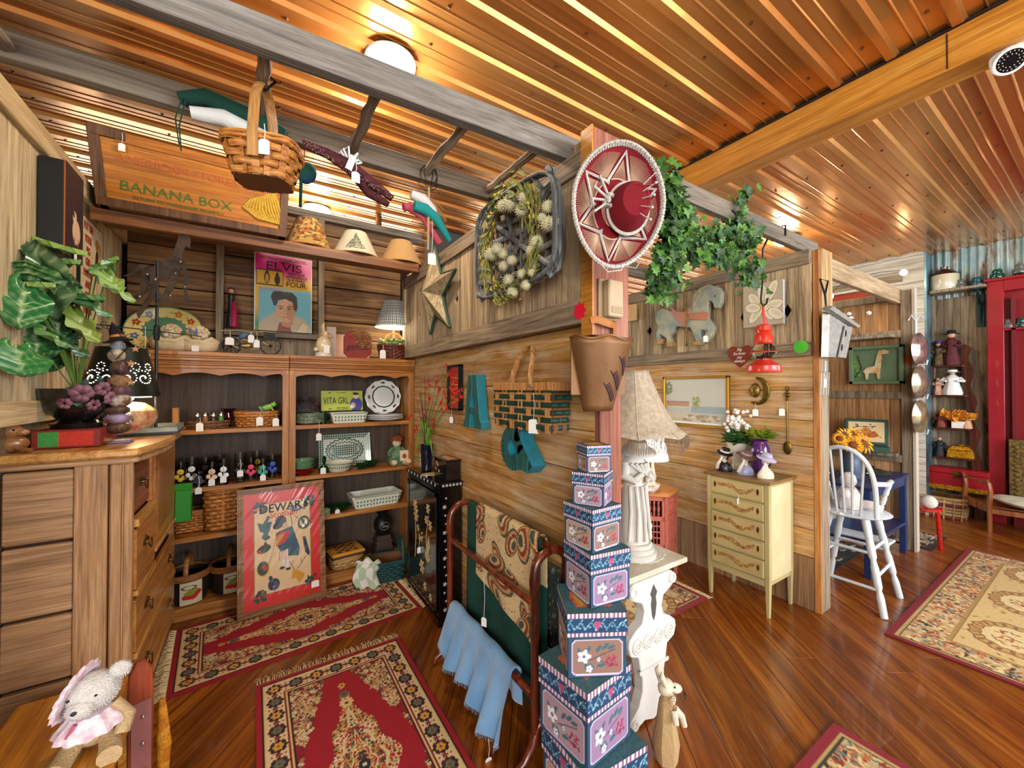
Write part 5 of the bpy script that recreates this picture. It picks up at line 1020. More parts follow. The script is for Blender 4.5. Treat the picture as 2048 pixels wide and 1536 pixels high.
# rabbit bottle, card, sign, lamp, planter basket
t = thing('rabbit_figurine', 'brown and cream ceramic standing rabbit bottle on the bookcase top', 'figurine', onp(648, 3.36)); RB = M('rabbit_glaze', 'b88a58', .2, vary='e0d0b0', vs=9, coat=.5)
B().lathe([(.038, 0), (.042, .004), (.04, .02), (.042, .024)], 24).build('base', M('glaze_white', 'd8d0c0', .3), t, sm=1); B().ell((0, 0, .065), (.036, .034, .048), 18, 12).ell((.008, 0, .118), (.022, .02, .02), 14, 10).ell((.028, 0, .112), (.010, .010, .009)).ell((-.036, 0, .04), .012).tube([(0, -.008, .13), (-.004, -.008, .16), (.002, -.008, .18)], [.006, .009, .003], 8).tube([(0, .008, .13), (-.006, .008, .158), (-.002, .008, .176)], [.006, .009, .003], 8).tube([(.02, -.01, .08), (.03, -.012, .05)], [.009, .008], 8).build('body', RB, t, sm=1); B().ell((.02, -.017, .121), .003).build('eye', M('black_thread'), t); price_tag(t, (.01, -.04, .07), .012)
q = onp(660, 3.50); t = thing('bottle_carton', 'tall narrow pale box behind the rabbit figurine', 'box', q); B().bb((-.028, -.03, 0), (.032, .03, .205)).build('carton', M('carton_grey', 'a89890', .6), t, bev=.002)
q = onp(707, 3.60); t = thing('wall_card', 'plain pale pink cardboard panel behind the octagonal sign', 'panel', q); B().bb((-.09, 0, 0), (.10, .008, .145)).build('card', M('dusty_pink', 'c8a08c', .7), t)
q = onp(715, 3.40); t = thing('harvest_sign', 'dark red octagonal wooden sign with raffia bow reading gather', 'sign', q); oc = []
for k in range(8): a = R(22.5+45*k); oc.append((.085*cos(a), .085+.085*sin(a)))
oc = [(-.072, .03), (-.045, .002), (.04, .002), (.07, .03), (.072, .11), (.05, .148), (-.05, .148), (-.072, .115)]
B().prism(oc, 0, .016, MAT_Y(0, 0, 0)).build('board', M('barn_red', '8a2c26', .6, vary='7a221e', vs=8), t, bev=.002); text('gather', .046, M('ink_black', '1a0f0e', .5), t, MAT_Y(0, -.0172, .062), shear=.3, sx=1.05)
b = B(); RAF = M('raffia', '9a6a3c', .9)
for k in range(26): a = uni(0, 2*PI); l = uni(.02, .05); b.tube([(0, -.02, .145), (l*.6*cos(a), -.026, .148+l*.4*sin(a)), (l*1.1*cos(a), -.022+uni(-.01, .004), .148+l*.8*sin(a)-.01)], .0014, 4)
b.build('raffia_bow', RAF, t)
b = B()
for k in range(70): x, z = uni(-.015, .07), uni(.06, .14); b.ell((x, -.022, z), (.004, .003, .007), 6, 4, (0, uni(0, 180), 0))
b.build('dried_leaves', M('olive_leaf', '6a6a2c', .8, vary='8a5a2c', vs=60), t)
# gingham lamp
c0 = P(788, 690, y=3.44); t = thing('table_lamp', 'lit lamp with black and white gingham shade at the bookcase corner', 'lamp', (c0.x, 3.44, ZT)); zs = P(788, 655, y=3.44).z-ZT; ze = P(788, 604, y=3.44).z-ZT
nn = 120; c = Cv(1, .5, 300, 90, 'd8d6cc'); gx = ((c.X*54) % 1 < .5); gy = ((c.Y*54) % 1 < .5); c.on(gx ^ gy, '8a8e8c'); c.on(gx & gy, '2c3438')
r0, r1 = .158, .088; c.build('shade', t, lambda a, b_: (lambda r, an: (r*cos(an), r*sin(an), zs+(ze-zs)*(b_/.5)))(r0+(r1-r0)*b_/.5, 2*PI*a), vcmat(.8))
B().lathe([(.002, ze-.01), (r1-.002, ze-.01)], 30).build('spider', GW, t); B().lathe([(.150, zs+.001), (.157, zs), (.160, zs-.0015)], 40).build('shade_rim', M('lit_lining', 'f0e6d0', .8, emit=.6), t, sm=1); B().lathe([(.05, 0), (.05, .012), (.02, .03), (.035, .08), (.03, .13), (.012, .16), (.006, zs)], 20).build('base', M('lamp_brown', '6a4020', .4), t, sm=1); B().ell((0, 0, zs+.03), (.02, .02, .028)).build('bulb', M('bulb_glow', (1, .86, .6), .5, emit=25), t, sm=1)
c0 = P(790, 715, y=3.37); t = thing('plant_basket', 'dark red brown wicker basket of pale green leaves with hooped handle', 'basket', (c0.x, 3.37, ZT)); weave(t, .155, .12, .07, .85, wood('red_wicker', '3a140a', '6a2a14', '8a4020', 'x', .5, 3), 8, 14, 1); hoop(t, .10, .07, .065, 0, .006, wood('handle_w', 'a07840', 'b88c50', 'c8a060', 'x', .5), 'x')
def leaves(b, n, fn, size, w=.5, fold=.2, mi=0, curl=.15):
    for k in range(n):
        p, d, u = fn(k); d = Vector(d).normalized(); s = d.cross(Vector(u)).normalized() if abs(d.dot(Vector(u).normalized())) < .97 else d.orthogonal().normalized(); nn_ = s.cross(d); L_ = size*uni(.7, 1.2); ww_ = L_*w/2; p = Vector(p)
        b.add([p, p+d*L_*.35+s*ww_+nn_*fold*ww_, p+d*L_*.75+s*ww_*.7+nn_*fold*ww_, p+d*L_-nn_*curl*L_, p+d*L_*.75-s*ww_*.7+nn_*fold*ww_, p+d*L_*.35-s*ww_+nn_*fold*ww_, p+d*L_*.55], [(0, 1, 6), (1, 2, 6), (2, 3, 6), (3, 4, 6), (4, 5, 6), (5, 0, 6)], mi)
b = B()
def lf(k): a, e = random.random()*2*PI, uni(.1, 1.4); return ((.06*cos(a), .05*sin(a), .065+random.random()*.02), (cos(a)*cos(e), sin(a)*cos(e), sin(e)), (0, 0, 1))
leaves(b, 170, lf, .028, .6); b.build('foliage', M('pale_leaf', '6a9a4a', .6, vary='c0d090', vs=30), t)
b = B()
for k in range(50): a = random.random()*2*PI; b.ell((.06*random.random()*cos(a), .05*random.random()*sin(a), .08+random.random()*.025), .005, 6, 4)
b.build('blossoms', M('cream_blossom', 'e0dcc0', .8), t)
price_tag(t, (-.07, -.055, .07), .03)
# true sizes of the shelf goods (larger than first built)
def grow(prefix, s, key=None, move=None):
    for o in list(COL.objects):
        if o.parent is None and o.name.split('.')[0] == prefix and (key is None or key in o.get('label', '')):
            o.scale = (s, s, s)
            if move: o.location = Vector(o.location)+Vector(move)
grow('wicker_tray', 1.35); grow('ruffled_vase', 1.4, None, (.012, 0, 0)); grow('oval_basket', 1.45, None, (0, .03, 0)); grow('frog_figurine', 1.25, None, (0, .02, .035))
for o in COL.objects:
    if o.name.startswith('salt_shaker'):
        tr = bpy.data.objects['wicker_tray']; o.location = tr.location+(o.location-tr.location)*1.35; o.scale = (1.35,)*3
    if o.name.startswith('drinking_glass'): o.scale = (1.75, 1.75, 1.6)
    if o.name.startswith('dinner_plate'):
        gp = 'stacked' in o['group']; o.scale = (1.2, 1.2, 1.25) if gp else (1.5, 1.35, 1.5); o.location.z = 1.226+(o.location.z-1.226)*(1.25 if gp else 1.5)
grow('wrapped_sweets', 1.2, None, (-.03, 0, .012)); grow('wooden_stand', 1.3); grow('red_lantern_cup', 1.5); grow('licence_plate', 1.36, None, (.012, .04, .045)); grow('loaf_dish', 1.5); grow('glass_mug', 1.3)
grow('scenic_plate', 1.5, None, (.0, .04, .015)); grow('bowl', 1.35); grow('glass_dish', 1.45, None, (0, .03, 0)); grow('perfume_bottle', 1.35, None, (.004, .02, 0)); grow('serving_platter', 1.36, None, (0, .03, 0)); grow('round_dish', 1.38, None, (0, .02, 0)); grow('glass_bowl', 1.25)
grow('rag_doll', 1.75, None, (-.0, .03, 0)); grow('glass_leaf_dish', 1.2, None, (0, .02, 0)); grow('baking_dish', 1.6, None, (0, .05, 0)); grow('trinket_box', 1.35); grow('lidded_basket', 1.42, None, (0, .04, 0)); grow('urn_lamp', 1.12); grow('woven_basket', 1.36, 'tall', (0, .04, 0)); grow('woven_basket', 1.15, 'slanted', (0, .04, 0))
grow('painted_basket', 1.2, 'chillies', (-.03, .03, 0)); grow('painted_basket', 1.15, 'dark'); grow('fabric_basket', 1.25, None, (0, .0, 0)); grow('cherub_planter', 1.38, None, (0, .03, 0)); grow('decorative_platter', .80, None, (.035, .03, .0)); grow('wire_motorbike', 1.3, None, (0, .03, 0)); grow('rabbit_figurine', 1.5, None, (0, .03, 0)); grow('bottle_carton', 1.25); grow('harvest_sign', 1.5); grow('wall_card', 1.5, None, (-.02, 0, 0)); grow('plant_basket', 1.7, None, (0, .03, 0)); grow('costume_doll', 1.25)
# ---------------- framed print on the floor ----------------
bl, br_ = P(474, 1246, z=.0), P(652, 1192, z=.0); tl = P(474, 1003, y=3.24)
t = thing('framed_print', 'red and gold matted whisky print in carved frame wrapped in clear film', 'picture', (bl.x, bl.y, .012))
wv = V3((br_.x-bl.x, br_.y-bl.y, 0)); Wf = wv.length; t.rotation_euler = (R(-7.5), 0, math.atan2(wv.y, wv.x)); Hf = .815
FRM = wood('carved_frame', '6a4426', '9a6c40', 'c09060', 'x', .5, 2, var=.05)
fw_ = .035
for nm, a, b_ in (('bottom', (0, 0), (Wf, fw_)), ('top', (0, Hf-fw_), (Wf, Hf)), ('l', (0, fw_), (fw_, Hf-fw_)), ('r', (Wf-fw_, fw_), (Wf, Hf-fw_))):
    b = B(); b.bb((a[0], -.014, a[1]), (b_[0], .006, b_[1]))
    if nm in 'lr':
        for k in range(3): b.bb((a[0]+.006+k*.009, -.019, a[1]), (a[0]+.010+k*.009, -.014, b_[1]))
    else:
        for k in range(3): b.bb((a[0], -.019, a[1]+.006+k*.009), (b_[0], -.014, a[1]+.010+k*.009))
    b.build('frame_moulding', FRM, t, bev=.002)
iw, ih = Wf-2*fw_, Hf-2*fw_; c = Cv(1, ih/iw, 190, int(190*ih/iw), 'c4241e'); H_ = ih/iw; c.rect(.125, .105*H_, .875, .895*H_, '8a6a20').rect(.135, .11*H_, .865, .89*H_, 'd6b68a')
TL_, NV, GR_, RD = '1c4c50', '1c2a44', '23402e', 'b83020'
c.poly([(.17, .74*H_), (.24, .72*H_), (.30, .79*H_), (.34, .78*H_), (.30, .73*H_), (.36, .73*H_), (.33, .66*H_), (.30, .62*H_), (.34, .59*H_), (.27, .57*H_), (.22, .60*H_), (.25, .64*H_), (.20, .66*H_)], TL_)
c.ell(.47, .72*H_, .075, .05*H_, NV).ell(.44, .69*H_, .08, .035*H_, NV, 30).ell(.53, .67*H_, .04, .03*H_, 'c89a78').poly([(.40, .62*H_), (.62, .66*H_), (.72, .45*H_), (.70, .38*H_), (.50, .40*H_), (.42, .50*H_)], '24455a').poly([(.44, .62*H_), (.60, .62*H_), (.52, .52*H_), (.40, .50*H_)], RD).poly([(.40, .60*H_), (.52, .60*H_), (.42, .50*H_)], 'c07820').poly([(.44, .44*H_), (.56, .46*H_), (.56, .38*H_), (.46, .36*H_)], 'd8c8b0')
for i in range(5): c.line([(.45+.022*i, .45*H_), (.45+.022*i, .37*H_)], .006, RD)
c.line([(.42, .60*H_), (.30, .33*H_)], .006, '3a2a20').line([(.50, .36*H_), (.50, .31*H_)], .03, 'd8d0c8').line([(.55, .36*H_), (.55, .29*H_)], .03, 'd8d0c8').ell(.48, .30*H_, .035, .012*H_, '202028').ell(.56, .28*H_, .035, .012*H_, '202028').line([(.62, .67*H_), (.60, .78*H_), (.70, .72*H_)], .010, '4a3a2a')
c.ell(.68, .815*H_, .075, .032*H_, '3c5468').ell(.68, .822*H_, .055, .018*H_, '9ab0b8').line([(.56, .82*H_), (.62, .81*H_)], .02, '3c5468').line([(.74, .81*H_), (.80, .80*H_)], .02, '3c5468').ell(.78, .67*H_, .085, .062*H_, TL_).ell(.78, .67*H_, .058, .042*H_, 'cdb48c').line([(.76, .70*H_), (.80, .64*H_)], .03, TL_)
c.poly([(.76, .54*H_), (.80, .54*H_), (.86, .38*H_), (.84, .35*H_), (.79, .40*H_)], NV).ell(.25, .50*H_, .09, .035*H_, GR_, 18).ell(.27, .535*H_, .02, .025*H_, '4a2a30').ell(.20, .48*H_, .025, .015*H_, RD)
c.ell(.24, .33*H_, .08, .065*H_, 'c09a20').ell(.235, .335*H_, .07, .06*H_, GR_).ell(.26, .335*H_, .03, .026*H_, RD).ell(.37, .175*H_, .075, .052*H_, NV).ell(.33, .235*H_, .025, .020*H_, NV)
for i in range(14): c.ell(.33+.1*c.rs.rand(), (.14+.08*c.rs.rand())*H_, .006, .005, '8a9ab0')
c.poly([(.60, .18*H_), (.62, .26*H_), (.68, .25*H_), (.78, .20*H_), (.76, .16*H_), (.70, .13*H_), (.66, .18*H_)], 'c8901c').line([(.64, .26*H_), (.60, .31*H_), (.58, .34*H_)], .008, '3a281c').line([(.60, .31*H_), (.63, .34*H_)], .007, '3a281c').line([(.68, .26*H_), (.74, .30*H_), (.80, .36*H_)], .008, '3a281c').line([(.74, .30*H_), (.73, .35*H_)], .007, '3a281c')
for (x, y) in ((.20, .87), (.86, .865), (.20, .10), (.86, .14)):
    for k in range(14): c.ell(x+.075*(c.rs.rand()-.5)*1.6, (y+.05*(c.rs.rand()-.5)*1.6)*H_, .032, .014*H_, (GR_, '1c2c40', GR_)[k % 3], c.rs.rand()*180)
    for k in range(4): c.ell(x+.06*(c.rs.rand()-.5)*1.6, (y+.045*(c.rs.rand()-.5)*1.6)*H_, .014, .012, RD)
c.build('print_sheet', t, None, vcmat(.35), M4=MAT_Y(fw_, -.006, fw_) @ Matrix.Scale(iw, 4))
text("DEWAR'S", .078, M('print_black', '151518', .5), t, MAT_Y(fw_+iw*.52, -.0075, fw_+ih*.845), bold=.0012, sx=.92); text('Scotland', .055, M('print_red', 'c03018', .5), t, MAT_Y(fw_+iw*.51, -.0075, fw_+ih*.785), sx=.9)
m_, N_, L_, b_ = newmat('clear_film'); tr = N_.new('ShaderNodeBsdfTransparent'); gl_ = N_.new('ShaderNodeBsdfGlossy'); gl_.inputs['Roughness'].default_value = .08; ms = N_.new('ShaderNodeMixShader'); ms.inputs[0].default_value = .03; out = [n for n in N_ if n.type == 'OUTPUT_MATERIAL'][0]
L_.new(tr.outputs[0], ms.inputs[1]); L_.new(gl_.outputs[0], ms.inputs[2]); L_.new(ms.outputs[0], out.inputs[0])
b = B(); b.grid(lambda u, v: V3((Wf*u, -.022-.003*sin(u*9+v*14)*sin(v*11-u*7)-.0006*sin((u-v)*60), Hf*v)), 90, 120); b.build('plastic_wrap', m_, t, sm=2); price_tag(t, (Wf*.86, -.026, .13), .01, .05, .045); B().tube([(Wf*.36, -.025, Hf-.012), (Wf*.37, -.027, Hf-.05)], .0012, 4).build('string', WHITE(), t)

# ---------------- wall of the middle partition ----------------
# tobacco basket with wreath
XT = 1.0; t = thing('tobacco_basket', 'large grey woven tobacco basket leaning on the upper partition panel', 'basket', (1.03, 1.50, 2.20))
def pw(px, py, x=None): q = P(px, py, x=x); return V3((q.x, q.y, q.z))
tl_, tr_, br2, bl2 = V3((.965, 1.93, 2.50)), V3((.88, 1.19, 2.48)), V3((.90, 1.19, 2.00)), V3((.995, 1.87, 1.955))
tl_, tr_, br2, bl2 = pw(953, 425, .97), pw(1108, 322, .91), pw(1112, 545, .93), pw(953, 605, .99)
def rr(a, b_, c, d, u, v): return (a*(1-u)+b_*u)*(1-v)+(d*(1-u)+c*u)*v
def rim_pts(off):
    pts = []
    for k in range(48):
        a = 2*PI*k/48; p = 5.; cu, su = cos(a), sin(a); r = (abs(cu)**p+abs(su)**p)**(-1/p); u, v = .5+.5*r*cu, .5+.5*r*su; pts.append(rr(bl2, br2, tr_, tl_, u, v)+V3((off, 0, 0))-t.location)
    return pts
TBW = wood('tobacco_grey', '383a3c', '64686a', 'a09c92', 'z', .6, 2., var=.2)
B().tube(rim_pts(0), .011, 8, True, flat=.7).build('rim', TBW, t, sm=1); B().tube(rim_pts(.022), .008, 8, True).build('rim', TBW, t, sm=1)
for i in range(7):
    u = (i+.5)/7
    p = [rr(bl2, br2, tr_, tl_, u, v)+V3((.075*min(1, 7*min(v, 1-v)), 0, 0))-t.location for v in (0, .04, .1, .3, .5, .7, .9, .96, 1)]; b = B(); b.tube(p, .013, 6, flat=.25); b.build('splint', TBW, t, sm=1)
for i in range(7):
    v = (i+.5)/7; p = [rr(bl2, br2, tr_, tl_, u, v)+V3((.068*min(1, 7*min(u, 1-u)), 0, 0))-t.location for u in (0, .04, .1, .3, .5, .7, .9, .96, 1)]; b = B(); b.tube(p, .013, 6, flat=.25); b.build('splint', TBW, t, sm=1)
for s in ((0, 1), (1, 0)): b = B(); b.tube([rr(bl2, br2, tr_, tl_, u, s[0]*(1-u)+s[1]*u)+V3((.058*min(1, 7*min(u, 1-u)), 0, 0))-t.location for u in (.03, .1, .3, .5, .7, .9, .97)], .012, 6, flat=.3); b.build('splint', TBW, t, sm=1)
# wreath of thistles
cw = rr(bl2, br2, tr_, tl_, .50, .50)+V3((.015, 0, 0)); eu = (br2-bl2).normalized(); ev = V3((0, 0, 1))
t = thing('wreath', 'wreath of cream globe thistles and yellow green foliage inside the tobacco basket', 'wreath', cw)
def wp(a, r=1., off=0): return eu*(.235*r*cos(a))+ev*(.235*r*sin(a))+V3((-off, 0, 0))
B().tube([wp(a) for a in np.linspace(0, 2*PI, 30)[:-1]], .012, 6, True).build('twig_ring', M('twig', '6a5a34', .9), t)
for ci, (nm, mt_, n, sz) in enumerate((('foliage', M('wreath_green', '8a8c3a', .8, vary='5c6a2c', vs=40), 150, .075), ('yellow_sprigs', M('wreath_yellow', 'a8981c', .8, vary='c8b838', vs=40), 130, .03))):
    b = B()
    def wf(k):
        a = random.random()*2*PI; r = random.gauss(1, .12); d = eu*(-sin(a))+ev*cos(a)+eu*uni(-.6, .6)+ev*uni(-.6, .6)+V3((-.3*random.random(), 0, 0)); return (wp(a, r, uni(0, .04)), d, (-1, 0, .2))
    leaves(b, n, wf, sz, .22 if ci == 0 else .4); b.build(nm, mt_, t)
def spiky(nm, mt_, parent, c, r, n=90):
    b = B(); b.ell(c, r*.72, 10, 8)
    for k in range(n):
        z = 1-2*(k+.5)/n; a = k*2.39996; s = math.sqrt(1-z*z); d = V3((s*cos(a), s*sin(a), z)); o_ = d.orthogonal().normalized()*r*.075; q = d.cross(o_)
        c_ = Vector(c); b.add([c_+d*r*.65+o_, c_+d*r*.65-o_*.5+q*.8, c_+d*r*.65-o_*.5-q*.8, c_+d*r], [(0, 1, 3), (1, 2, 3), (2, 0, 3)])
    return b.build(nm, mt_, parent)
TH = M('thistle_cream', 'd8d4b4', .9, vary='bcb88c', vs=60)
for (px, py, r) in ((1050, 395, 12), (1018, 407, 14), (1043, 420, 12), (1005, 412, 11), (1095, 413, 11), (1084, 436, 9), (1095, 447, 13), (1110, 445, 12), (1073, 484, 12), (1064, 502, 11), (1067, 529, 8), (983, 508, 12), (994, 498, 11), (1006, 508, 9), (1024, 521, 9), (1007, 532, 9), (1064, 545, 8), (1044, 548, 9), (1017, 560, 10), (1052, 570, 9), (1025, 584, 10)):
    q = P(px, py, x=.935); d = (q-V3((0, 0, CAMZ))).dot(FW); spiky('thistle_head', TH, t, q-cw, r*1.35*d/F)
# star
t = thing('barn_star', 'large dimensional wooden barn star outlined in dark green on the upper panel', 'star', (1.02, 2.52, 2.14)); pts = []; star_px = [(870, 494), (884, 548), (913, 540), (886, 590), (901, 655), (870, 634), (861, 668), (850, 580), (842, 582), (858, 560)]
star_px = [(870, 494), (882, 548), (912, 539), (885, 592), (900, 655), (870, 630), (861, 669), (851, 590), (843, 581), (857, 562)]
pp = [P(px, py, x=1.02)-t.location for px, py in star_px]; cen = P(870, 586, x=1.02)-t.location; apex = V3((-.09, cen.y, cen.z))
SW = wood('star_slat', '7a6a50', 'a89470', 'c8b48c', 'z', .8, 1.5); SG = M('dark_green_paint', '1f4236', .6)
for k in range(10):
    a, b2 = pp[k], pp[(k+1) % 10]; b = B(); b.add([a, b2, apex], [(0, 1, 2)]); ob = b.build('facet', SW, t, solid=.006)
    b = B(); b.tube([a, b2], .010, 4); b.build('green_edge', SG, t)
# letters
TQ = [wood('teal_paint', '16443e', '22605a', '2e706a', 'z', .5, .6, var=.02), M('teal_side', '2c8aa0', .5, vary='247484', vs=8)]
def quad_poly(pxs, x, t): return [P(px, py, x=x)-t.location for px, py in pxs]
t = thing('marquee_letter', 'teal distressed block letter A hanging on the plank wall', 'letter', (1.09, 2.10, 1.42))
def ext(pts, dx, mat, nm, t):
    n = len(pts); b = B(); vs = [V3((p.x, p.y, p.z)) for p in pts]+[V3((p.x+dx, p.y, p.z)) for p in pts]
    b.add(vs, [tuple(range(n)), tuple(range(n, 2*n))[::-1]]+[(i, (i+1) % n, (i+1) % n+n, i+n)[::-1] for i in range(n)]); return b.build(nm, mat, t, bev=.002)
# front face corners at x = 1.0
A = [(942, 749), (966, 748), (980, 853), (962, 852), (958, 826), (951, 826), (952, 850), (937, 848), (938, 835)]
A = [(-.115, 0), (-.05, .0), (-.045, .07), (.03, .07), (.035, 0), (.105, 0), (.105, .03), (.04, .31), (-.05, .31), (-.115, .03)]
yc = 2.09; k0 = 1.265
LH = [(-.115, 0), (-.036, 0), (-.03, .08), (0, .08), (0, .125), (-.030, .125), (0, .245), (0, .315), (-.052, .315), (-.098, .05), (-.115, .04)]
for poly in (LH, [(-x, z) for x, z in LH][::-1]):
    b = B(); b.prism(poly, 0, .06, MAT_X(1.125-t.location.x, yc-t.location.y, k0-t.location.z)); b.m[-11:] = [1]*11; b.build('letter_stroke', TQ, t, bev=.002)
t = thing('marquee_letter', 'teal distressed block ampersand partly behind the green woven basket', 'letter', (1.09, 1.70, 1.30))
def stroke(pts, w): 
    L_ = []; R_ = []
    for i, p in enumerate(pts):
        a = Vector(pts[max(0, i-1)]); c_ = Vector(pts[min(len(pts)-1, i+1)]); d = (c_-a).normalized(); n = V3((-d.y, d.x)); L_.append((p[0]+n.x*w, p[1]+n.y*w)); R_.append((p[0]-n.x*w, p[1]-n.y*w))
    return L_+R_[::-1]
m4 = MAT_X(1.125-1.09, 1.635-1.70, 1.125-1.30)
ring = [(.02+.075*cos(a), .085+.075*sin(a)) for a in np.linspace(PI*.35, PI*1.75, 16)]
for pts_, w in ((ring+[(.15, .02)], .034), ([(.035, .15), (.0, .20), (-.01, .26), (.03, .31), (.07, .29), (.07, .24), (.03, .20), (-.0, .16)], .026), ([(.0, .19), (.09, .08), (.16, .0)], .03)):
    b = B(); n = len(pts_)
    for i in range(n-1):
        q = stroke([pts_[i], pts_[i+1]], w); b.prism(q, 0, .08+.0004*i, m4); b.m[-4:] = [1]*4; b.prism([(pts_[i][0]+w*cos(k*.524), pts_[i][1]+w*sin(k*.524)) for k in range(12)], 0, .08, m4); b.m[-12:] = [1]*12
    b.build('letter_stroke', TQ, t)
# framed red picture
t = thing('wall_picture', 'narrow black framed red picture with price card on the plank wall', 'picture', (1.125, 2.43, 1.355)); q1 = P(891, 735, x=1.09); q2 = P(925, 830, x=1.09)
yh = .095; zh = .30; b = B(); 
for (a, c_, e, f_) in ((-yh, yh, 0, .012), (-yh, yh, zh-.012, zh), (-yh, -yh+.012, 0, zh), (yh-.012, yh, 0, zh)): b.bb((-.03, a, e), (0, c_, f_))
b.build('frame', BLK, t); c = Cv(.17, .276, 40, 60, 'c03018'); [c.line([(.02, z), (.15, z+.03*sin(z*60))], .004, ('e8a860', '7a1810')[i % 2]) for i, z in enumerate(np.arange(.03, .25, .022))]; c.build('artwork', t, None, vcmat(.3), M4=MAT_X(-.012, .085, .012)); price_tag(t, (-.03, .02, .02), .07, face=-60)
# small green handled basket on the wall
t = thing('picnic_basket', 'rectangular splint basket with dark green checks and swing handle hung on wall', 'basket', (1.04, 1.47, 1.315)); GS = M('green_splint', '16382e', .5); TS = wood('tan_splint', '9a6030', 'c48a50', 'd8a868', 'z', .5, 2, var=.1)
Wb, Hb, Db = .47, .205, .09
B().box((.0, 0, Hb/2), (Db*.9, Wb*.94, Hb-.006)).build('liner', M('basket_inside'), t)
for r in range(6):
    z0 = .012+r*.031; b = B(); b.grid(lambda u, v: V3((-Db/2-.003-.0035*cos(u*14*PI+(r % 2)*PI), (u-.5)*Wb*(.93+.07*r/6), z0+.022*v)), 84, 1); b.build('woven_band', GS, t, sm=2, solid=.001)
    b = B(); b.grid(lambda u, v: V3(((u-.5)*Db, -Wb*(.465+.035*r/6)-.002-.003*cos(u*4*PI+(r % 2)*PI), z0+.022*v)), 24, 1); b.build('woven_band', GS, t, sm=2, solid=.001)
    B().bb((-Db/2-.0035, -Wb*.47, z0+.0225), (-Db/2-.001, Wb*.47, z0+.030)).build('woven_band', TS, t)
for k in range(7):
    y = -Wb/2+.035+k*(Wb-.07)/6; b = B(); b.bb((-Db/2-.0058, y-.018, .0), (-Db/2-.0045, y+.018, Hb)); b.build('stake', TS, t)
for k in range(7):
    for r in range(6):
        if (k+r) % 2: y = -Wb/2+.035+k*(Wb-.07)/6; B().bb((-Db/2-.0085, y-.026, .012+r*.031), (-Db/2-.006, y+.026, .034+r*.031)).build('green_check', GS, t)
B().bb((-Db/2-.009, -Wb/2-.004, Hb-.03), (-Db/2-.002, Wb/2+.004, Hb+.005)).bb((-Db/2, -Wb/2-.007, Hb-.03), (Db/2, -Wb/2, Hb+.005)).build('rim', TS, t, bev=.002)
b = B(); b.tube([(-Db/2-.012, -.10, Hb-.015), (-Db/2-.012, -.09, Hb+.04), (-.02, -.06, Hb+.12), (.0, -.03, Hb+.165), (.01, .02, Hb+.17), (.01, .10, Hb+.12), (.0, .14, Hb+.04), (0, .15, Hb-.01)][::1], .013, 8, flat=.3); b.build('swing_handle', TS, t, sm=1)
B().lathe([(.008, 0), (.008, .004), (.0001, .006)], 10, frame((-Db/2-.02, -.10, Hb-.01), (-1, 0, 0))).build('rivet', M('steel_rivet'), t); price_tag(t, (-Db/2-.014, -.115, Hb-.04), .115, .045, .06, face=-60)
# vase with red orchids on the cabinet
v0 = V3((1.04, 2.76, .90)); t = thing('flower_vase', 'glossy navy vase with white sprig holding red orchids and twigs', 'vase', v0); B().lathe([(.034, 0), (.037, .004), (.048, .17), (.050, .19), (.045, .19), (.04, .01)], 28).build('vase_body', M('navy_glaze', '0a1428', .08, coat=.6), t, sm=1)
b = B(); b.tube([(-.046, .0, .03), (-.047, .005, .08), (-.05, -.005, .13)], .0012, 4)
for k in range(12): z = .03+k*.009; b.ell((-.0485+.0008*k*0, .012*sin(k*1.9), z), (.001, .004, .0025), 5, 4)
b.build('white_sprig', MOP, t)
t2 = thing('orchid_spray', 'spray of small red orchids with bare dark twigs in the navy vase', 'flowers', v0+V3((0, 0, .10)))
tw = M('dark_twig', '241a14', .9); b = B()
for k in range(9):
    a = uni(-1.2, 1.6); dy = sin(a)*.10; dx = -random.random()*.05; h = uni(.35, .62); b.tube([(0, 0, 0), (dx*.4, dy*.3+.01, h*.4), (dx, dy*.8, h*.8), (dx*1.2, dy*1.3, h)], [.0025, .002, .0015, .0007], 5)
b.build('bare_twigs', tw, t2)
b = B(); tips = []
for (px, py) in ((905, 765), (880, 775), (858, 800), (915, 790), (890, 790), (848, 830), (870, 845), (822, 838), (832, 858), (898, 740), (885, 812), (860, 770), (925, 782), (875, 760), (895, 820)):
    q = P(px, py, x=1.0)-t2.location; tips.append(q); b.tube([(0, 0, .05), (q.x*.3, q.y*.3, q.z*.55), (q.x*.8, q.y*.8, q.z*.9), q], .0018, 5)
b.build('stems', M('stem_green', '5c7a2c', .7), t2)
b = B()
for q in tips:
    for j in range(4):
        c_ = q+V3((uni(-.01, .01), uni(-.03, .03), uni(-.035, .03)))
        for k in range(5): a = k*2*PI/5+j; d = V3((-.4, cos(a), sin(a))).normalized(); s = V3((1, 0, 0)).cross(d).normalized()*.0065; L_ = .019; b.add([c_, c_+d*L_*.5+s, c_+d*L_, c_+d*L_*.5-s], [(0, 1, 2, 3)])
tag(b.build('petals', M('orchid_red', 'b01414', .7, vary='d83030', vs=80), t2), kind='stuff')
b = B()
for (py, pz, bend) in ((-.10, .22, .05), (.06, .26, .08), (.14, .16, .16), (-.15, .14, .10), (.03, .3, .02), (.19, -.02, .05), (-.04, .25, .05)):
    for s in (0, 1):
        pts = [V3((0, 0, .06)), V3((-.01, py*.35, pz*.7)), V3((-.02, py*.8, pz)), V3((-.03, py*1.25, pz-bend))]; w = [.004, .009, .008, .001]
        if s == 0:
            vs = []
            for p, ww in zip(pts, w): vs += [p+V3((-ww, 0, ww*.6)), p+V3((ww, 0, -ww*.6))]
            b.add(vs, [(0, 1, 3, 2), (2, 3, 5, 4), (4, 5, 7, 6)])
b.build('blade_leaves', M('blade_green', '6a9a34', .6), t2, solid=.001)
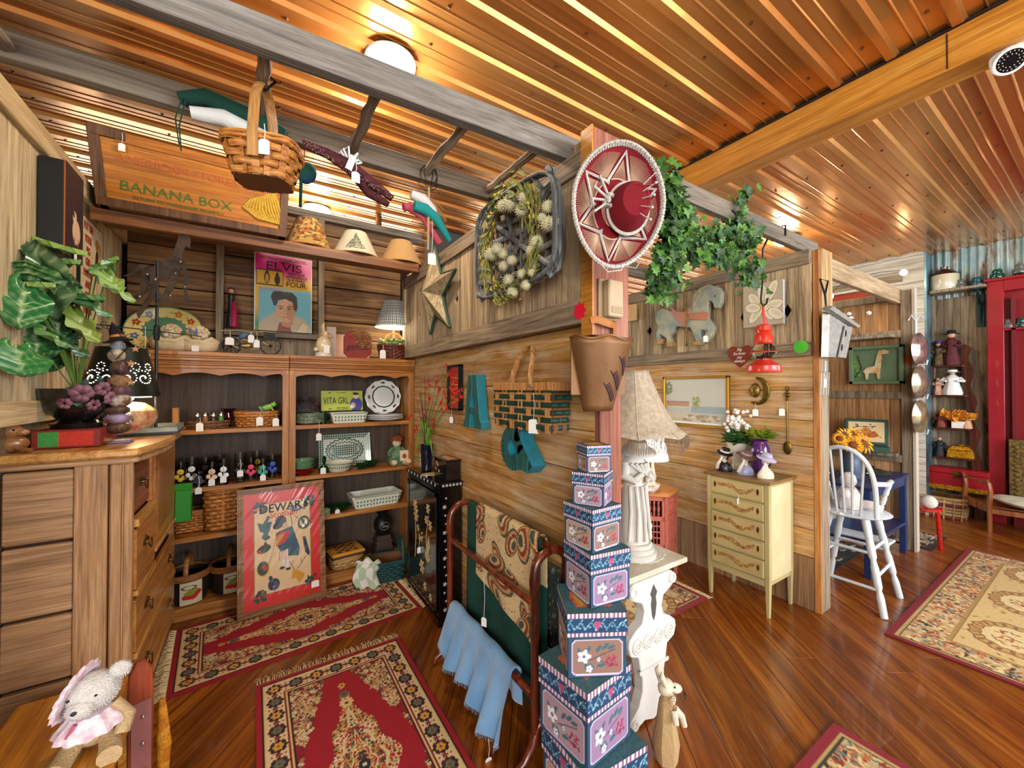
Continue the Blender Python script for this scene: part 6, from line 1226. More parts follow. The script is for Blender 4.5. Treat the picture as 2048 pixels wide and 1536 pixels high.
# post objects: sombrero, switch, wall vase, star sticker
def oval_frame(t, pxs, y):
    return [P(px, py, y=y)-t.location for px, py in pxs]
cS = P(1228, 420, y=.93); t = thing('sombrero', 'burgundy velvet sombrero with silver cord embroidery hanging on the middle post', 'hat', cS)
uS = V3((1, 0, 0)); e1 = (P(1318, 500, y=.93)-P(1150, 335, y=.93)).normalized()
# brim plane: long axis from lower right to upper left; built as an ellipse bowl facing the shopper
nrm = V3((-.42, -.90, .02)).normalized(); rgt = V3((0, 0, 1)).cross(-nrm).normalized()*-1; rgt = V3((.906, -.423, 0)); upv = nrm.cross(rgt); upv = upv if upv.z > 0 else -upv
dS = (cS-V3((0, 0, CAMZ))).dot(FW); ti = R(-10); ax = (rgt*cos(ti)+upv*sin(ti))*(90*dS/F); ay = (-rgt*sin(ti)+upv*cos(ti))*(118*dS/F); c0 = V3((0, 0, 0))
def sp(r, a, off=0.):
    q = c0+ax*r*cos(a)*(1+.06*sin(a))+ay*r*sin(a)*(1-.05*cos(2*a)); lift = .035*max(0, (r-.5)/.5)**2
    return q+nrm*(lift+off)
VEL = M('burgundy_velvet', '6a0414', .95, vary='7a0616', vs=8)
b = B(); b.grid(lambda u, v: sp(.30+.70*v, u*2*PI), 60, 14); b.build('brim', VEL, t, sm=2, solid=.006)
cc = c0+ax*.24+ay*.0
b = B(); b.grid(lambda u, v: (lambda r, h, a: cc+ax*r*.46*cos(a)+ay*r*.42*sin(a)+nrm*h)(*(1-.45*v**2.2, .01+.085*min(1, v*1.15), u*2*PI)), 40, 10); b.add([cc+ax*.46*.55*cos(a)+ay*.42*.55*sin(a)+nrm*.094 for a in np.linspace(0, 2*PI, 25)[:-1]], [tuple(range(24))]); b.build('crown', VEL, t, sm=1)
CORD = M('silver_cord', 'c8c4bc', .5, .2, bmp=.6, bs=200)
b = B(); b.tube([sp(1.0+.022*sin(k*PI*2/4), 2*PI*k/216, .004+.007*cos(k*PI*2/4)) for k in range(216)], .006, 6, True); b.tube([sp(1.0-.022*sin(k*PI*2/4), 2*PI*k/216, .004-.005*cos(k*PI*2/4)) for k in range(216)], .006, 6, True); b.build('braided_edge', CORD, t, sm=1)
b = B(); ns = 6; outer = .92; inn = .52
stp = []
for k in range(2*ns): stp.append((outer if k % 2 == 0 else inn, PI/2+PI*k/ns))
for off_ in (0, .03): b.tube([sp(r-off_*(1 if i % 2 == 0 else 1), a, .004) for i, (r, a) in enumerate(stp)], .0042, 5, True)
for k in range(ns):                                                   # curls between the points
    a = PI/2+PI*(2*k+1)/ns; b.tube([sp(inn+.02, a-.10, .005), sp(.44, a, .006), sp(inn+.02, a+.10, .005)], .0035, 5)
b.build('star_cord', CORD, t, sm=1)
STR = M('sequin_thread', 'c8a890', .5, .1); b = B()
for k in range(ns):
    a = PI/2+PI*(2*k+1)/ns
    for j in range(23): aa = a+(j-11)*.036; b.tube([sp(inn+.05, a+(j-11)*.004, .004), sp(.93-.05*abs(j-11)/11, aa, .004)], .0011, 3)
    a = PI/2+PI*2*k/ns
    for j in range(13): aa = a+(j-6)*.055; b.tube([sp(.80, a, .004), sp(.50, aa, .004)], .0010, 3)
    for j in range(13): aa = a+(j-6)*.055; b.ell(sp(.50, aa, .006), .0032, 5, 4)
tag(b.build('embroidery_threads', STR, t), kind='stuff')
b = B(); kc = cc-ax*.46+nrm*.05
for k in range(26): aa = random.random()*6.28; b.ell(kc+V3((.018*cos(aa), uni(-.012, .012), .016*sin(aa))), .008, 6, 5)
for (s, e) in ((-1, .10), (1, .09)): b.tube([kc, kc+ax*-.35+ay*.30*s+nrm*.02, kc+ax*-.42+ay*.10*s+nrm*.02, kc], .0045, 6)
b.tube([cc+ax*.46*cos(a)+ay*.44*sin(a)+nrm*.03 for a in np.linspace(0, 2*PI, 30)[:-1]], .006, 6, True)
for j in range(5): b.tube([kc+ax*.3, kc+ax*(.75)+ay*(.45-.2*j)+nrm*.07], .002, 4); b.ell(kc+ax*(.75)+ay*(.45-.2*j)+nrm*.07, .005, 6, 4)
b.build('cord_knot', CORD, t, sm=1)
b = B(); b.tube([sp(.98, -1.9), sp(1.12, -1.6), sp(1.08, -1.3), sp(.99, -1.2)], .0022, 5); b.tube([sp(.99, -1.25), sp(1.16, -1.05), sp(1.12, -.95), sp(.98, -1.0)], .0018, 5); b.build('chin_string', CORD, t)
B().tube([(1.235-cS.x, .965-cS.y, 2.12-cS.z), (1.20-cS.x, 1.078-cS.y, 2.12-cS.z)], .004, 6).build('hanging_nail', BLK, t)
q = P(1225, 598, y=1.045); t = thing('thermostat', 'beige plastic control box mounted on the middle post under the sombrero', 'control box', (q.x, 1.075, q.z)); PLA = M('beige_plastic', 'b09878', .45)
B().bb((-.05, -.012, -.078), (.05, 0, .078)).build('base_plate', M('beige_dark', '9a8464', .5), t, bev=.004); B().bb((-.032, -.045, -.07), (.045, -.012, .07)).build('cover', PLA, t, bev=.005); B().bb((-.02, -.047, -.055), (.035, -.045, -.03)).build('dial_window', M('beige_dark'), t)
q = P(1158, 622, x=1.04); t = thing('star_sticker', 'bright red starburst paper sticker on the lower rail by the post', 'sticker', (1.0435, q.y, q.z)); spr = lambda n, R_, r_: [((R_ if k % 2 == 0 else r_)*cos(PI*k/n), (R_ if k % 2 == 0 else r_)*sin(PI*k/n)) for k in range(2*n)]
B().prism(spr(8, .038, .027), 0, .001, MAT_X(0, 0, 0)).build('sticker_sheet', M('neon_red', 'e01030', .6), t)
q1, q2, q3, q4 = P(1173, 670, y=.985), P(1284, 675, y=.985), P(1190, 825, y=.985), P(1242, 830, y=.985); rt_ = (q2.x-q1.x)/2; rb_ = (q4.x-q3.x)/2; zt_, zb_ = q1.z, q3.z; cx_ = (q1.x+q2.x)/2
t = thing('wall_pocket', 'brown embossed tin wall vase with feather pattern strapped to the post', 'vase', (cx_, 1.07, zb_)); TIN = M('brown_tin', '7a5634', .45, .4, vary='6a4828', vs=5)
def wpf(u, v, off=0): r = rb_+(rt_-rb_)*v; a = PI+PI*u; return V3((r*cos(a)+(-.012)*(1-v), r*.75*sin(a)-off, (zt_-zb_)*v+.006*sin(u*20)*(v > .98)))
b = B(); b.grid(wpf, 40, 12); b.build('cone_body', TIN, t, sm=2, solid=.003); B().bb((-rt_*.98, -.004, .06), (rt_*.98, 0, zt_-zb_)).build('back_plate', TIN, t)
B().tube([wpf(k/40, 1) for k in range(41)], .004, 6).build('rolled_rim', TIN, t); b = B()
for (u0, v0_, l) in ((.60, .70, .22), (.52, .50, .22), (.44, .34, .2)):
    for k in range(9):
        s = k/8; u, v = u0+.10*s*0+.14*s-.02, v0_-.20*s
        for sg in (-1, 1): p = wpf(u, v, .003); p2 = wpf(u+.05*sg, v+.055, .003); b.tube([p, p2], [.0035, .001], 5)
b.build('purple_feathers', M('plum_paint', '3e2030', .6), t)
b = B()
for k in range(26): u, v = uni(.1, .9), uni(.1, .92); b.tube([wpf(u+.018*cos(a), v+.025*sin(a), .001) for a in np.linspace(0, 2*PI, 8)[:-1]], .0012, 4, True)
b.build('embossing', TIN, t)
b = B(); b.tube([(-.04, .0, zt_-zb_+.07), (-.02, -.012, zt_-zb_+.075), (.03, -.03, zt_-zb_+.06), (.075, -.01, zt_-zb_+.06), (.08, -.0, zt_-zb_+.01)], .014, 8, flat=.2); b.build('leather_strap', M('tan_leather', 'a8682c', .5), t, sm=1)
# pumpkin card with pinked edge behind the post, bronze planter, donkey doll
q = P(1255, 630, x=3.10); t = thing('wood_card', 'pale wooden card with saw toothed right edge hung on the far slats', 'plaque', (3.095, q.y-.02, q.z-.06)); pts = [(-.2, -.08), (.10, -.08)]+[(.10+(.012 if k % 2 else 0), -.08+.16*k/16) for k in range(17)]+[(-.2, .09)]
B().prism(pts, 0, .012, MAT_X(0, 0, .07)).build('card', M('birch', 'd0a468', .6, vary='dcb880', vs=10), t)
t = thing('brass_planter', 'stepped bronze coloured square planter on the floor between boxes and white table', 'planter', (1.50, 1.50, 0), 10); BZ = M('bronze', '8a6a38', .35, .6, vary='6a5028', vs=6)
for k, (s, z0, z1) in enumerate(((.26, 0, .03), (.22, .03, .05), (.24, .05, .18), (.27, .18, .20), (.29, .20, .215))): B().box((0, 0, (z0+z1)/2), (s, s, z1-z0)).build('tier', BZ, t, bev=.004)
q = P(1280, 1385, y=.99); t = thing('donkey_doll', 'white cloth donkey doll with twine bow and burlap dress beside the boxes', 'doll', (1.40, 1.02, 0)); t.scale = (.72, .72, .72); MUS = M('muslin', 'd8cdb8', .9, bmp=.3, vary='c8bca4', vs=10); BUR = M('burlap', 'b09468', .95, bmp=.5)
B().lathe([(.06, 0), (.07, .10), (.05, .22), (.035, .33), (.02, .36)], 20, wob=lambda a, z: 1+.06*sin(a*6)).build('burlap_dress', BUR, t, sm=1); B().ell((0, 0, .40), (.05, .04, .045), 14, 10).ell((.055, -.02, .385), (.045, .026, .026), 12, 8, (0, 15, -20)).tube([(-.02, .02, .43), (-.04, .025, .50), (-.035, .02, .53)], [.014, .016, .003], 8).tube([(-.03, -.02, .43), (-.06, -.02, .49), (-.06, -.02, .52)], [.014, .016, .003], 8).build('head', MUS, t, sm=1)
B().ell((.028, -.038, .41), .005).ell((.095, -.036, .385), .004).build('eyes', M('black_thread'), t); b = B()
for k in range(10): a = k*.63; b.tube([(-.01, -.03, .36), (.03*cos(a)-.01, -.05, .36+.03*sin(a)), (.05*cos(a)-.01, -.04, .35+.045*sin(a))], .002, 4)
b.build('twine_bow', M('twine', '9a7c50', .9), t); B().tube([(.02, -.04, .30), (.06, -.06, .25), (.07, -.07, .20)], [.02, .018, .014], 8).tube([(.0, -.05, .30), (-.02, -.08, .25)], [.02, .015], 8).build('arm', MUS, t, sm=1)
b = B(); [b.tube([(.085, -.05, .385), (.09+.01*cos(k), -.058, .35), (.088+.012*cos(k*2), -.058, .325)], .0014, 4) for k in range(6)]; b.build('yarn_tassel', BLK, t)
# statue lamp and fringed shade
c_ = P(1272, 1108, z=.703); c_ = V3((1.525, 1.285, .704)); t = thing('statue_lamp', 'pale stone lady statue lamp in wide hat with fringed beige shade', 'lamp', c_); STN = M('stone_grey', 'b4b0a8', .7, vary='d4d0c8', vs=4, bmp=.3, bs=20)
for r, z0, z1 in ((.085, 0, .022), (.078, .022, .04), (.07, .04, .055)): B().lathe([(r, z0), (r, z1-.004), (r-.004, z1)], 32).build('plinth_step', STN, t, sm=1)
b = B(); b.lathe([(.062, .05), (.066, .08), (.058, .14), (.050, .20), (.048, .25), (.040, .29), (.046, .33), (.052, .36), (.040, .39), (.02, .405)], 26, sy=.85, wob=lambda a, z: 1+(.05*sin(a*5+z*30) if z < .27 else .03*sin(a*5+z*40)))
b.ell((.0, 0, .43), (.028, .03, .036), 14, 10); b.lathe([(.0001, .475), (.03, .47), (.036, .45), (.062, .435), (.068, .425), (.06, .425), (.03, .44)], 26, T(0, 0, 0, 8, -6, 0)); b.tube([(-.03, .01, .435), (-.05, .0, .42), (-.055, -.01, .40)], [.012, .014, .008], 8)
for s in (-1, 1): b.tube([(s*.045, 0, .365), (s*.068, -.012, .32), (s*.05, -.045, .305), (s*.015, -.055, .33)], [.02, .021, .016, .011], 10)
for k in range(7): b.tube([(.055*cos(k*.35-2.6), .05*sin(k*.35-2.6), .37-.01*k*0), (.03*cos(k*.5-2.2), -.05, .34-.008*k)], .007, 6)
for k in range(5): a = -2.7+k*.5; b.tube([(.05*cos(a), .045*sin(a), .28), (.058*cos(a+.1), .055*sin(a+.1), .18), (.07*cos(a+.05), .062*sin(a+.05), .07)], .006, 6)
st_ = b.build('statue', STN, t, sm=1); t.scale = (1.2, 1.2, 1.2)
shz0, shz1 = P(1270, 868, y=1.285).z, P(1270, 742, y=1.285).z
Z_ = lambda z: (z-.704)/1.2
B().tube([(0, 0, .47), (0, 0, Z_(shz1))], .005, 8).build('stem', BR, t)
SHD = M('shade_damask', '9c8c78', .85, vary='b4a690', vs=60, bmp=.2, bs=60)
def shf(u, v): 
    lob = 8; s = abs((u*lob) % 1-.5)*2; r = (.205-.150*(v**.62))*(1+.0*s)*(1-.04*(1-s)); a = 2*PI*u; return V3((r*1.0*cos(a), r*sin(a), Z_(shz0)+(Z_(shz1)-Z_(shz0))*v+.012*(1-v)**3*(1-s)))
b = B(); b.grid(shf, 96, 16); b.build('shade', SHD, t, sm=2, solid=.002)
b = B()
for k in range(8): b.tube([shf(k/8+.0, j/10)*1.0 for j in range(11)], .0025, 5)
b.build('piping', SHD, t)
b = B()
for k in range(300): p = shf(k/300, 0); b.tube([p, p+V3((uni(-.003, .003), uni(-.003, .003), -.022)), p+V3((uni(-.004, .004), uni(-.004, .004), -.05-random.random()*.008))], .0011, 3)
tag(b.build('fringe', M('fringe_taupe', 'a08a70', .9), t), kind='stuff')
# ---------------- right booth wall ----------------
XB = 3.10
cH = P(1378, 630, x=3.06); t = thing('carousel_horse', 'painted blue grey carousel horse with pink saddle on brass pole, hung on slats', 'ornament', (3.075, cH.y, cH.z))
HP = [(1436, 574), (1444, 584), (1442, 604), (1436, 616), (1428, 616), (1424, 604), (1418, 600), (1416, 615), (1414, 636), (1424, 646), (1428, 655), (1422, 672), (1412, 684), (1400, 690), (1386, 688), (1398, 676), (1412, 668), (1414, 660), (1400, 660), (1402, 676), (1392, 684), (1380, 655), (1350, 652), (1346, 665), (1338, 672), (1344, 684), (1332, 692), (1332, 676), (1318, 668), (1322, 686), (1314, 688), (1311, 668), (1316, 655), (1310, 640), (1312, 622), (1325, 616), (1342, 622), (1362, 630), (1378, 620), (1384, 590), (1400, 574), (1416, 568)]
def slab(pxs, x, th, nm, mat, t, bev=.008):
    pts = [P(a, b_, x=x) for a, b_ in pxs]; n = len(pts); b = B(); vs = [p-t.location for p in pts]+[p-t.location+V3((th, 0, 0)) for p in pts]
    bm = [tuple(range(n))[::-1], tuple(range(n, 2*n))]+[(i, (i+1) % n, (i+1) % n+n, i+n) for i in range(n)]; b.add(vs, bm); return b.build(nm, mat, t, bev=bev)
HB = M('horse_blue', '7c8c88', .6, vary='b0aa90', vs=10); slab(HP, 3.045, .05, 'body', HB, t, .006)
slab([(1340, 612), (1352, 622), (1366, 624), (1380, 613), (1376, 640), (1366, 652), (1352, 640), (1344, 628)], 3.035, .02, 'saddle', M('rose_saddle', 'b07a64', .6), t, .004)
slab([(1374, 628), (1404, 624), (1418, 626), (1412, 640), (1390, 640), (1376, 638)], 3.035, .015, 'flower_collar', M('collar', 'a8805c', .6, vary='c06a54', vs=60), t, .003); slab([(1386, 590), (1398, 576), (1416, 569), (1404, 582), (1396, 596), (1384, 622)], 3.036, .015, 'mane', M('mane_cream', 'b4a888', .6, vary='8a8a78', vs=30), t, .003)
for pxs in ([(1316, 678), (1326, 678), (1322, 688), (1312, 688)], [(1332, 684), (1344, 684), (1344, 693), (1333, 693)], [(1386, 684), (1398, 680), (1402, 690), (1386, 690)]): slab(pxs, 3.037, .06, 'hoof', M('hoof_gold', 'a8804a', .5), t, .002)
b = B(); z0, z1 = P(1378, 690, x=3.03).z, P(1378, 566, x=3.03).z; b.tube([(-.052, 0, z0-cH.z), (-.052, 0, z1-cH.z)], .005, 8); b.ell((-.052, 0, z0-cH.z), .009).ell((-.052, 0, z1-cH.z), .009); b.build('pole', BR, t, sm=1); e = P(1430, 592, x=3.03)-t.location; B().ell(e, .005).build('eye', M('black_thread'), t); price_tag(t, (-.05, P(1412, 660, x=3.03).y-cH.y, P(1412, 660, x=3.03).z-cH.z), .05, .035, .05, face=-60)
q1, q2 = P(1487, 575, x=3.07), P(1567, 646, x=3.07); yc, zc_ = (q1.y+q2.y)/2, (q1.z+q2.z)/2; w2, h2 = (q1.y-q2.y)/2, .155
t = thing('flower_canvas', 'square canvas painting of a cream magnolia hung on the slats by the post', 'painting', (3.095, yc, zc_)); B().bb((-.03, -w2, -h2), (0, w2, h2)).build('stretched_canvas', M('canvas_grey', 'b0b4b4', .8), t, bev=.002)
c = Cv(1, 1, 100, 100, 'a89c84')
for (x, y, an, l) in ((.5, .75, 95, .25), (.72, .78, 60, .26), (.3, .62, 130, .22), (.62, .35, -60, .26), (.35, .32, -130, .28), (.75, .45, 10, .25), (.25, .45, 170, .2), (.82, .25, -30, .2)): c.ell(x, y, l+.02, .12, '7c705a', an).ell(x, y, l, .11, 'd4cab4', an).ell(x+.02, y+.01, l*.7, .05, 'c4b89c', an)
c.ell(.5, .5, .08, .08, 'a8904a').ell(.5, .5, .04, .05, 'd0b870').grain(.04).build('painting', t, None, vcmat(.7), M4=MAT_X(-.0305, w2, -h2) @ Matrix.Diagonal((2*w2, 2*h2, 1, 1)))
# lantern on hook from the timber
qh, ql = P(1530, 470, y=1.30), P(1530, 680, y=1.30); LX, LY = ql.x-.02, 1.30; t = thing('railroad_lantern', 'red wire guarded railroad lantern hanging from a long black hook', 'lantern', (LX, LY, P(1530, 745, y=1.30).z)); RP = M('lantern_red', 'c02c1c', .3, coat=.3); zf = lambda py: P(1530, py, y=LY).z-t.location.z
k_ = (ql-V3((0, 0, CAMZ))).dot(FW)/F
B().lathe([(30*k_, 0), (31*k_, zf(742)), (30*k_, zf(732)), (16*k_, zf(722)), (14*k_, zf(720)), (.0001, zf(720))], 32).build('fuel_base', RP, t, sm=1)
B().lathe([(13*k_, zf(718)), (22*k_, zf(706)), (19*k_, zf(694)), (14*k_, zf(688))], 24).build('globe', GLASS, t, sm=1); B().lathe([(14*k_, zf(690)), (17*k_, zf(686)), (16*k_, zf(672)), (12*k_, zf(666)), (15*k_, zf(662)), (14*k_, zf(653)), (10*k_, zf(650)), (.001, zf(648))], 24).build('chimney', RP, t, sm=1); B().lathe([(8*k_, zf(720)), (8*k_, zf(714)), (3*k_, zf(708))], 16).build('burner', RP, t)
for s in (-1, 1): B().tube([(s*8*k_, -.012, zf(722)), (s*8*k_, -.02, zf(690)), (s*5*k_, -.015, zf(650)), (s*3*k_, -.0, zf(628)), (0, 0, zf(612))], 1.6*k_, 6).build('wire_guard', RP, t)
B().tube([(23*k_*cos(a), 23*k_*sin(a), zf(705)) for a in np.linspace(0, 2*PI, 24)[:-1]], 1.2*k_, 5, True).build('wire_guard', RP, t); B().tube([(-5*k_, -.02, zf(720)), (-5*k_, -.025, zf(670))], 3*k_, 6).build('air_tube', RP, t)
price_tag(t, (.0, -.05, zf(690)), .02, .035, .05)
tz = 2.535-0.0; t = thing('iron_hook', 'long black iron hook looped over the timber, holding the red lantern', 'hook', (LX, LY, 2.53)); z_ = lambda py: P(1530, py, y=LY).z-2.53
B().tube([(0, -.135, .005-.06), (0, -.135, .012), (0, -.08, .012), (0, -.04, -.02), (0, 0, -.10), (-.005, 0, z_(560)), (-.03, 0, z_(598)), (-.03, 0, z_(606)), (0, 0, z_(613)), (.045, 0, z_(606)), (.055, 0, z_(596)), (.07, 0, z_(596))], .006, 8).build('rod', BLK, t, sm=1)
q = P(1478, 712, x=3.07); t = thing('heart_plaque', 'brown heart plaque with white handwriting hung on the lower rail', 'plaque', (3.095, q.y, q.z)); hp = [(0, -.09), (.05, -.045), (.082, .0), (.092, .04), (.075, .072), (.045, .078), (.015, .06), (0, .045), (-.015, .06), (-.045, .078), (-.075, .072), (-.092, .04), (-.082, .0), (-.05, -.045)]
B().prism(hp, 0, .02, MAT_X(0, 0, 0)).build('heart', M('heart_brown', '7a2c18', .4), t, bev=.006)
for s, z in (('My', .045), ('forever', .018), ('my', -.010), ('always', -.038)): text(s, .034, WHITE(), t, MAT_X(-.0212, 0, z), sx=.9, shear=.3)
# framed seascape
q1, q2 = P(1325, 752, x=3.12), P(1457, 858, x=3.12); yc, w2, h2 = (q1.y+q2.y)/2, (q1.y-q2.y)/2, .215; zc_ = (P(1457, 750, x=3.12).z+P(1457, 860, x=3.12).z)/2
t = thing('seascape_painting', 'gold framed pale watercolour of shore and rocks with rolled paper on its ledge', 'painting', (3.15, yc, zc_)); GF = M('gold_frame', 'b8862c', .35, .6)
for (a, b_, c_, d) in ((-w2, w2, -h2, -h2+.022), (-w2, w2, h2-.022, h2), (-w2, -w2+.022, -h2, h2), (w2-.022, w2, -h2, h2)): B().bb((-.03, a, c_), (0, b_, d)).build('frame_side', GF, t, bev=.004)
c = Cv(1, .66, 150, 100, 'c4c2b4'); c.Y0 = 0; c.rect(0, 0, 1, .24, 'b8b8ac').rect(.45, .18, 1, .27, '9aa6ac').poly([(0, 0), (1, 0), (1, .06), (.8, .12), (.5, .17), (.2, .15), (0, .2)], 'c8b898')
for k in range(60): x = .35+.5*c.rs.rand(); c.ell(x, .04+.10*c.rs.rand(), .04, .018, ('b8a488', 'a08c70', 'd4c8b0')[k % 3])
c.rect(.05, .26, .42, .32, 'b88a70').line([(.05, .325), (.42, .325)], .008, '7a5a48')
for k in range(50): c.ell(.48+.10*c.rs.rand(), .24+.14*c.rs.rand(), .018, .012, ('8a9460', 'a8a878')[k % 2])
for k in range(40): c.ell(.02+.12*c.rs.rand(), .42+.16*c.rs.rand(), .02, .014, '7a8a6a')
c.grain(.04).build('watercolour', t, None, vcmat(.6), M4=MAT_X(-.01, w2, -h2) @ Matrix.Diagonal((2*w2, 2*h2/.66, 1, 1))); B().bb((-.012, -w2+.022, -h2+.022), (-.011, w2-.022, -h2+.024)).build('mat_edge', WHITE(), t)
b = B(); b.lathe([(.011, 0), (.011, .5)], 12, frame((-.044, w2-.06, -h2+.034), (0, -1, 0))); tag(b.build('paper_roll', WHITE(), None, sm=1), 'thin white paper roll resting on the seascape frame ledge', 'paper roll').location = t.location
# moon, fork/spoon
q = P(1512, 782, x=3.12); t = thing('moon_face', 'brass crescent moon face ornament on the plank wall under the heart', 'ornament', (3.15, q.y, q.z)); MB_ = M('brass_moon', '8a7030', .35, .8, vary='5a4820', vs=12)
out = [(.085*cos(a), .105*sin(a)) for a in np.linspace(-2.2, 1.75, 22)]; inn_ = [(.02+.045*cos(a)-.02, .085*sin(a)) for a in np.linspace(1.6, -2.0, 18)]
B().prism(out+inn_, 0, .018, MAT_X(0, 0, 0)).build('crescent', MB_, t, bev=.005); B().ell((-.02, .01, .005), (.02, .034, .055), 14, 10).ell((-.03, .042, -.01), (.012, .012, .012)).ell((-.032, .030, -.034), (.009, .012, .006)).ell((-.034, .022, .012), (.006, .01, .004)).build('face', MB_, t, sm=1); price_tag(t, (-.02, .01, -.09), .05, .038, .05, face=-60)
q0, q1 = P(1573, 776, x=3.13), P(1567, 908, x=3.13); t = thing('brass_spoon', 'long handled brass spoon with figure top hung by the post', 'spoon', (3.14, q0.y, q1.z)); L_ = q0.z-q1.z
B().ell((0, 0, .045), (.010, .026, .048), 14, 10).tube([(0, 0, .08), (0, 0, L_-.09)], .005, 6).ell((0, 0, L_-.08), .010).ell((0, 0, L_-.05), (.012, .02, .018)).ell((0, .0, L_-.03), .012).tube([(0, .012*cos(a), L_+.0+.012*sin(a)) for a in np.linspace(0, 2*PI, 12)[:-1]], .003, 5, True).build('body', MB_, t, sm=1); price_tag(t, (-.01, .03, L_*.72), .02, .035, .05, face=-60)
q = P(1602, 694, x=3.10); t = thing('star_sticker', 'lime green round serrated sticker on the lower rail by the tan post', 'sticker', (3.097, q.y, q.z)); B().prism(spr(14, .047, .042), 0, .001, MAT_X(0, 0, 0)).build('sticker_sheet', M('neon_green', '4ab82a', .6), t)
# busts and vases on the chest
def bust(px, y, rz, hat, hatm, dress, lab, wide):
    q = P(px, 950, x=2.86); t = thing('lady_bust', lab, 'bust', (2.86+.03, y, .892), rz, 'porcelain lady busts'); SK = M('porcelain', 'd8cfc8', .15, coat=.6)
    B().lathe([(.048, 0), (.050, .01), (.045, .035), (.028, .055), (.016, .065)], 20, sy=.6).build('shoulders', dress, t, sm=1); B().tube([(0, 0, .05), (0, -.004, .095)], .013, 10).ell((0, -.006, .112), (.025, .027, .031), 14, 10, (15, 0, 0)).ell((0, -.033, .112), (.004, .005, .006)).build('head', SK, t, sm=1)
    B().tube([(-.045, -.01, .02), (-.04, -.035, .05), (-.022, -.034, .085), (-.016, -.03, .098)], [.012, .010, .008, .009], 8).build('hand', SK, t, sm=1); B().ell((.006, .010, .112), (.028, .026, .030), 12, 8).ell((.016, -.012, .095), (.010, .014, .018)).build('hair', hair_, t, sm=1); B().ell((.0, -.0315, .099), (.006, .002, .003)).build('lips', M('lip_red', 'a02828', .3), t)
    for s in (-1, 1): B().ell((s*.010, -.0315, .117), (.003, .001, .0015)).build('eye', M('black_thread'), t)
    B().lathe([(.0001, .055), (.026, .05), (.030, .028), (.034, .026), (wide, .018), (wide, .014), (.03, .02)], 26, T(.0, .002, .108, 14, 12, 0)).build('hat', hatm, t, sm=1); B().lathe([(.031, .028), (.034, .028), (.033, .038), (.030, .038)], 20, T(.0, .002, .108, 14, 12, 0)).build('hat_band', hat, t, sm=1)
    t.scale = (1.05, 1.05, 1.08); return t
hair_ = M('hair_brown', '4a2416', .4); bust(1440, 1.60, -60, M('white_band', 'd8d4d0', .4), M('hat_black', '141214', .3), M('dress_black', '16161c', .3), 'porcelain lady bust in a black boater hat, left of three', .052)
bust(1488, 1.45, -50, M('hat_lav', '9a94b4', .4), M('hat_taupe', '6a5040', .35), M('dress_lav', '8c90b4', .3), 'porcelain lady bust in a wide brown hat, middle of three', .062)
hair_ = M('hair_black', '14100f', .4); bust(1540, 1.32, -40, M('hat_lilac2', 'a098b8', .4), M('hat_lilac', 'b0acc4', .35), M('dress_cream', 'cfc8a8', .3), 'porcelain lady bust in a pale lilac hat, right of three', .058)
t = thing('flower_vase', 'white pedestal vase with white blossoms and dark leaves behind the busts', 'vase', (3.06, 1.60, .892)); B().lathe([(.05, 0), (.035, .02), (.03, .05), (.045, .09), (.062, .16), (.075, .20), (.068, .20), (.04, .09)], 24).build('vase_body', M('glaze_white'), t, sm=1)
b = B(); leaves(b, 46, lambda k: ((.02*random.gauss(0, 1), .02*random.gauss(0, 1), .19), (random.gauss(0, .8), random.gauss(0, .8), uni(.1, .9)), (0, 0, 1)), .13, .5); b.build('dark_leaves', M('deep_leaf', '2c5228', .5, vary='4a7a3a', vs=30), t)
b = B(); [b.ell((.035*random.gauss(0, 1), .035*random.gauss(0, 1), .33+.05*random.gauss(0, 1)), .014, 6, 4) for k in range(70)]; b.build('white_blossoms', M('blossom_white', 'e8e4e0', .8), t)
t = thing('flower_vase', 'swirled purple glass vase of yellow green leaves behind the middle bust', 'vase', (3.05, 1.43, .892)); B().lathe([(.035, 0), (.06, .05), (.07, .11), (.06, .18), (.042, .225), (.05, .235), (.04, .22), (.05, .1)], 28).build('vase_body', M('amethyst', '3c1650', .08, vary='6a3a80', vs=8, coat=.5), t, sm=1)
b = B(); leaves(b, 120, lambda k: ((.03*random.gauss(0, 1), .03*random.gauss(0, 1), .25), (random.gauss(0, .9), random.gauss(0, .9), uni(.1, .9)), (0, 0, 1)), .085, .45); b.build('lime_leaves', M('lime_leaf', '8a9a20', .6, vary='5a8020', vs=30), t)
# lit lamp, shell dish, plate on the pink table
t = thing('table_lamp', 'small lit lamp with white lattice shade on the pink table', 'lamp', (2.75, 2.12, .691)); B().lathe([(.05, 0), (.05, .01), (.015, .02), (.03, .08), (.012, .16), (.006, .27)], 18).build('base', M('glaze_white'), t, sm=1)
c = Cv(1, .5, 200, 60, 'f0ece0'); c.on((np.abs(((c.X*30+c.Y*14) % 1)-.5) > .44) | (np.abs(((c.X*30-c.Y*14) % 1)-.5) > .44), 'a8b0b0'); m_, N_, L_, b_ = newmat('lit_shade'); a_ = N_.new('ShaderNodeVertexColor'); a_.layer_name = 'Col'; L_.new(a_.outputs[0], b_.inputs['Base Color']); L_.new(a_.outputs[0], b_.inputs['Emission Color']); b_.inputs['Emission Strength'].default_value = .75
c.build('shade', t, lambda a, q: (lambda r, an: (r*cos(an), r*sin(an), .22+.24*q/.5))(.125-.045*q/.5, 2*PI*a), m_)
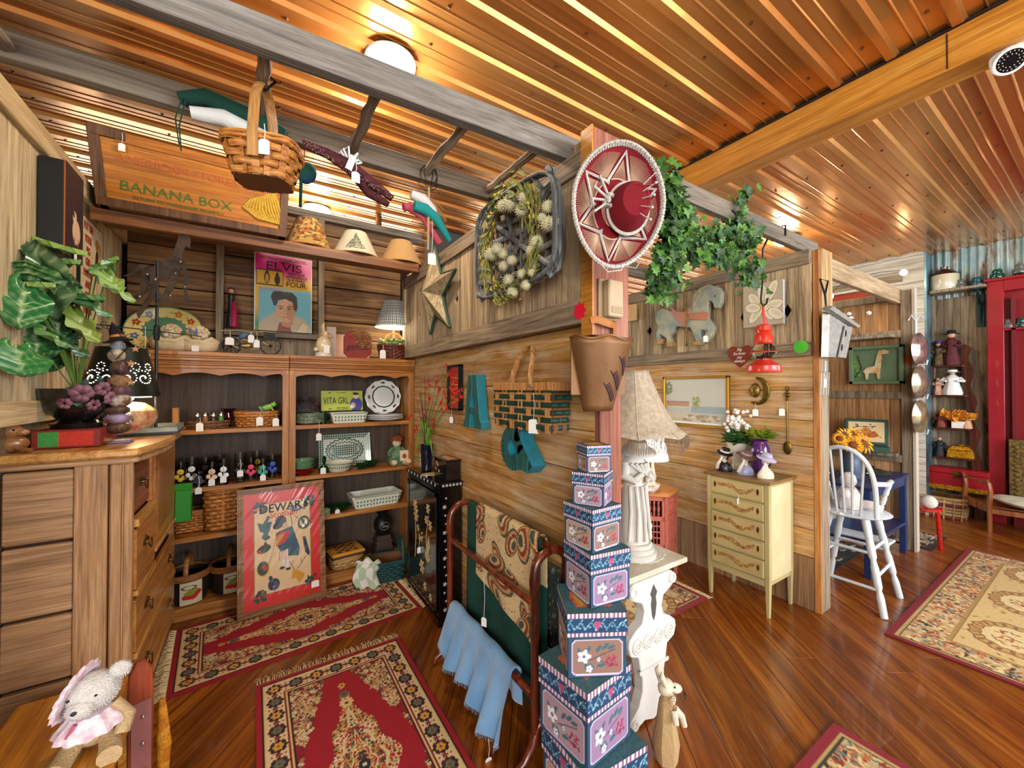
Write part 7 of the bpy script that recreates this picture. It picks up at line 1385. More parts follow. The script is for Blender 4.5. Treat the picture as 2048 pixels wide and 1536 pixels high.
t = thing('shell_planter', 'pearly white double shell dish on the front of the pink table', 'dish', (2.60, 2.02, .691), 30); b = B(); b.lathe([(.02, 0), (.05, .02), (.06, .05), (.055, .052), (.02, .015)], 20, T(.05, 0, 0), wob=lambda a, z: 1+.08*sin(a*9)); b.lathe([(.03, 0), (.07, .03), (.075, .06), (.07, .06), (.03, .015)], 20, T(-.05, 0, 0), sy=.7, wob=lambda a, z: 1+.1*sin(a*7)); b.ell((.06, 0, .05), (.035, .03, .03)); b.build('shells', M('pearl', 'd8c4b8', .15, vary='e8e0d8', vs=12, coat=.6), t, sm=1)
t = thing('chicken_figurine', 'tan hen shaped ceramic with small oval picture plaque by the lamp', 'figurine', (2.56, 2.16, .691)); B().ell((0, 0, .06), (.06, .05, .055), 14, 10).ell((.03, 0, .13), (.028, .026, .05), 12, 8).ell((-.05, 0, .12), (.02, .03, .06), 10, 8, (0, -20, 0)).build('body', M('straw_glaze', 'c09450', .4, vary='e0c890', vs=30), t, sm=1); B().lathe([(.0001, 0), (.035, 0), (.035, .006), (.0001, .008)], 20, frame((-.01, -.06, .10), (-.4, -1, .1))).build('plaque', M('plaque_grey', 'c8ccd0', .3, vary='40485a', vs=50), t)
t = thing('ruffled_cushion', 'cream cushion with red ruffle standing behind the statue lamp', 'cushion', (1.95, 2.55, .55)); B().ell((0, 0, .28), (.16, .06, .26), 18, 12).build('pad', M('cushion_cream', 'd8c8a8', .9, vary='c88a70', vs=14), t, sm=1); B().lathe([(.11, -.02), (.15, -.005), (.17, .0), (.15, .006), (.11, .02)], 60, T(0, -.01, .12, 90, 0, 0), wob=lambda a, z: 1+.06*sin(a*18)).build('ruffle', M('ruffle_red', 'b03028', .9), t, sm=1)
t = thing('plant_stand', 'white turned wooden stand holding the cushion behind the statue lamp', 'stand', (1.95, 2.55, 0)); B().lathe([(.13, .53), (.13, .545), (.0001, .55)], 24).build('top', WP, t); B().lathe([(.02, .02), (.03, .15), (.018, .2), (.032, .35), (.02, .45), (.03, .53)], 14).build('turned_post', WP, t, sm=1)
for k in range(3): a = 2*PI*k/3; B().tube([(0, 0, .14), (.09*cos(a), .09*sin(a), .05), (.14*cos(a), .14*sin(a), .012)], .014, 8).build('foot', WP, t, sm=1)
# ivy on the timber
IV = M('ivy_green', '183a16', .5, vary='2c5822', vs=12); IV2 = M('ivy_light', '3c7028', .5, vary='5c8c38', vs=20)
t = thing('ivy_garland', 'trailing green ivy garland hanging over the timber between the two posts', 'garland', (1.7, 1.2, 2.5)); b1, b2, b3 = B(), B(), B()
lobe = [(0, 0), (.28, -.12), (.5, .1), (.32, .3), (.5, .55), (.2, .55), (0, 1), (-.2, .55), (-.5, .55), (-.32, .3), (-.5, .1), (-.28, -.12)]
def ivyleaf(b, p, d, n, s):
    d = d.normalized(); x = d.cross(n); x = x.normalized() if x.length > .05 else d.orthogonal().normalized(); nn_ = x.cross(d); vs = [p+x*u*s+d*v*s+nn_*(abs(u)*.25-.1*v)*s for u, v in lobe]+[p+d*.35*s]; b.add(vs, [(i, (i+1) % 12, 12) for i in range(12)])
strands = [[(1278, 325), (1300, 350), (1330, 380), (1345, 420), (1350, 470), (1345, 530), (1340, 580)], [(1300, 345), (1340, 410), (1370, 440), (1375, 480), (1335, 500), (1330, 560)], [(1345, 430), (1360, 490), (1400, 510), (1450, 500), (1490, 470), (1500, 500)], [(1400, 480), (1440, 465), (1470, 450), (1485, 470), (1500, 530), (1505, 570)], [(1340, 380), (1350, 450), (1320, 540), (1315, 590)], [(1485, 380), (1475, 400), (1480, 440), (1455, 470)], [(1400, 500), (1440, 520), (1480, 510), (1495, 560)], [(1330, 470), (1350, 530), (1320, 600)], [(1290, 330), (1330, 350), (1345, 400), (1390, 460), (1450, 480)]]
for si, st in enumerate(strands):
    pts = []
    for (a, c_), (d, e) in zip(st[:-1], st[1:]):
        for j in range(5): u = j/5; pts.append(P(a+(d-a)*u, c_+(e-c_)*u, y=1.16+uni(-.03, .05))-t.location)
    b3.tube(pts, .0025, 4)
    for p in pts:
        for j in range(7 if si != 5 else 3):
            q = p+V3((random.gauss(0, .035 if si != 5 else .018), random.gauss(0, .03), random.gauss(0, .03))); ivyleaf(b1 if random.random() < .72 else b2, q, V3((random.gauss(0, .6), random.gauss(0, .3), -random.random())), V3((-.5, -1, .4)), uni(.03, .058))
tag(b1.build('dark_leaves', IV, t), kind='stuff'); tag(b2.build('light_leaves', IV2, t), kind='stuff'); b3.build('vines', M('stem_green'), t)
# ---------------- beyond the tan post ----------------
GAL = M('galvanised', '8a8c88', .45, .7, vary='a4a6a0', vs=30)
t = thing('tin_birdhouse', 'leaning galvanised tin birdhouse with two leaf shaped holes hung on the tan post', 'birdhouse', (3.36, 1.10, 1.70)); X0 = 1.06
bh = [(1653, 622), (1690, 640), (1702, 652), (1686, 715), (1642, 712), (1645, 640)]; pts = [P(a, b_, y=X0)-t.location for a, b_ in [(1645, 624), (1690, 652), (1672, 715), (1642, 714)]]
b = B(); n = 4; b.add(pts+[p+V3((.03, -.03, 0)) for p in pts], [(0, 1, 2, 3)[::-1], (4, 5, 6, 7), (0, 1, 5, 4), (1, 2, 6, 5), (2, 3, 7, 6), (3, 0, 4, 7)]); b.build('body', GAL, t)
fr = [P(a, b_, y=X0-.035)-t.location for a, b_ in [(1688, 652), (1703, 654), (1690, 716), (1674, 714)]]; B().add(fr+[p+V3((.002, -.006, 0)) for p in fr], [(0, 1, 2, 3)[::-1], (4, 5, 6, 7), (0, 1, 5, 4), (1, 2, 6, 5), (2, 3, 7, 6), (3, 0, 4, 7)]).build('front_panel', GAL, t)
for (px, py) in ((1692, 667), (1684, 695)): q = P(px, py, y=X0-.043)-t.location; B().ell(q, (.009, .003, .024), 10, 8, (0, 14, 0)).build('leaf_hole', DARK, t)
ro = [P(a, b_, y=X0-.03)-t.location for a, b_ in [(1643, 618), (1650, 612), (1706, 652), (1702, 656)]]; B().add(ro+[p+V3((.04, -.03, 0)) for p in ro], [(0, 1, 2, 3)[::-1], (4, 5, 6, 7), (0, 1, 5, 4), (1, 2, 6, 5), (2, 3, 7, 6), (3, 0, 4, 7)]).build('roof', GAL, t)
q = lambda a, b_: P(a, b_, y=1.05)-t.location; B().tube([q(1652, 612), q(1650, 590), q(1640, 558), q(1656, 562), q(1650, 590)], .006, 6).build('handle', BLK, t, sm=1)
t = thing('hand_fork', 'small four tined garden fork hanging below the tin birdhouse', 'garden fork', (3.36, 1.07, 1.55)); q = lambda a, b_: P(a, b_, y=1.055)-t.location
B().tube([q(1651, 722), q(1650, 745)], .007, 6).build('shaft', GAL, t)
for k in range(4): B().tube([q(1650, 742), q(1643+k*5, 745), q(1642+k*5, 775), q(1641+k*5, 790)], .003, 5).build('tine', GAL, t)
price_tag(t, tuple(q(1650, 750)), .03, .04, .055)
# white high chair
WC = M('chair_white', 'c4ced4', .35, vary='d4dade', vs=4, coat=.2); SZ = .62
t = thing('high_chair', 'white spindle back wooden high chair standing behind the tan post', 'chair', (0, 0, 0))
B().ell((3.66, 1.08, SZ-.01), (.22, .21, .026), 26, 8).build('seat', WC, t, sm=1)
def turned(p, q, r, nm='leg'):
    p, q = Vector(p), Vector(q); b = B(); n = 26; pts = [p+(q-p)*i/n for i in range(n+1)]; rs = []
    for i in range(n+1):
        u = i/n; w = 1.-.15*u
        if .42 < u < .50 or .72 < u < .78 or .18 < u < .24: w *= .62+.3*abs(sin(u*60))
        rs.append(r*w)
    b.tube(pts, rs, 10); return b.build(nm, WC, t, sm=1)
LG = [((3.54, .98, SZ-.03), (3.44, .862, 0)), ((3.76, .98, SZ-.03), (3.88, .888, 0)), ((3.54, 1.18, SZ-.03), (3.44, 1.30, 0)), ((3.76, 1.18, SZ-.03), (3.88, 1.30, 0))]
for a, c_ in LG: turned(a, c_, .024)
lp = lambda i, z: Vector(LG[i][1])+(Vector(LG[i][0])-Vector(LG[i][1]))*z/(SZ-.03)
for (i, j, z) in ((0, 2, .16), (0, 2, .38), (0, 1, .24), (0, 1, .40), (2, 3, .28), (1, 3, .34)): B().tube([lp(i, z), lp(j, z)], .011, 8).build('stretcher', WC, t, sm=1)
hoopp = [V3((3.475-.05*max(0, sin(a)), 1.08-.175*cos(a)*(1+.10*sin(a)), SZ+.47*max(0, sin(a))**.6)) for a in np.linspace(0.001, PI-.001, 25)]
B().tube(hoopp, .015, 8).build('back_bow', WC, t, sm=1)
for k in range(5):
    u = (k+1)/6; a = math.acos(1-2*u); B().tube([(3.49, .95+.26*u, SZ), (3.475-.05*sin(a), 1.08-.185*cos(a), SZ+.46*sin(a)**.6)], .008, 6).build('back_spindle', WC, t, sm=1)
for y in (.90, 1.27): B().tube([(3.46, y+.01, SZ+.24), (3.60, y-.02, SZ+.225), (3.76, y, SZ+.22)], .017, 8).build('armrest', WC, t, sm=1); turned((3.73, y, SZ+.21), (3.71, y+(.05 if y < 1 else -.05), SZ), .016, 'arm_post')
B().bb((3.84, .93, .36), (3.98, 1.25, .378)).build('footboard', WC, t, bev=.004)
t = thing('cloth_doll', 'white fluffy doll seated behind the spindles of the high chair', 'doll', (3.63, 1.10, SZ+.016)); t.scale = (.68, .68, .72); b = B(); b.lathe([(.12, 0), (.13, .04), (.09, .14), (.06, .20)], 24, wob=lambda a, z: 1+.08*sin(a*9+z*30)); b.ell((0, 0, .27), (.075, .07, .08), 16, 12, None, 0, lambda v: v*(1+.05*sin(v.x*19)*sin(v.z*17))); b.ell((-.10, 0, .15), (.05, .045, .05)).ell((.10, 0, .15), (.05, .045, .05)).ell((.02, -.16, .05), (.05, .10, .045)); b.build('body', M('fluff_white', 'd8d0cc', .95, bmp=.6, bs=60), t, sm=1)
t = thing('wire_wheel', 'white spoked wheel on the floor behind the tan post', 'cart', (3.30, 1.0, .115)); t.rotation_euler = (0, 0, R(20)); b = B(); b.tube([(.095*cos(a), 0, .095*sin(a)-.01) for a in np.linspace(0, 2*PI, 26)[:-1]], .010, 6, True); b.build('wheel', WC, t, sm=1); b = B(); [b.tube([(0, 0, -.01), (.095*cos(a), 0, .095*sin(a)-.01)], .004, 5) for a in np.linspace(0, 2*PI, 7)[:-1]]; b.build('spokes', WC, t); B().lathe([(.03, -.01), (.035, 0), (.03, .01)], 16, T(0, 0, -.01, 90, 0, 0)).build('hub', WC, t, sm=1); t.location = (3.42, 1.18, .115)  # a lone wire wheel, no cart body
# blue table with sunflowers
NV2 = M('navy_paint', '1c2e5c', .4, coat=.2); t = thing('blue_table', 'navy blue painted side table with scalloped apron behind the high chair', 'table', (0, 0, 0)); X1, X2, Y1, Y2, TZ = 4.05, 5.00, 1.09, 1.50, .72
B().bb((X1-.02, Y1-.02, TZ-.025), (X2+.02, Y2, TZ)).build('tabletop', NV2, t, bev=.004)
for x in (X1, X2-.045):
    for y in (Y1, Y2-.045): B().box((x+.022, y+.022, (TZ-.025)/2), (.045, .045, TZ-.025)).build('leg', NV2, t, bev=.002)
ap = [(0, 0), (0, -.10), (.05, -.10), (.08, -.06), (.16, -.075), (.20, -.05), (.24, -.075), (.32, -.06), (.35, -.10), (.40, -.10), (.40, 0)]
B().prism(ap[::-1], 0, .015, Matrix(((0, 0, -1, X2+.0), (1, 0, 0, Y1+.0), (0, 1, 0, TZ-.025), (0, 0, 0, 1)))).build('side_apron', NV2, t); B().bb((X1+.04, Y1+.004, TZ-.10), (X2-.04, Y1+.02, TZ-.025)).build('front_apron', NV2, t)
B().bb((X1, Y1, .26), (X2, Y2, .285)).build('lower_shelf', NV2, t, bev=.003); B().bb((X1+.04, Y2-.02, .05), (X2-.04, Y2-.01, .6)).build('back_slab', M('grey_board', '7a8a94', .6), t)
t = thing('blue_pitcher', 'dark enamel pitcher of sunflowers on the navy table', 'pitcher', (4.35, 1.30, .7205)); B().lathe([(.08, 0), (.085, .02), (.07, .15), (.06, .24), (.075, .27), (.068, .27), (.055, .2)], 24).build('body', M('slate_enamel', '4a5668', .3, .3), t, sm=1); B().tube([(.07, 0, .24), (.13, 0, .20), (.14, 0, .12), (.08, 0, .05)], .008, 6).build('handle', M('slate_enamel'), t, sm=1)
t = thing('sunflower_bunch', 'bunch of orange yellow sunflowers in the dark enamel pitcher', 'flowers', (4.35, 1.30, .99)); SF = M('sunflower_petal', 'e09010', .7, vary='f0b020', vs=40)
for (dx, dy, dz, s, an) in ((.0, -.09, .04, .10, 0), (-.12, -.05, .03, .085, -35), (.13, -.03, .10, .07, 30), (.05, .0, .11, .075, 10), (-.07, .02, .10, .075, -15), (.19, .03, .09, .06, 50), (-.16, .03, .08, .06, -50)):
    m4 = T(dx, dy, dz) @ Euler((R(68), 0, R(an-20))).to_matrix().to_4x4(); b = B()
    for k in range(22):
        a = 2*PI*k/22; r0_, r1_ = s*.35, s*uni(.88, 1.05); w = s*.11; o_ = .01*(k % 2); b.add([m4 @ V3((r0_*cos(a), r0_*sin(a), o_)), m4 @ V3((.6*r1_*cos(a)-w*sin(a), .6*r1_*sin(a)+w*cos(a), o_+.006)), m4 @ V3((r1_*cos(a), r1_*sin(a), o_-.008)), m4 @ V3((.6*r1_*cos(a)+w*sin(a), .6*r1_*sin(a)-w*cos(a), o_+.006))], [(0, 3, 2, 1)])
    fl_ = b.build('flower_head', SF, t); b = B(); b.lathe([(.0001, .018), (s*.25, .012), (s*.38, .0)], 16, m4); b.build('seed_disc', M('seed_brown', '5a2c0c', .9, vary='8a4a18', vs=120), fl_)
t = thing('glass_lid_dish', 'dark glass lid with knob lying on the right end of the navy table', 'dish', (4.75, 1.26, .7205)); B().lathe([(.12, 0), (.125, .01), (.10, .03), (.05, .045), (.012, .05), (.02, .065), (.0001, .07)], 28).build('lid', M('smoke_glass', '3a3c38', .1, .3), t, sm=1)
t = thing('hinged_box', 'green wooden box with open lid and hen and pear pictures, standing behind the sunflowers', 'box', (4.82, 1.52, .722), -70); 
t.location = (4.80, 1.44, .722)
B().bb((-.16, -.10, 0), (.16, .0, .05)).build('tray', SG, t, bev=.003); B().bb((-.16, -.005, .05), (.16, .02, .30)).build('lid', SG, t, bev=.01)
c = Cv(.26, .19, 60, 44, 'd0b888').ell(.09, .08, .05, .035, 'b8682c').ell(.17, .07, .045, .03, 'b05a24').ell(.13, .11, .03, .03, 'c07838').line([(.05, .14), (.2, .15)], .006, '2c2018')
for k in range(20): c.ell(.02+.22*c.rs.rand(), .02+.15*c.rs.rand(), .008, .005, '2c2420')
c.build('lid_picture', t, M4=MAT_Y(-.13, -.006, .085)); t.location = (4.95, 1.36, .90)
tag(B().bb((5.0, 1.16, .86), (5.09, 1.75, .89)).build('wall_ledge', W_GREY, None), 'short grey ledge on the plank screen under the green hinged box', 'shelf')
# things on the plank screen
q = P(1752, 730, x=5.06); t = thing('shadow_box', 'sage green shadow box with a painted giraffe hung on the plank screen', 'frame', (5.085, q.y, q.z)); SGE = M('sage_green', '6a8464', .6, vary='5c7658', vs=6); w2, h2 = .20, .185
for (a, b_, c_, d) in ((-w2, w2, -h2, -h2+.03), (-w2, w2, h2-.03, h2), (-w2, -w2+.03, -h2, h2), (w2-.03, w2, -h2, h2)): B().bb((-.06, a, c_), (0, b_, d)).build('frame_side', SGE, t, bev=.003)
B().bb((-.012, -w2, -h2), (0, w2, h2)).build('back', SGE, t); gp = [(-.08, -.14), (-.06, -.14), (-.055, -.08), (.0, -.08), (.01, -.14), (.03, -.14), (.03, -.06), (.045, .06), (.04, .10), (.09, .105), (.10, .125), (.06, .145), (.02, .14), (.0, .06), (-.01, -.01), (-.07, -.02), (-.10, -.06), (-.085, -.08)]
B().prism([(x, y) for x, y in gp], 0, .012, MAT_X(-.02, 0, 0)).build('giraffe', M('giraffe_cream', 'd8d0b0', .5, vary='c89a40', vs=16), t, bev=.002); B().tube([(-.02, .16, -.12), (-.02, .11, -.02), (-.02, .14, .10)], .004, 5).build('branch', BLK, t); b = B(); leaves(b, 5, lambda k: ((-.02, .11+.01*k, -.10+.045*k), (0, 1, .3), (-1, 0, 0)), .06, .6); b.build('branch_leaves', M('blade_green'), t)
q = P(1808, 722, x=5.08); t = thing('star_sticker', 'bright orange starburst sticker on the right stile of the plank screen', 'sticker', (5.088, q.y, q.z)); B().prism(spr(10, .05, .036), 0, .001, MAT_X(0, 0, 0)).build('sticker_sheet', M('neon_orange', 'e85010', .6), t)
t = thing('flower_pot', 'white footed pot of pale flowers on the top ledge of the plank screen', 'pot', (4.99, 1.62, 2.0)); B().lathe([(.04, 0), (.035, .015), (.05, .03), (.075, .17), (.085, .18), (.078, .18), (.05, .04)], 24).build('pot', M('pale_pink_pot', 'd0b8a0', .6), t, sm=1)
b = B(); [b.ell((-.05+.10*random.gauss(0, .8), .10+.13*random.gauss(0, 1), .24+.04*random.gauss(0, 1)), .02, 6, 4) for k in range(90)]; b.build('blossoms', M('blossom_white'), t); b = B(); leaves(b, 80, lambda k: ((-.03+.05*random.gauss(0, 1), .10+.1*random.gauss(0, 1), .17), (random.gauss(0, 1), random.gauss(0, 1), uni(-.3, .6)), (0, 0, 1)), .11, .4); b.build('foliage', M('deep_leaf'), t)
tag(B().bb((4.90, 1.16, 1.975), (5.09, 1.85, 2.0)).build('wall_ledge', W_GREY, None, bev=.002), 'narrow grey top ledge on the plank screen holding the flower pot', 'shelf')
t = thing('plate_rack', 'white curled wire wall rack holding three mirrored plates at the screen edge', 'rack', (5.06, 1.03, 0)); qz = lambda py: P(1825, py, x=5.06).z
B().tube([(0, 0, qz(860)), (-.02, -.0, qz(800)), (0, 0, qz(640))], .008, 6).build('spine', WC, t, sm=1); B().tube([(0, -.05, qz(640)), (0, -.03, qz(630)), (0, 0, qz(645)), (0, .03, qz(630)), (0, .05, qz(640))], .006, 6).build('scroll', WC, t, sm=1)
for k, (py, nm, mc) in enumerate(((700, 'top', 'b89a90'), (765, 'middle', '9a8a70'), (832, 'lowest', 'b0a070'))):
    p = thing('wall_plate', '%s shiny plate in the white wire plate rack' % nm, 'plate', (5.05, .99, qz(py)), group='plates in the wire rack'); B().lathe([(.0001, .004), (.06, .0), (.11, -.02), (.115, -.018), (.06, .006), (.0001, .008)], 30, frame((-.03, -.01, 0), (-.15, -.99, 0))).build('dish', M('lustre_%d' % k, mc, .12, .6, vary='5a4a4a', vs=9), p, sm=1); p.scale = (1.3, 1.3, 1.3); B().tube([(-.1, -.0, -.11), (-.1, -.04, -.11), (-.1, -.045, -.08)], .005, 5).build('hook', WC, p)
t = thing('red_leg_stool', 'red turned leg of a stool showing past the plank screen', 'stool', (5.28, .94, 0)); RL = M('stool_red', 'b01c14', .35); b = B(); n = 20; b.tube([(-.12+.12*i/n*0+.0, 0, 0) for i in range(0)] or [(.05-.09*i/n, 0, .36*i/n) for i in range(n+1)], [.014*(1+.35*abs(sin(i*.9))) for i in range(n+1)], 8); b.build('leg', RL, t, sm=1); B().lathe([(.12, .36), (.12, .38), (.0001, .385)], 20, T(.05, .1, 0)).build('seat', RL, t); B().tube([(.12, .2, .36), (.15, .24, 0)], .016, 8).build('leg', RL, t); B().tube([(-.02, .2, .36), (-.06, .24, 0)], .016, 8).build('leg', RL, t); tag(B().ell((0, 0, 0), (.05, .06, .06), 12, 8).build('cotton_ball', M('fluff_white'), None, sm=1, loc=(5.27, 1.0, .44)), 'white fluffy ball on top of the red stool', 'ball')
t = thing('bookcase', 'tall orange brown shelf unit with patterned dishes seen behind the tan post', 'bookcase', (3.9, 2.2, 0), 0)
for z in (.9, 1.15, 1.42, 1.72): B().bb((0, 0, z), (.9, .3, z+.025)).build('shelf', OAK, t)
B().bb((0, .28, 0), (.9, .3, 1.75)).build('back_panel', OAKZ, t); [B().bb((x, 0, 0), (x+.03, .3, 1.75)).build('side_panel', OAKZ, t) for x in (0, .87)]
for k, (px, z, lab) in enumerate(((4.62, 1.175, 'blue and white patterned plate leaning on the orange shelf unit'), (4.62, .925, 'dark rimmed patterned platter on the lower orange shelf'))): tag(B().lathe([(.0001, 0), (.11, -.01), (.115, -.006), (.0001, .008)], 26, T(0, 0, .115, 80, 0, 0)).build('china_plate', M('blue_china', 'd0ccc0', .3, vary='2c3a60', vs=26), None, sm=1, loc=(px, 2.38, z)), lab, 'plate')
# string of bulbs
t = thing('string_lights', 'string of warm glowing globe bulbs over the plank screen', 'string lights', (0, 0, 0)); pts = [P(1640, 570, y=1.9), P(1660, 588, y=1.9), P(1697, 555, y=1.9), P(1727, 552, y=1.9), P(1758, 545, y=1.7), P(1807, 540, y=1.4)]; B().tube(pts, .003, 4).build('cord', BLK, t)
for p in (pts[1], pts[3], pts[5]): B().ell(p+V3((0, 0, -.03)), .035, 12, 8).build('bulb', M('bulb_glow2', (1, .8, .5), .5, emit=14), t, sm=1)
# ---------------- far end ----------------
CS = wood('dark_cherry', '2a0e06', '4e1e0e', '6a2c16', 'z', .3, var=.03, coat=.3); t = thing('corner_shelf', 'dark cherry etagere with five shelves and scrolled sides against barn planks', 'shelf unit', (0, 0, 0)); xb = 6.95
lv = [P(1893, 731, x=xb).z, P(1895, 790, x=xb).z, P(1905, 856, x=xb).z, P(1905, 915, x=xb).z, P(1910, 978, x=xb).z]; ys = [(P(1862-2*i, 800, x=xb).y, P(1928+5*i, 800, x=xb).y) for i in range(5)]
for i, z in enumerate(lv): B().bb((xb-.02, ys[i][1]+.0, z-.02), (7.10, ys[i][0]+.02, z)).build('shelf', CS, t, bev=.003)
for s in (0, 1):
    b = B(); zz_ = [0]+lv[::-1]+[lv[0]+.25]; pl = [(ys[min(4, max(0, 5-i))][s] if i else ys[4][s], z) for i, z in enumerate(zz_)]; o_ = .05*(1 if s == 0 else -1)
    pp_ = []; 
    for i in range(len(pl)-1): y, z = pl[i]; y2, z2 = pl[i+1]; pp_ += [(y+o_, z), (y+o_*.4, z+(z2-z)*.3), (y+o_*1.1, z+(z2-z)*.8)]
    pp_ += [(pl[-1][0], pl[-1][1])]; full = pp_+[(pl[-1][0]-o_*.5, pl[-1][1]-.06)]+[(y-o_*.3, z) for y, z in pl[::-1][1:]]
    b.prism(full if s == 0 else full[::-1], 0, .03, Matrix(((0, 0, 1, 7.0), (1, 0, 0, 0), (0, 1, 0, 0), (0, 0, 0, 1)))); b.build('side_scroll', CS, t)
def figure(px, li, h, body, lab, cat='figurine', hat=None, w=.06, skin=None, dx=0):
    y = P(px, 800, x=6.98).y; t = thing('costume_doll' if cat == 'doll' else 'figurine', lab, cat, (6.99, y, lv[li]+.001)); B().lathe([(w, 0), (w*1.05, h*.1), (w*.65, h*.5), (w*.75, h*.68), (w*.3, h*.8)], 18, wob=lambda a, z: 1+.06*sin(a*5)).build('robe', body, t, sm=1); B().ell((-.01, 0, h*.86), h*.085, 12, 8).build('head', skin or M('doll_skin'), t, sm=1)
    for s in (-1, 1): B().tube([(0, s*w*.7, h*.66), (-.03, s*w*1.1, h*.55), (-.06, s*w*.5, h*.55)], [w*.25, w*.22, w*.14], 8).build('arm', body, t, sm=1)
    if hat is not None: B().lathe([(w*1.0, h*.90), (w*.5, h*.92), (w*.5, h*1.0), (.0001, h*1.02)], 18).build('hat', hat, t, sm=1)
    return t
BK = M('black_velvet', '0e0c10', .9); figure(1878, 0, .30, M('gold_black', '16120e', .6, vary='6a5420', vs=30), 'small black and gold robed doll with purple hat on the top etagere shelf', 'doll', M('violet_hat', '4a2c8a', .7)); figure(1904, 0, .42, M('crimson_robe', '5a0c1c', .7, vary='2a0810', vs=20), 'taller crimson robed doll in a wide black hat on the top etagere shelf', 'doll', BK, .075)
figure(1876, 1, .22, M('pink_dress', 'c87a70', .6, vary='e0c0a0', vs=20), 'pink dressed fairy figurine left on the second etagere shelf', w=.045); figure(1905, 1, .30, M('white_gown', 'd8dcdc', .5), 'white gowned lady figurine with spread cape on the second etagere shelf', hat=M('white_gown'), w=.085)
figure(1880, 2, .18, M('brown_green', '4a2c18', .6, vary='8a2c20', vs=24), 'small brown figurine with white dog on the third etagere shelf', w=.05, hat=M('ruffle_red')); figure(1934, 2, .2, M('cream_brown', 'c8a078', .6), 'pale brown cherub figurine right on the third etagere shelf', w=.04)
y = P(1918, 800, x=6.98).y; t = thing('leaf_bouquet', 'small white fence planter of orange and yellow autumn leaves, third etagere shelf', 'bouquet', (6.99, y, lv[2]+.001)); B().box((0, 0, .04), (.06, .12, .08)).build('picket_planter', WHITE(), t); b = B(); leaves(b, 90, lambda k: ((0, .04*random.gauss(0, 1), .10), (random.gauss(0, .7), random.gauss(0, .8), uni(.2, 1)), (-1, 0, 0)), .12, .6); b.build('autumn_leaves', M('autumn', 'c8581c', .7, vary='e0a828', vs=18), t)
figure(1878, 3, .24, M('navy_suit', '1c2430', .6), 'dark suited man figurine on the fourth etagere shelf', w=.05); y = P(1920, 800, x=6.98).y; t = thing('jewelry_casket', 'ornate gold filigree casket on the fourth etagere shelf', 'casket', (6.99, y, lv[3]+.001)); GG = M('bright_gold', 'c8961c', .3, .7, vary='8a6410', vs=50, bmp=.8)
B().box((0, 0, .045), (.13, .22, .09), taper=.93).build('body', GG, t, bev=.006); B().box((0, 0, .115), (.13, .21, .05), taper=.6).build('lid', GG, t, bev=.006); B().ell((0, 0, .15), (.02, .03, .015)).build('finial', GG, t, sm=1)
y = P(1917, 800, x=6.98).y; t = thing('painted_chest', 'red painted trunk with gold band and brass latch on the bottom etagere shelf', 'trunk', (6.97, y, lv[4]+.001)); TR = M('trunk_red', '9a1420', .4, vary='840e18', vs=5); B().bb((-.14, -.24, 0), (.10, .24, .19)).build('body', TR, t, bev=.004); B().bb((-.145, -.245, .192), (.105, .245, .25)).build('lid', TR, t, bev=.006); B().bb((-.142, -.235, .0), (-.14, .235, .05)).build('gilt_band', GG, t); B().bb((-.149, -.03, .15), (-.14, .03, .23)).build('latch', BR, t, bev=.004)
# shelf with jug and insulators
q = P(1905, 580, x=7.0); ZS = q.z; ySl, ySr = 1.28, P(1975, 560, x=7.0).y
ts = thing('plank_shelf', 'grey plank shelf on iron bracket carrying the stoneware jug', 'shelf', (0, 0, 0)); B().bb((6.86, ySr, ZS-.03), (7.12, ySl, ZS)).build('board', W_GREY, ts, bev=.003); y = P(1957, 600, x=7.0).y; B().tube([(7.11, y, ZS-.42), (7.08, y, ZS-.2), (6.92, y, ZS-.04)], .014, 6).build('bracket', M('green_iron', '1c3a38', .5, .5), ts); B().bb((7.10, y-.03, ZS-.46), (7.12, y+.03, ZS-.03)).build('bracket', M('green_iron'), ts); B().bb((6.88, y-.03, ZS-.045), (7.10, y+.03, ZS-.03)).build('bracket', M('green_iron'), ts)
y = P(1888, 560, x=6.98).y; t = thing('stoneware_jug', 'cream and brown stoneware jug on the plank shelf below the corrugated wall', 'jug', (6.99, y, ZS+.001)); B().lathe([(.12, 0), (.125, .01), (.125, .17), (.122, .185)], 30).build('body', M('jug_cream', 'c8bfa4', .25, coat=.4), t, sm=1); B().lathe([(.122, .185), (.10, .22), (.05, .25), (.03, .26), (.035, .29), (.0001, .292)], 30).build('shoulder', M('jug_brown', '3c1a10', .2, coat=.5), t, sm=1); B().tube([(.03, 0, .28), (.07, 0, .27), (.08, 0, .23)], .010, 6).build('handle', M('jug_brown'), t)
def insul(px, z, x, c, lab, cap=None): y = P(px, 600, x=x).y; t = thing('glass_insulator', lab, 'insulator', (x, y, z), group='glass insulators'); B().lathe([(.05, 0), (.055, .02), (.05, .05), (.035, .055), (.04, .08), (.03, .10), (.0001, .105)], 20).build('skirt', c, t, sm=1); B().lathe([(.052, .022), (.056, .026), (.052, .03)], 20).build('ridge', c, t, sm=1); return t
CG = M('clear_dark', '8a8c88', .08, trans=.6); AQ = M('aqua_glass', '1c6a78', .08, trans=.5); GT = M('green_teal', '0e5a50', .08, trans=.5)
insul(1921, ZS+.001, 6.97, CG, 'smoky clear glass insulator right of the stoneware jug'); insul(1955, ZS+.001, 6.97, AQ, 'aqua blue glass insulator at the shelf end with a white tag')
rz_ = P(2010, 560, x=6.95).z
insul(1995, rz_+.03, 6.95, GT, 'teal glass insulator on top of the red frame'); insul(2040, rz_+.05, 6.95, CG, 'clear insulator with dangling tag on top of the red frame')
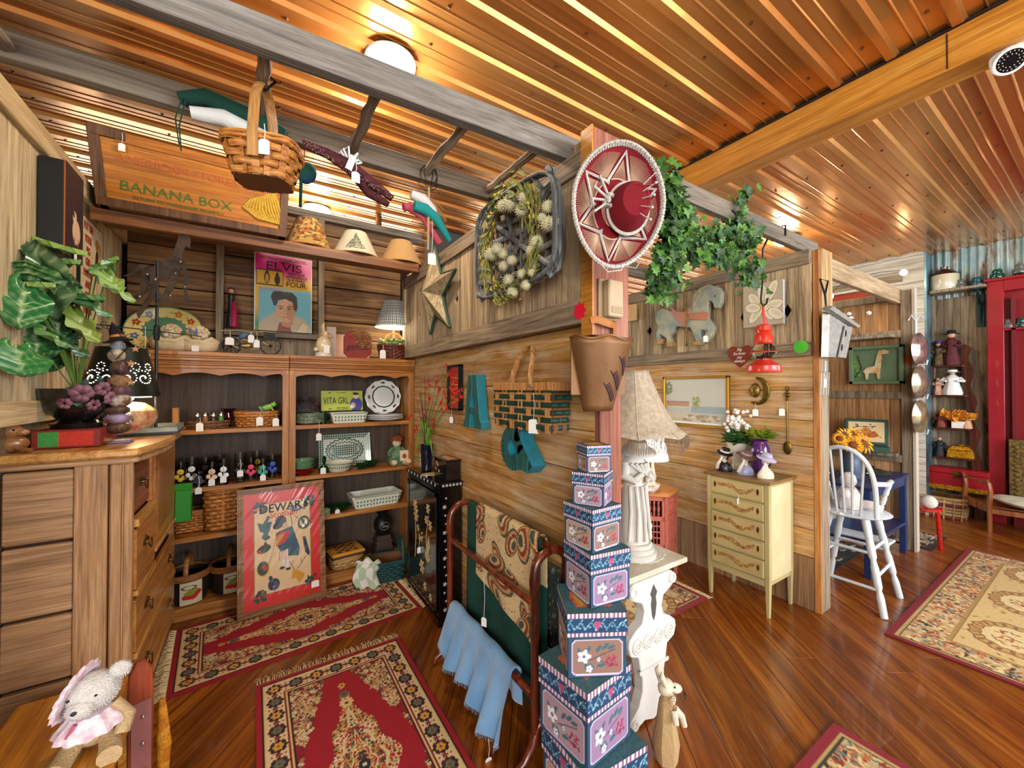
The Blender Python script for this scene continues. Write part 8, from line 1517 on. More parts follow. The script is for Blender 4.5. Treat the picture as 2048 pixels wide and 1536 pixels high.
# red door frame / hutch
RDM = M('red_enamel', '9a1622', .35, vary='8c1220', vs=3, coat=.2); yl = P(1974, 700, x=6.92).y
t = thing('red_hutch', 'tall bright red painted hutch with raised panels at the right edge', 'hutch', (6.94, 0, 0))
B().bb((0, yl-.12, 0), (.16, yl, rz_)).build('stile', RDM, t, bev=.004); B().bb((0, yl-1.6, rz_-.12), (.16, yl-.12, rz_)).build('top_rail', RDM, t, bev=.004); B().bb((-.03, yl-1.7, rz_), (.16, yl+.02, rz_+.03)).build('cornice', RDM, t, bev=.004); B().bb((.10, yl-1.6, 0), (.15, yl-.12, rz_-.12)).build('back_panel', M('red_deep', '84121c', .4), t); B().bb((0, yl-.20, 0), (.10, yl-.17, rz_-.2)).build('bead', M('red_deep2', '6a1420', .4), t); zsf = P(2030, 655, x=6.94).z; B().bb((0, yl-1.6, zsf-.025), (.12, yl-.12, zsf)).build('shelf', RDM, t, bev=.003)
insul(2017, zsf+.001, 6.985, CG, 'smoky insulator with tag inside the red hutch'); insul(2041, zsf+.001, 6.985, GT, 'dark green insulator inside the red hutch')
# basket, cradle bench, gold frame
t = thing('rectangular_basket', 'long woven splint basket on the floor below the etagere', 'basket', (6.80, 1.28, 0), -90); weave(t, .62, .30, .24, .94, wood('pale_splint', 'a07c48', 'c4a068', 'dcc090', 'x', .6, 2), 7, 14, 0, 'woven_side', .008, M('wine_splint', '6a2c38', .6), 4)
W_CR = wood('cradle_oak', '5a2a10', '8a4a1e', 'a8642e', 'z', .35, var=.03); t = thing('doll_cradle', 'low wooden footstool bench with curled arms and rails at the right edge', 'bench', (0, 0, 0)); y1, y2 = P(1935, 1021, z=0).y, P(1995, 1040, z=0).y
pA, pB = V3((6.80, 1.0, 0)), V3((6.45, .78, 0)); dirn = V3((pA.x-pB.x, pA.y-pB.y, 0)).normalized(); nrm_ = V3((dirn.y, -dirn.x, 0)); nrm_ = V3((.15, -.99, 0))
def pc(u, v, z): return pB+dirn*u+nrm_*v+V3((0, 0, z))
Lc = (pA-pB).length
for u in (0, Lc):
    for v in (0, .85): b = B(); b.tube([pc(u, v, 0), pc(u, v, .15), pc(u, v, .30), pc(u-.02, v-.01 if v else v, .42), pc(u, v, .50), pc(u+.03, v, .53)], [.035, .038, .045, .038, .035, .02], 8, flat=.5); b.build('scrolled_leg', W_CR, t, sm=1)
for v, z in ((0, .50), (.85, .50)): B().tube([pc(0, v, z), pc(Lc, v, z)], .014, 8).build('round_rail', W_CR, t, sm=1)
beam(pc(0, 0, .24), pc(Lc, 0, .24), .03, .08).build('side_rail', W_CR, t); beam(pc(0, .85, .24), pc(Lc, .85, .24), .03, .08).build('side_rail', W_CR, t); beam(pc(0, 0, .22), pc(0, .85, .22), .03, .05).build('end_rail', W_CR, t); B().add([pc(0, 0, .26), pc(Lc, 0, .26), pc(Lc, .85, .26), pc(0, .85, .26)], [(0, 1, 2, 3)]).build('seat_deck', W_CR, t, solid=.01)
q = pc(Lc*.4, .35, .31); tag(B().ell((0, 0, 0), (.26, .28, .05), 22, 10, (8, 0, 20)).build('floral_cushion', M('cushion_pale', 'c8c0ac', .9, vary='a8a890', vs=12), None, sm=1, loc=tuple(q)), 'pale flattened cushion lying on the low wooden bench', 'cushion')
q1 = P(2019, 990, x=6.85); t = thing('gilt_picture', 'ornate gold picture frame leaning at the right edge before the red hutch', 'picture', (6.86, q1.y, .12), 0); GFR = M('gilt_old', '7a6432', .5, .5, vary='4a3c1c', vs=30, bmp=1.); hh = P(2019, 878, x=6.86).z-.12
B().bb((-.03, -.16, 0), (.02, 0, hh)).build('frame_side', GFR, t, bev=.006); B().bb((-.03, -.8, hh-.16), (.02, -.16, hh)).build('frame_side', GFR, t, bev=.006); B().bb((-.03, -.8, 0), (.02, -.16, .16)).build('frame_side', GFR, t, bev=.006); b = B(); [b.ell((-.032, -.05, .05+k*.05), (.012, .022, .018), 8, 5) for k in range(int(hh/.05)-1)]; b.build('frame_beads', GFR, t, sm=1); B().bb((-.005, -.8, .16), (0, -.16, hh-.16)).build('dim_picture', M('dim_canvas', '8a7460', .5, vary='5a4c44', vs=3), t)
# ---------------- left wall ----------------
XL = -.775
q1, q2 = P(75, 320, x=-.76), P(160, 560, x=-.76); yc = (q1.y+P(157, 380, x=-.72).y)/2; t = thing('deep_canvas', 'deep black edged canvas with a pale sheep on dark purple, left wall', 'painting', (-.77, 2.53, 2.27)); hw, hh = .10, .20
B().bb((0, -hw, -hh), (.075, hw, hh)).build('box_canvas', M('slate_black', '1c2226', .5), t, bev=.002); B().bb((.0752, -hw, -hh), (.080, -hw+.006, hh)).build('orange_edge', M('orange_edge', 'b0602c', .6), t)
c = Cv(2*hw, 2*hh, 60, 110, '2c1a1e').grain(.25); c.ell(.12, .13, .045, .055, 'd8b090').ell(.10, .19, .022, .028, 'dcb898').ell(.09, .20, .010, .014, '2a1414').line([(.1, .07), (.1, .10)], .01, '8a5a4a').line([(.14, .07), (.14, .10)], .01, '8a5a4a'); c.build('painting', t, None, vcmat(.6), M4=MAT_XP(.081, -hw, -hh)); price_tag(t, (.09, -.02, -.16), .01, face=90)
hy = P(168, 435, x=XL).y; t = thing('wall_sign', 'distressed cream tin sign with red lettering and a painted figure, left wall', 'sign', (-.772, 2.87, 1.84)); c = Cv(.34, .56, 90, 130, 'cdbb94')
for k in range(70): c.ell(c.rs.rand()*.34, c.rs.rand()*.56, .010, .006, 'b09a70')
c.on((c.X < .006) | (c.X > .334) | (c.Y < .006) | (c.Y > .554), '5a4630').ell(.245, .34, .03, .09, '2a2220').ell(.245, .46, .028, .03, 'a8783c').line([(.245, .3), (.28, .42)], .016, 'c08a60').line([(.25, .2), (.25, .3)], .02, 'c89a70').ell(.29, .45, .014, .03, 'b88a3c').grain(.06).build('sign_face', t, None, vcmat(.5), M4=MAT_XP(.012, 0, 0)); B().bb((0, 0, 0), (.011, .34, .56)).build('plate', BLK, t)
RS = M('sign_red', '9a2c20', .6)
for s, z in (('PUT ON', .51), ('YOUR', .445), ('BIG', .385), ('GIRL', .325), ('PANTIES', .265), ('AND', .205), ('DEAL', .145), ('WITH IT', .07)): text(s, .056, RS, t, MAT_XP(.0135, .105, z), sx=.62, bold=.001)
# ---------------- on the dresser ----------------
DZ = 1.252
t = thing('cigar_box', 'low wooden box with red and green label raising the painted pot on the dresser', 'box', (-.665, 2.50, DZ)); B().bb((-.10, -.12, 0), (.10, .12, .075)).build('body', M('box_red', '7a2018', .6), t, bev=.003); c = Cv(.16, .06, 40, 16, '3c8a3c').rect(.06, 0, .16, .06, 'b83020').grain(.2); c.build('label', t, M4=MAT_Y(-.08, -.1205, .008))
t = thing('painted_pot', 'black tin pot painted with pink roses holding the big leafy plant', 'pot', (-.665, 2.50, DZ+.077)); B().lathe([(.08, 0), (.085, .02), (.055, .03), (.065, .04), (.10, .08), (.115, .13), (.12, .17), (.115, .17), (.09, .08)], 30).build('body', M('pot_black', '0c0d0e', .25, coat=.5), t, sm=1)
for (a, z, r, m_) in ((-70, .15, .045, 'dusk_rose'), (-40, .17, .035, 'dusk_rose'), (-95, .11, .03, 'dusk_rose'), (-50, .10, .03, 'dusk_rose'), (-20, .13, .035, 'dusk_rose')):
    a = R(a); rr_ = .078+.3*(z-.05)+.01; b = B(); m4 = frame((rr_*cos(a), rr_*sin(a), z), (cos(a), sin(a), -.3))
    for k in range(6): b.ell(m4 @ V3((r*.5*cos(k), r*.5*sin(k), 0)), (r*.42, r*.2, r*.42), 8, 5)
    b.build('painted_rose', M('dusk_rose', '5a3040', .5, vary='8a5a68', vs=26), t, sm=1)
    b = B(); leaves(b, 5, lambda k: (m4 @ V3((0, 0, -.004)), m4.to_3x3() @ V3((cos(k*1.3+a), sin(k*1.3+a), .05)), m4.to_3x3() @ V3((0, 0, 1))), .055, .5, 0); b.build('painted_leaf', M('dusk_leaf', '1c3c36', .5), t)
# arrowhead plant with large veined leaves
t = thing('leafy_plant', 'large glossy arrowhead plant with white veined leaves at the left edge', 'plant', (-.665, 2.50, DZ+.28)); PLB = [hx('1c5a20'), hx('3a7c2a'), hx('16502c')]
def bigleaf(tip, base, w, tone):
    """one leaf as its own mesh: arrow shaped blade with pale veins, from base to tip"""
    d = tip-base; L_ = d.length; d.normalize(); toc = V3((0, 0, CAMZ))-base; x = d.cross(toc).normalized()*-1; n = x.cross(d); nu, nv = 14, 22; C = []; V = []
    for j in range(nv+1):
        v = j/nv; ww = w*(sin(PI*min(1, v*.93+.07))**.75)*(1 if v > .25 else .75+v)*(1-.25*v)
        for i in range(nu+1):
            s = (i/nu-.5)*2; p = base+d*(L_*(v-.14*abs(s)*(1-v)))+x*(s*ww)+n*(.16*abs(s)*ww-.10*L_*v*v+.012*sin(v*17+abs(s)*5)); V.append(p)
            vein = max(0, 1-abs(s)*9); side = max(0, 1-abs(((v*6-abs(s)*1.6) % 1)-.5)*7)*.75; g = np.array(hx(tone)); C.append(g*(1-max(vein, side)*.6)+np.array(hx('b8cc90'))*max(vein, side)*.6)
    b = B(); b.add(V, [(j*(nu+1)+i, j*(nu+1)+i+1, (j+1)*(nu+1)+i+1, (j+1)*(nu+1)+i) for j in range(nv) for i in range(nu)]); o = b.build('leaf', vcmat(.35, coat=.3), t, sm=2, loc=(0, 0, 0)); me = o.data; ca = me.color_attributes.new('Col', 'FLOAT_COLOR', 'POINT'); ca.data.foreach_set('color', np.concatenate([np.array(C), np.ones((len(C), 1))], 1).ravel()); return o
L0 = t.location
LV = [((90, 620), (10, 470), .10, '4a6a44', 2.35), ((60, 560), (-60, 510), .09, '2c6a2c', 2.3), ((60, 500), (140, 590), .075, '1c5c34', 2.38), ((10, 570), (110, 575), .035, '7a9a4a', 2.3), ((70, 570), (160, 590), .03, '4a7a3c', 2.36), ((35, 690), (42, 755), .085, '2a7a3c', 2.2), ((5, 560), (0, 660), .07, '247038', 2.25), ((110, 590), (208, 605), .05, '2c6a34', 2.4), ((70, 640), (20, 720), .07, '1c5838', 2.45), ((150, 620), (190, 690), .05, '8aa03c', 2.42), ((120, 640), (95, 700), .07, '244c30', 2.5), ((195, 540), (262, 610), .04, '8aaa60', 2.5), ((185, 545), (240, 520), .035, '5c8a3c', 2.52), ((215, 545), (238, 590), .04, '7a9c48', 2.5), ((75, 480), (170, 515), .018, '8ab050', 2.4), ((95, 520), (160, 530), .025, '6a9a44', 2.42), ((60, 640), (130, 700), .035, '4a7c34', 2.38), ((130, 560), (60, 640), .06, '1c4830', 2.5), ((20, 600), (60, 600), .08, '1c5030', 2.5), ((170, 660), (110, 640), .05, '2a5c34', 2.5), ((100, 600), (120, 680), .06, '2c6438', 2.46), ((80, 560), (20, 545), .07, '1c4c2c', 2.5), ((60, 690), (100, 745), .06, '1a4828', 2.5), ((20, 640), (70, 720), .07, '2a6a34', 2.4), ((150, 580), (215, 640), .05, '34703a', 2.42), ((40, 520), (95, 545), .06, '2c5c34', 2.4), ((110, 660), (170, 720), .05, '245a30', 2.48), ((5, 520), (70, 570), .06, '204c2a', 2.45)]
for (bx_, tx_, w, tone, yy) in LV:
    bq, tq = P(*bx_, y=yy), P(*tx_, y=yy-.06); bq.x = max(bq.x, -.76); tq.x = max(tq.x, -.74)
    if tx_[0] < 30 or bx_[0] < 15: bq.x = max(bq.x, -.74)
    bigleaf(tq-L0, bq-L0, w*1.35, tone)
b = B()
for (bx_, tx_, w, tone, yy) in LV: q = P(*bx_, y=yy)-L0; q.x = max(q.x, -.09); b.tube([(0, 0, -.06), (q.x*.5, q.y*.5, q.z*.5+.02), q], .0025, 5)
b.build('stems', M('stem_green'), t)
# pierced lamp, rose bowl, faucet figure
t = thing('pierced_lamp', 'lit lamp with dark pierced metal shade and rose painted china bowl base', 'lamp', (-.60, 2.86, DZ)); B().lathe([(.07, 0), (.12, .03), (.145, .09), (.14, .13), (.09, .17), (.05, .175)], 30).build('china_bowl', M('rose_china', 'd8b888', .2, vary='b05a48', vs=22, coat=.5), t, sm=1)
SH = [(.155, .205), (.10, .46)]; b = B(); b.lathe([(.155, .205), (.10, .46), (.098, .46), (.153, .205)], 40); b.build('pierced_shade', M('shade_tin', '20261f', .4, .6), t, sm=1); B().lathe([(.12, .20), (.09, .24), (.10, .20)], 20).ell((0, 0, .20), (.05, .05, .03)).build('glow_globe', M('globe_glow', (1, .88, .62), .5, emit=7), t, sm=1)
b = B(); 
def shp(a, z): r = .155-.055*(z-.205)/.255+.001; return V3((r*cos(a), r*sin(a), z))
for c0_ in (-2.3, -1.75, -1.2, -.7):
    for k in range(22): th = k*.42; r = .006+.0018*k; b.ell(shp(c0_+r*cos(th)/.13, .30+r*sin(th)), .0028, 5, 4)
    for k in range(8): b.ell(shp(c0_+.27+.018*cos(k*.785)/.13, .36+.018*sin(k*.785)), .0026, 5, 4)
tag(b.build('lit_perforations', M('hole_glow', (1, .92, .75), .5, emit=4), t), kind='stuff')
t = thing('faucet_ornament', 'grey iron faucet figure with price tag on a stand in front of the rose bowl', 'faucet', (-.60, 2.62, DZ)); FA = M('pewter', '7c8084', .35, .7); B().tube([(-.11, 0, .12), (-.06, 0, .12), (0, 0, .12), (.05, 0, .125), (.075, 0, .11), (.08, 0, .085)], [.013, .012, .022, .015, .015, .016], 10).tube([(0, 0, .10), (0, 0, .18)], [.02, .012], 10).tube([(-.035, 0, .19), (.035, 0, .19)], .009, 8).ell((-.035, 0, .19), .012).ell((.035, 0, .19), .012).ell((-.115, 0, .12), .018).build('spigot', FA, t, sm=1); B().tube([(-.02, .01, .11), (-.02, .01, .01)], .010, 8).lathe([(.05, 0), (.05, .01)], 16).build('post', BLK, t); price_tag(t, (-.02, -.03, .10), .06, .055, .07)
# witch tower, tray, deer
t = thing('witch_figurine', 'tall stack of folk art witch figures and purses in orange and purple on a base', 'figurine', (-.50, 2.50, DZ)); fz = lambda py: P(235, py, y=2.5).z-DZ; base_x = P(235, 800, y=2.5).x; t.location.x = base_x
B().bb((-.05, -.035, 0), (.05, .035, .012)).build('base', M('lilac_block', '7a6a88', .6), t); tw_ = [(865, 846, .046, '14141a', 'boot'), (846, 828, .045, '9a88a8', 'pouch'), (828, 812, .044, '1c1c22', 'pouch'), (812, 790, .042, 'd8d0c0', 'pouch'), (790, 772, .040, '5a3a58', 'pouch'), (772, 750, .038, 'b88a5a', 'pumpkin_purse'), (750, 722, .034, '1c1c26', 'bodice'), (722, 700, .030, 'c8b8a0', 'shawl'), (700, 682, .026, '8aa4b0', 'hair')]
for py0, py1, r, col, nm in tw_: z0, z1 = fz(py0), fz(py1); B().ell((uni(-.006, .006), 0, (z0+z1)/2), (r, r*.8, (z1-z0)*.62), 14, 8, None, 0, lambda v: v*(1+.08*sin(v.x*9+v.y*7))).build(nm, M('witch_'+col, col, .4, vary='6a4a3a', vs=24), t, sm=1)
B().lathe([(.055, 0), (.03, .008), (.024, .02), (.02, .05), (.0001, .09)], 18, T(0, 0, fz(682), 0, -14, 0)).build('witch_hat', BK, t, sm=1); B().lathe([(.026, .012), (.024, .028)], 18, T(0, 0, fz(682), 0, -14, 0)).build('hat_band', M('neon_orange2', 'c86a1c', .5), t); b = B()
for (x, z) in ((.05, .33), (.065, .39), (.05, .25), (.07, .42)): b.prism([(.016*cos(R(90+36*k))*(1 if k % 2 == 0 else .45), .016*sin(R(90+36*k))*(1 if k % 2 == 0 else .45)) for k in range(10)], 0, .003, MAT_Y(x, -.03, z*1.1))
b.build('wooden_stars', M('star_wood', 'b07a44', .6), t); b = B(); b.tube([(-.05+.003*k+.014*cos(k*.9), -.02, fz(650)+.012*sin(k*.9)-.0018*k) for k in range(50)], .0012, 4); b.tube([(.045, -.02, fz(690)), (.0, -.03, fz(720)), (-.02, -.03, fz(700))], .002, 4); b.build('curly_wire', BLK, t)
t = thing('framed_tray', 'grey silver framed glass tray lying flat behind the witch tower', 'tray', (-.50, 2.96, DZ+.012), 3); FRS = M('tray_frame', '6c6e68', .4, .4, vary='8a8c80', vs=10)
B().bb((-.24, -.18, -.011), (.13, .18, .0)).build('tray_base', M('slate_black'), t)
for (a, b_) in (((-.24, -.18), (.13, -.155)), ((-.24, .155), (.13, .18)), ((-.24, -.155), (-.215, .155)), ((.105, -.155), (.13, .155))): B().bb((a[0], a[1], 0), (b_[0], b_[1], .028)).build('frame_side', FRS, t, bev=.003)
B().bb((-.215, -.155, .004), (.105, .155, .008)).build('mirror_panel', M('tray_gloss', 'a89878', .08, .5), t)
t = thing('deer_figurine', 'carved brown wooden fawn with upright ears at the left dresser edge', 'figurine', (-.70, 2.34, DZ)); t.location = (P(22, 880, y=2.33).x, 2.33, DZ); DW = M('deer_wood', '6a3c20', .3, vary='9a6a40', vs=10, coat=.4); B().ell((-.01, 0, .035), (.06, .035, .035), 14, 10).ell((-.0, -.01, .085), (.035, .028, .028), 14, 10).ell((.028, -.014, .078), (.026, .016, .014), 10, 8).tube([(-.01, 0, .04), (-.005, 0, .09)], .022, 10).tube([(-.002, .012, .10), (.004, .016, .135), (.008, .018, .15)], [.008, .011, .002], 8).tube([(-.012, -.012, .10), (-.022, -.014, .135), (-.02, -.014, .148)], [.008, .011, .002], 8).tube([(.02, -.02, .02), (.05, -.025, .008), (.065, -.025, .006)], .010, 8).build('body', DW, t, sm=1); B().ell((.018, -.034, .088), .004).build('eye', M('black_thread'), t)
t = thing('wood_roller', 'dark turned wooden nutcracker screw lying at the foot of the witch tower', 'tool', (P(190, 855, y=2.42).x, 2.44, DZ)); B().tube([(-.035, 0, .02), (-.01, 0, .018), (.03, 0, .02), (.05, 0, .018)], [.016, .010, .014, .010], 10).ell((-.04, 0, .02), .020).build('body', DW, t, sm=1)
# ---------------- overhead goods ----------------
yC = 2.90; x0, x1, xt0, xt1 = -.70, .142, -.742, .158; zb, zt = 2.458, 2.865; t = thing('banana_crate', 'orange stained wooden banana crate with green stencil lettering on the high shelf', 'crate', (0, yC, zb)); Hc = zt-zb
CRW = wood('crate_orange', '8a4a12', 'b8701e', 'd08c30', 'x', .5, .7, var=.04); CRD = wood('crate_dark', '3a2414', '5e3c22', '7a5432', 'z', .6, var=.05)
B().add([(x0, 0, 0), (x1, 0, 0), (xt1, 0, Hc), (xt0, 0, Hc)], [(0, 1, 2, 3)]).build('front_panel', CRW, t, solid=.016)
for (a, b2, c_, d) in ((x0-.01, x0+.035, xt0-.01, xt0+.035), (x1-.035, x1+.008, xt1-.035, xt1+.008)): B().add([(a, -.02, 0), (b2, -.02, 0), (d, -.02, Hc), (c_, -.02, Hc), (a, .30, 0), (b2, .30, 0), (d, .30, Hc), (c_, .30, Hc)], [(0, 1, 2, 3), (5, 4, 7, 6), (1, 5, 6, 2), (4, 0, 3, 7), (3, 2, 6, 7), (0, 4, 5, 1)]).build('end_board', CRD, t, bev=.002)
B().bb((xt0+.1, -.016, Hc-.055), (xt1-.03, -.006, Hc)).build('top_slat', CRW, t, bev=.002); B().bb((xt0, -.024, Hc-.045), (xt0+.14, -.016, Hc+.005)).build('corner_block', CRD, t); B().bb((x0, -.022, 0), (x1, -.006, .045)).build('bottom_slat', CRD, t, bev=.002); B().bb((x0, .0, 0), (x1, .29, .012)).build('bottom', CRD, t); B().bb((xt0, .284, 0), (xt1, .296, Hc)).build('back_panel', CRW, t)
GN = M('stencil_green', '4a6a2c', .7); PKM = M('stencil_rust', 'b85c30', .7); text('AMERICAN STORES CO.', .062, PKM, t, MAT_Y(-.31, -.0105, Hc-.135), sx=1.0); text('BANANA BOX', .074, GN, t, MAT_Y(-.38, -.0105, .125), sx=1.02); text('RETURN TO WAREHOUSE PROMPTLY', .024, GN, t, MAT_Y(-.37, -.0105, .072), sx=.98); price_tag(t, (xt0+.13, -.03, Hc-.01), .06)
b = B()
for k in range(13): a = -1.2+k*.19; b.tube([(-.04+.01*k, -.011, .20+.006*k), (-.05+.012*k+.03*sin(a), -.012, .14), (.0+.011*k, -.011, .085-.001*k)], .009, 6, flat=1)
b.build('banana_print', M('banana_yellow', 'c8a02c', .7, vary='a8842c', vs=60), t, sm=1)
for (px, r0_, r1_, h, cols, lab) in ((617, .150, .078, .205, ('b08a48', '7a3a20'), 'floral tapestry lampshade with red trim, left of three on the high shelf'), (712, .165, .076, .185, ('cfc6ac', '6a7058'), 'cream lampshade with grey green tree print, middle of three on the high shelf'), (803, .165, .08, .185, ('b8905c', 'b8905c'), 'plain tan lampshade, right of three on the high shelf')):
    q = P(px, 490, y=3.06); t = thing('lampshade', lab, 'lampshade', (q.x, 3.07, 2.457), 0, 'lampshades on the high shelf'); c = Cv(1, .4, 160, 60, cols[0])
    if px < 700:
        for k in range(500): c.ell(c.rs.rand(), .4*c.rs.rand(), .012, .016, ('7a3a20', 'c8a860', '4a4a2c', 'a85c28')[k % 4], c.rs.rand()*180)
    elif px < 800:
        for k in range(420): v = c.rs.rand(); c.ell((.72+(c.rs.rand()-.5)*.16*(1-v)) % 1, .06+.28*v, .004, .008, ('6a7058', '8a8c74', '4c5444')[k % 3])
        for k in range(60): c.ell((k/60) % 1, .03+.26*abs(sin(k*.5)), .004, .008, '8a8470')
    c.build('shade', t, lambda a, b_: (lambda r: (r*cos(2*PI*a), r*sin(2*PI*a), .004+h*b_/.4))(r0_+(r1_-r0_)*b_/.4), vcmat(.85), solid=.002); B().tube([(r0_*cos(a), r0_*sin(a), .004) for a in np.linspace(0, 2*PI, 40)[:-1]], .004, 5, True).build('lower_trim', M('trim_rust', '8a4428', .7) if px < 700 else M('tan_trim', 'a07c50', .7), t)
# hanging splint basket
ba = P(528, 370, y=1.46); tp = P(490, 160, y=1.44); t = thing('hanging_basket', 'honey splint market basket hanging by its tall handle from the ladder', 'basket', (P(528, 340, y=1.46).x, 1.47, P(528, 365, y=1.46).z), -20); weave(t, .205, .16, .115, .72, WICK, 5, 8, 0, th=.008); hh_ = P(500, 158, y=1.45).z-t.location.z-.10
b = B(); b.tube([(0, -.088, .04), (0, -.088, .12), (0, -.07, .10+hh_*.7), (0, -.035, .10+hh_*.96), (0, 0, .10+hh_), (0, .035, .10+hh_*.96), (0, .07, .10+hh_*.7), (0, .088, .12), (0, .088, .04)], .015, 8, flat=.2); b.build('handle', wood('handle_tan', 'a87038', 'c89050', 'dcaa6c', 'z', .45, 1), t, sm=1); price_tag(t, (.03, -.085, .14), .05, .03, .045)
q = t.location; b = B(); b.tube([(q.x+.0, 1.47, q.z+.10+hh_-.01), (q.x+.03, 1.45, q.z+.10+hh_+.02), (.02, 1.45, 2.44), (.045, 1.45, 2.47), (.01, 1.45, 2.49)], .004, 6); tag(b.build('wire_hook', BLK, None, sm=1), 'black wire hook over the first ladder rung holding the splint basket', 'hook')
# green velvet hat-like bundle, fabric snake, parrots
GV = M('green_velvet', '06382e', .9, vary='083c30', vs=6); tag(B().tube([(-.22, 1.66, 2.445), (-.15, 1.66, 2.475), (0.0, 1.64, 2.44), (.08, 1.63, 2.41)], [.018, .028, .03, .022], 12).build('velvet_roll', GV, None, sm=1), 'dark green velvet draught roll with tassels tied under the ladder, left', 'roll')
tag(B().tube([(-.19, 1.655, 2.405), (-.10, 1.655, 2.42), (0.02, 1.64, 2.385)], [.02, .028, .024], 12).build('quilted_roll', M('quilt_white', 'c8c8c4', .9, bmp=.5, bs=30), None, sm=1), 'white quilted roll lying under the dark green velvet roll', 'roll')
b = B(); vr = [o for o in COL.objects if o.name.startswith('velvet_roll')][0]; b.tube([(-.21, 1.64, 2.44), (-.225, 1.63, 2.36), (-.215, 1.63, 2.28)], .002, 4); b.tube([(-.20, 1.64, 2.44), (-.215, 1.63, 2.34), (-.21, 1.63, 2.26)], .002, 4); tag(b.build('velvet_cord', GV, vr))
q1, q2, q3 = P(605, 285, y=1.62), P(700, 330, y=1.60), P(785, 398, y=1.60); t = thing('calico_roll', 'dark red paisley cloth draught stopper tied with white bow to the ladder', 'roll', (0, 0, 0)); CAL = M('calico', '2a1016', .9, vary='5a2028', vs=60)
for dz in (0, -.03): B().tube([q1+V3((0, 0, dz*.3)), q1.lerp(q2, .5)+V3((0, 0, .004)), q2+V3((0, 0, dz*.5)), q2.lerp(q3, .5)+V3((0, -dz, dz)), q3+V3((dz*.6, 0, dz*.9))], [.012, .019, .02, .02, .012], 12).build('stuffed_tube', CAL, t, sm=1)
b = B(); [b.ell(q1.lerp(q3, random.random())+V3((uni(-.004, .004), -.021, uni(-.018, .012))), .0018, 4, 3) for k in range(150)]; b.build('paisley_specks', M('speck_cream', 'a88c80', .9), t)
B().tube([q2+V3((-.01, -.02, -.03)), q2+V3((.0, -.026, .0)), q2+V3((.01, -.01, .03))], .012, 8, flat=.5).build('white_band_cloth', WHITE(), t, sm=1); b = B(); [b.tube([q2, q2+V3((.03*cos(a), -.01, .035+.03*sin(a))), q2+V3((.045*cos(a+.6), 0, .02+.03*sin(a+.5))), q2], .004, 5) for a in (.5, 1.8, 2.6, -.4)]; b.build('white_bow', WHITE(), t); price_tag(t, tuple(q2+V3((.015, -.03, .0))), .04, .03, .04)
q = P(608, 350, y=1.75); t = thing('blue_green_sack', 'small blue and green cloth bird hanging right of the splint basket', 'ornament', tuple(q)); B().ell((.01, 0, .01), (.035, .025, .045), 12, 9, (0, 20, 0)).build('body', M('deep_blue_cloth', '0c2c5a', .9, vary='0a4a30', vs=14), t, sm=1); B().tube([(-.01, 0, -.02), (-.012, 0, -.13)], .006, 6).build('ribbon', GV, t); B().tube([(0, 0, .04), (.0, -.02, 2.45-q.z)], .0015, 4).build('thread', BLK, t)
q = P(850, 420, y=1.62); t = thing('parrot_ornament', 'hanging cloth parrots in white, pink and turquoise on a twig perch', 'ornament', tuple(q)); kk = (q-V3((0, 0, CAMZ))).dot(FW)/F; w_ = lambda px, py: P(px, py, y=1.62)-q
for nm, pts, rs, m_ in (('white_bird', [(822, 388), (845, 398), (865, 420), (878, 442)], [8, 11, 9, 3], M('fluff_white')), ('turquoise_bird', [(828, 412), (850, 418), (872, 436), (890, 465), (900, 482)], [9, 12, 10, 7, 5], M('turquoise_cloth', '1c8a88', .9)), ('pink_bird', [(812, 410), (822, 408), (850, 430), (870, 460), (885, 483)], [8, 9, 5, 7, 7], M('pink_cloth', 'b84858', .9))): B().tube([w_(*p)+V3((0, .03*('pink' in nm), 0)) for p in pts], [r*kk for r in rs], 10).build(nm, m_, t, sm=1)
B().tube([w_(858, 375), w_(856, 500)], 2.5*kk, 6).build('perch', W_TAN, t); b = B(); [b.tube([w_(860, 395)+V3((0, 0, 0)), w_(865+uni(0, 30), 400+uni(0, 45))], .0015, 4) for k in range(16)]; b.build('raffia_tail', RAF, t); B().tube([w_(860, 385), V3((.64, 1.62, 2.47))-q], .002, 4).build('string', BLK, t); price_tag(t, tuple(w_(864, 430)), .17, .036, .05)
b = B(); [b.tube([(.64+(.03+.01*j)*cos(a), 1.66+.02*j, 2.45+(.04+.008*j)*sin(a)) for a in np.linspace(0, 2*PI, 18)[:-1]], .002, 4, True) for j in range(3)]; tag(b.build('wire_coil', IRON, None), 'loose rusty wire coil looped over the third ladder rung', 'wire')
q = P(757, 400, y=3.9); t = thing('iron_pipe', 'brown iron pipe with tee fitting standing behind the lampshades', 'pipe', (q.x, 3.9, 2.6)); B().tube([(0, 0, 0), (0, 0, .57)], .03, 12).build('pipe', M('pipe_brown', '5a3c28', .4, .5), t, sm=1); B().tube([(-.10, 0, .30), (.10, 0, .30)], .042, 12).ell((0, 0, .30), (.055, .055, .06)).build('tee_fitting', M('pipe_brown'), t, sm=1)
t = thing('duct_box', 'dark grey angular duct beyond the partition top rail', 'duct', (0, 0, 0)); dp = [P(a, b_, y=3.9) for a, b_ in ((862, 382), (935, 396), (952, 460), (868, 535))]; B().add(dp+[p+V3((.1, .5, 0)) for p in dp], [(0, 1, 2, 3)[::-1], (4, 5, 6, 7), (0, 1, 5, 4), (1, 2, 6, 5), (2, 3, 7, 6), (3, 0, 4, 7)]).build('duct', M('duct_grey', '3a3834', .6), t)
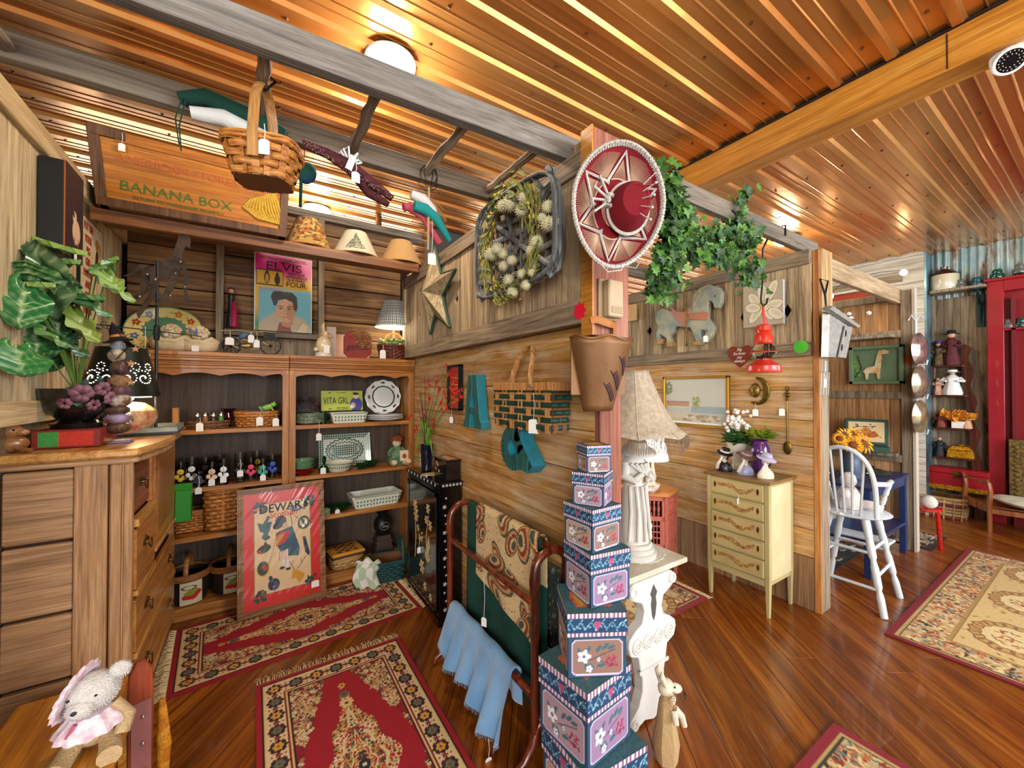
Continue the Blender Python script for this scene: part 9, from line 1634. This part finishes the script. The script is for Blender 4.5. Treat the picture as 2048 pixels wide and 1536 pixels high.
# ---------------- teddy bear and stool at the bottom left ----------------
q = P(180, 1400, y=1.75); bz = P(175, 1392, y=1.78).z-.15; t = thing('teddy_bear', '', 'teddy bear', (q.x, 1.78, bz)); t.scale = (.74, .74, .74); FUR = M('white_fur', 'dcd6ce', 1., vary='ece8e4', vs=30, bmp=1., bs=120); FUR2 = M('cream_fur', 'c8a878', 1., vary='d8bc90', vs=30, bmp=1., bs=120); dd_ = V3((-.28, -.9, .25)).normalized()
def furry(b, n, c, r, ln):
    for k in range(n): z = 1-2*(k+.5)/n; a = k*2.39996; s = math.sqrt(1-z*z); d = V3((s*cos(a), s*sin(a), z)); p = Vector(c)+V3((d.x*r[0], d.y*r[1], d.z*r[2])); o_ = d.orthogonal().normalized()*.0022; b.add([p-o_-d*.004, p+o_-d*.004, p+d*ln+V3((uni(-.004, .004), 0, -.004))], [(0, 1, 2)])
b = B(); b.ell((0, 0, .22), (.085, .08, .072), 20, 14); b.ell((-.02, -.065, .195), (.045, .045, .036), 14, 10); b.ell((.085, -.01, .285), (.034, .02, .034), 12, 8); furry(b, 900, (0, 0, .22), (.083, .078, .07), .010); furry(b, 300, (-.02, -.065, .195), (.043, .043, .034), .007); furry(b, 250, (.085, -.01, .285), (.032, .018, .032), .010); b.build('head', FUR, t, sm=1)
B().ell((.0, .02, .08), (.085, .07, .10), 18, 12).tube([(.06, .0, .14), (.11, -.02, .08), (.10, -.05, .03)], [.03, .032, .028], 10).build('body', FUR2, t, sm=1); B().ell((-.03, -.108, .205), (.010, .006, .008), 8, 6).build('nose', M('nose_navy', '1c2030', .5), t, sm=1); B().ell((.025, -.073, .235), .005).ell((-.06, -.06, .235), .005).build('eyes', M('black_thread'), t)
STP = M('pink_stripe', 'd0a8b8', .8, vary='ece4e8', vs=30); b = B(); b.lathe([(.075, 0), (.10, -.012), (.112, -.004)], 50, T(-.055, .0, .24, -20, -70, 0), wob=lambda a, z: 1+.05*sin(a*16)); b.build('bonnet_frill', STP, t, sm=1, solid=.003); B().lathe([(.06, .12), (.10, .08), (.11, .06)], 40, T(0, -.02, .03), wob=lambda a, z: 1+.06*sin(a*12)).build('collar_frill', STP, t, sm=1, solid=.003); B().tube([(-.03, -.09, .15), (-.05, -.10, .11)], .008, 6).build('ribbon', M('rose_ribbon', 'b05868', .6), t)
for s in (-1, 1): B().tube([(s*.05, 0, .03), (s*.07, -.07, .0), (s*.08, -.13, .0)], [.036, .036, .04], 10).build('leg', FUR2, t, sm=1)
tag(t, 'white teddy bear in a pink striped bonnet, bottom left corner by the wardrobe chest')
PINE = wood('bright_pine', 'a05c14', 'c8801c', 'dca040', 'y', .35, .7, var=.03, coat=.2); t = thing('wooden_bench', 'bright pine bench under the teddy bear with a reddish scroll cut end board', 'bench', (0, 0, 0)); q = t; B().bb((-.72, 1.50, bz-.045), (-.36, 2.17, bz-.023)).build('seat', PINE, t, bev=.004)
for (x, y) in ((-.70, 1.54), (-.70, 2.12), (-.42, 1.54), (-.42, 2.12)): B().box((x, y, bz/2-.023), (.04, .04, bz-.046)).build('leg', PINE, t)
xe = P(325, 1400, y=1.90).x; pr = [(-.10, 0), (.0, 0), (.0, .30), (-.005, .36), (-.02, .40), (-.035, .405), (-.045, .38), (-.05, .26), (-.10, .24)]; ya = 1.86
ER = wood('red_maple', '5a2010', '8a3a20', 'a85034', 'z', .3, .7, var=.02, coat=.3); te = thing('end_board', 'tall reddish maple rack end with rounded top leaning by the wardrobe drawers', 'rack', (-.335, 1.86, 0)); te.name = 'maple_rack'
B().prism([(-.03, 0), (.03, 0), (.034, .45), (.03, .52), (.012, .555), (-.012, .555), (-.03, .52), (-.034, .45)], -.012, .012, T(0, 0, 0, 90, 0, 20)).build('upright', ER, te, bev=.003); B().prism([(-.026, 0), (.026, 0), (.026, .42), (-.026, .42)], .013, .018, T(0, 0, 0, 90, 0, 20)).build('face_board', M('mauve_wood', '8a5450', .5), te); b = B(); [b.ell((.012, -.024+.0*k, .10+.09*k), (.004, .003, .008), 8, 5) for k in range(4)]; b.build('screw_heads', M('steel_rivet'), te, sm=1); B().tube([(.05, .06, 0), (.055, .055, .2), (.05, .05, .37)], [.012, .022, .010], 10, flat=.5).build('pine_support', PINE, te, sm=1)
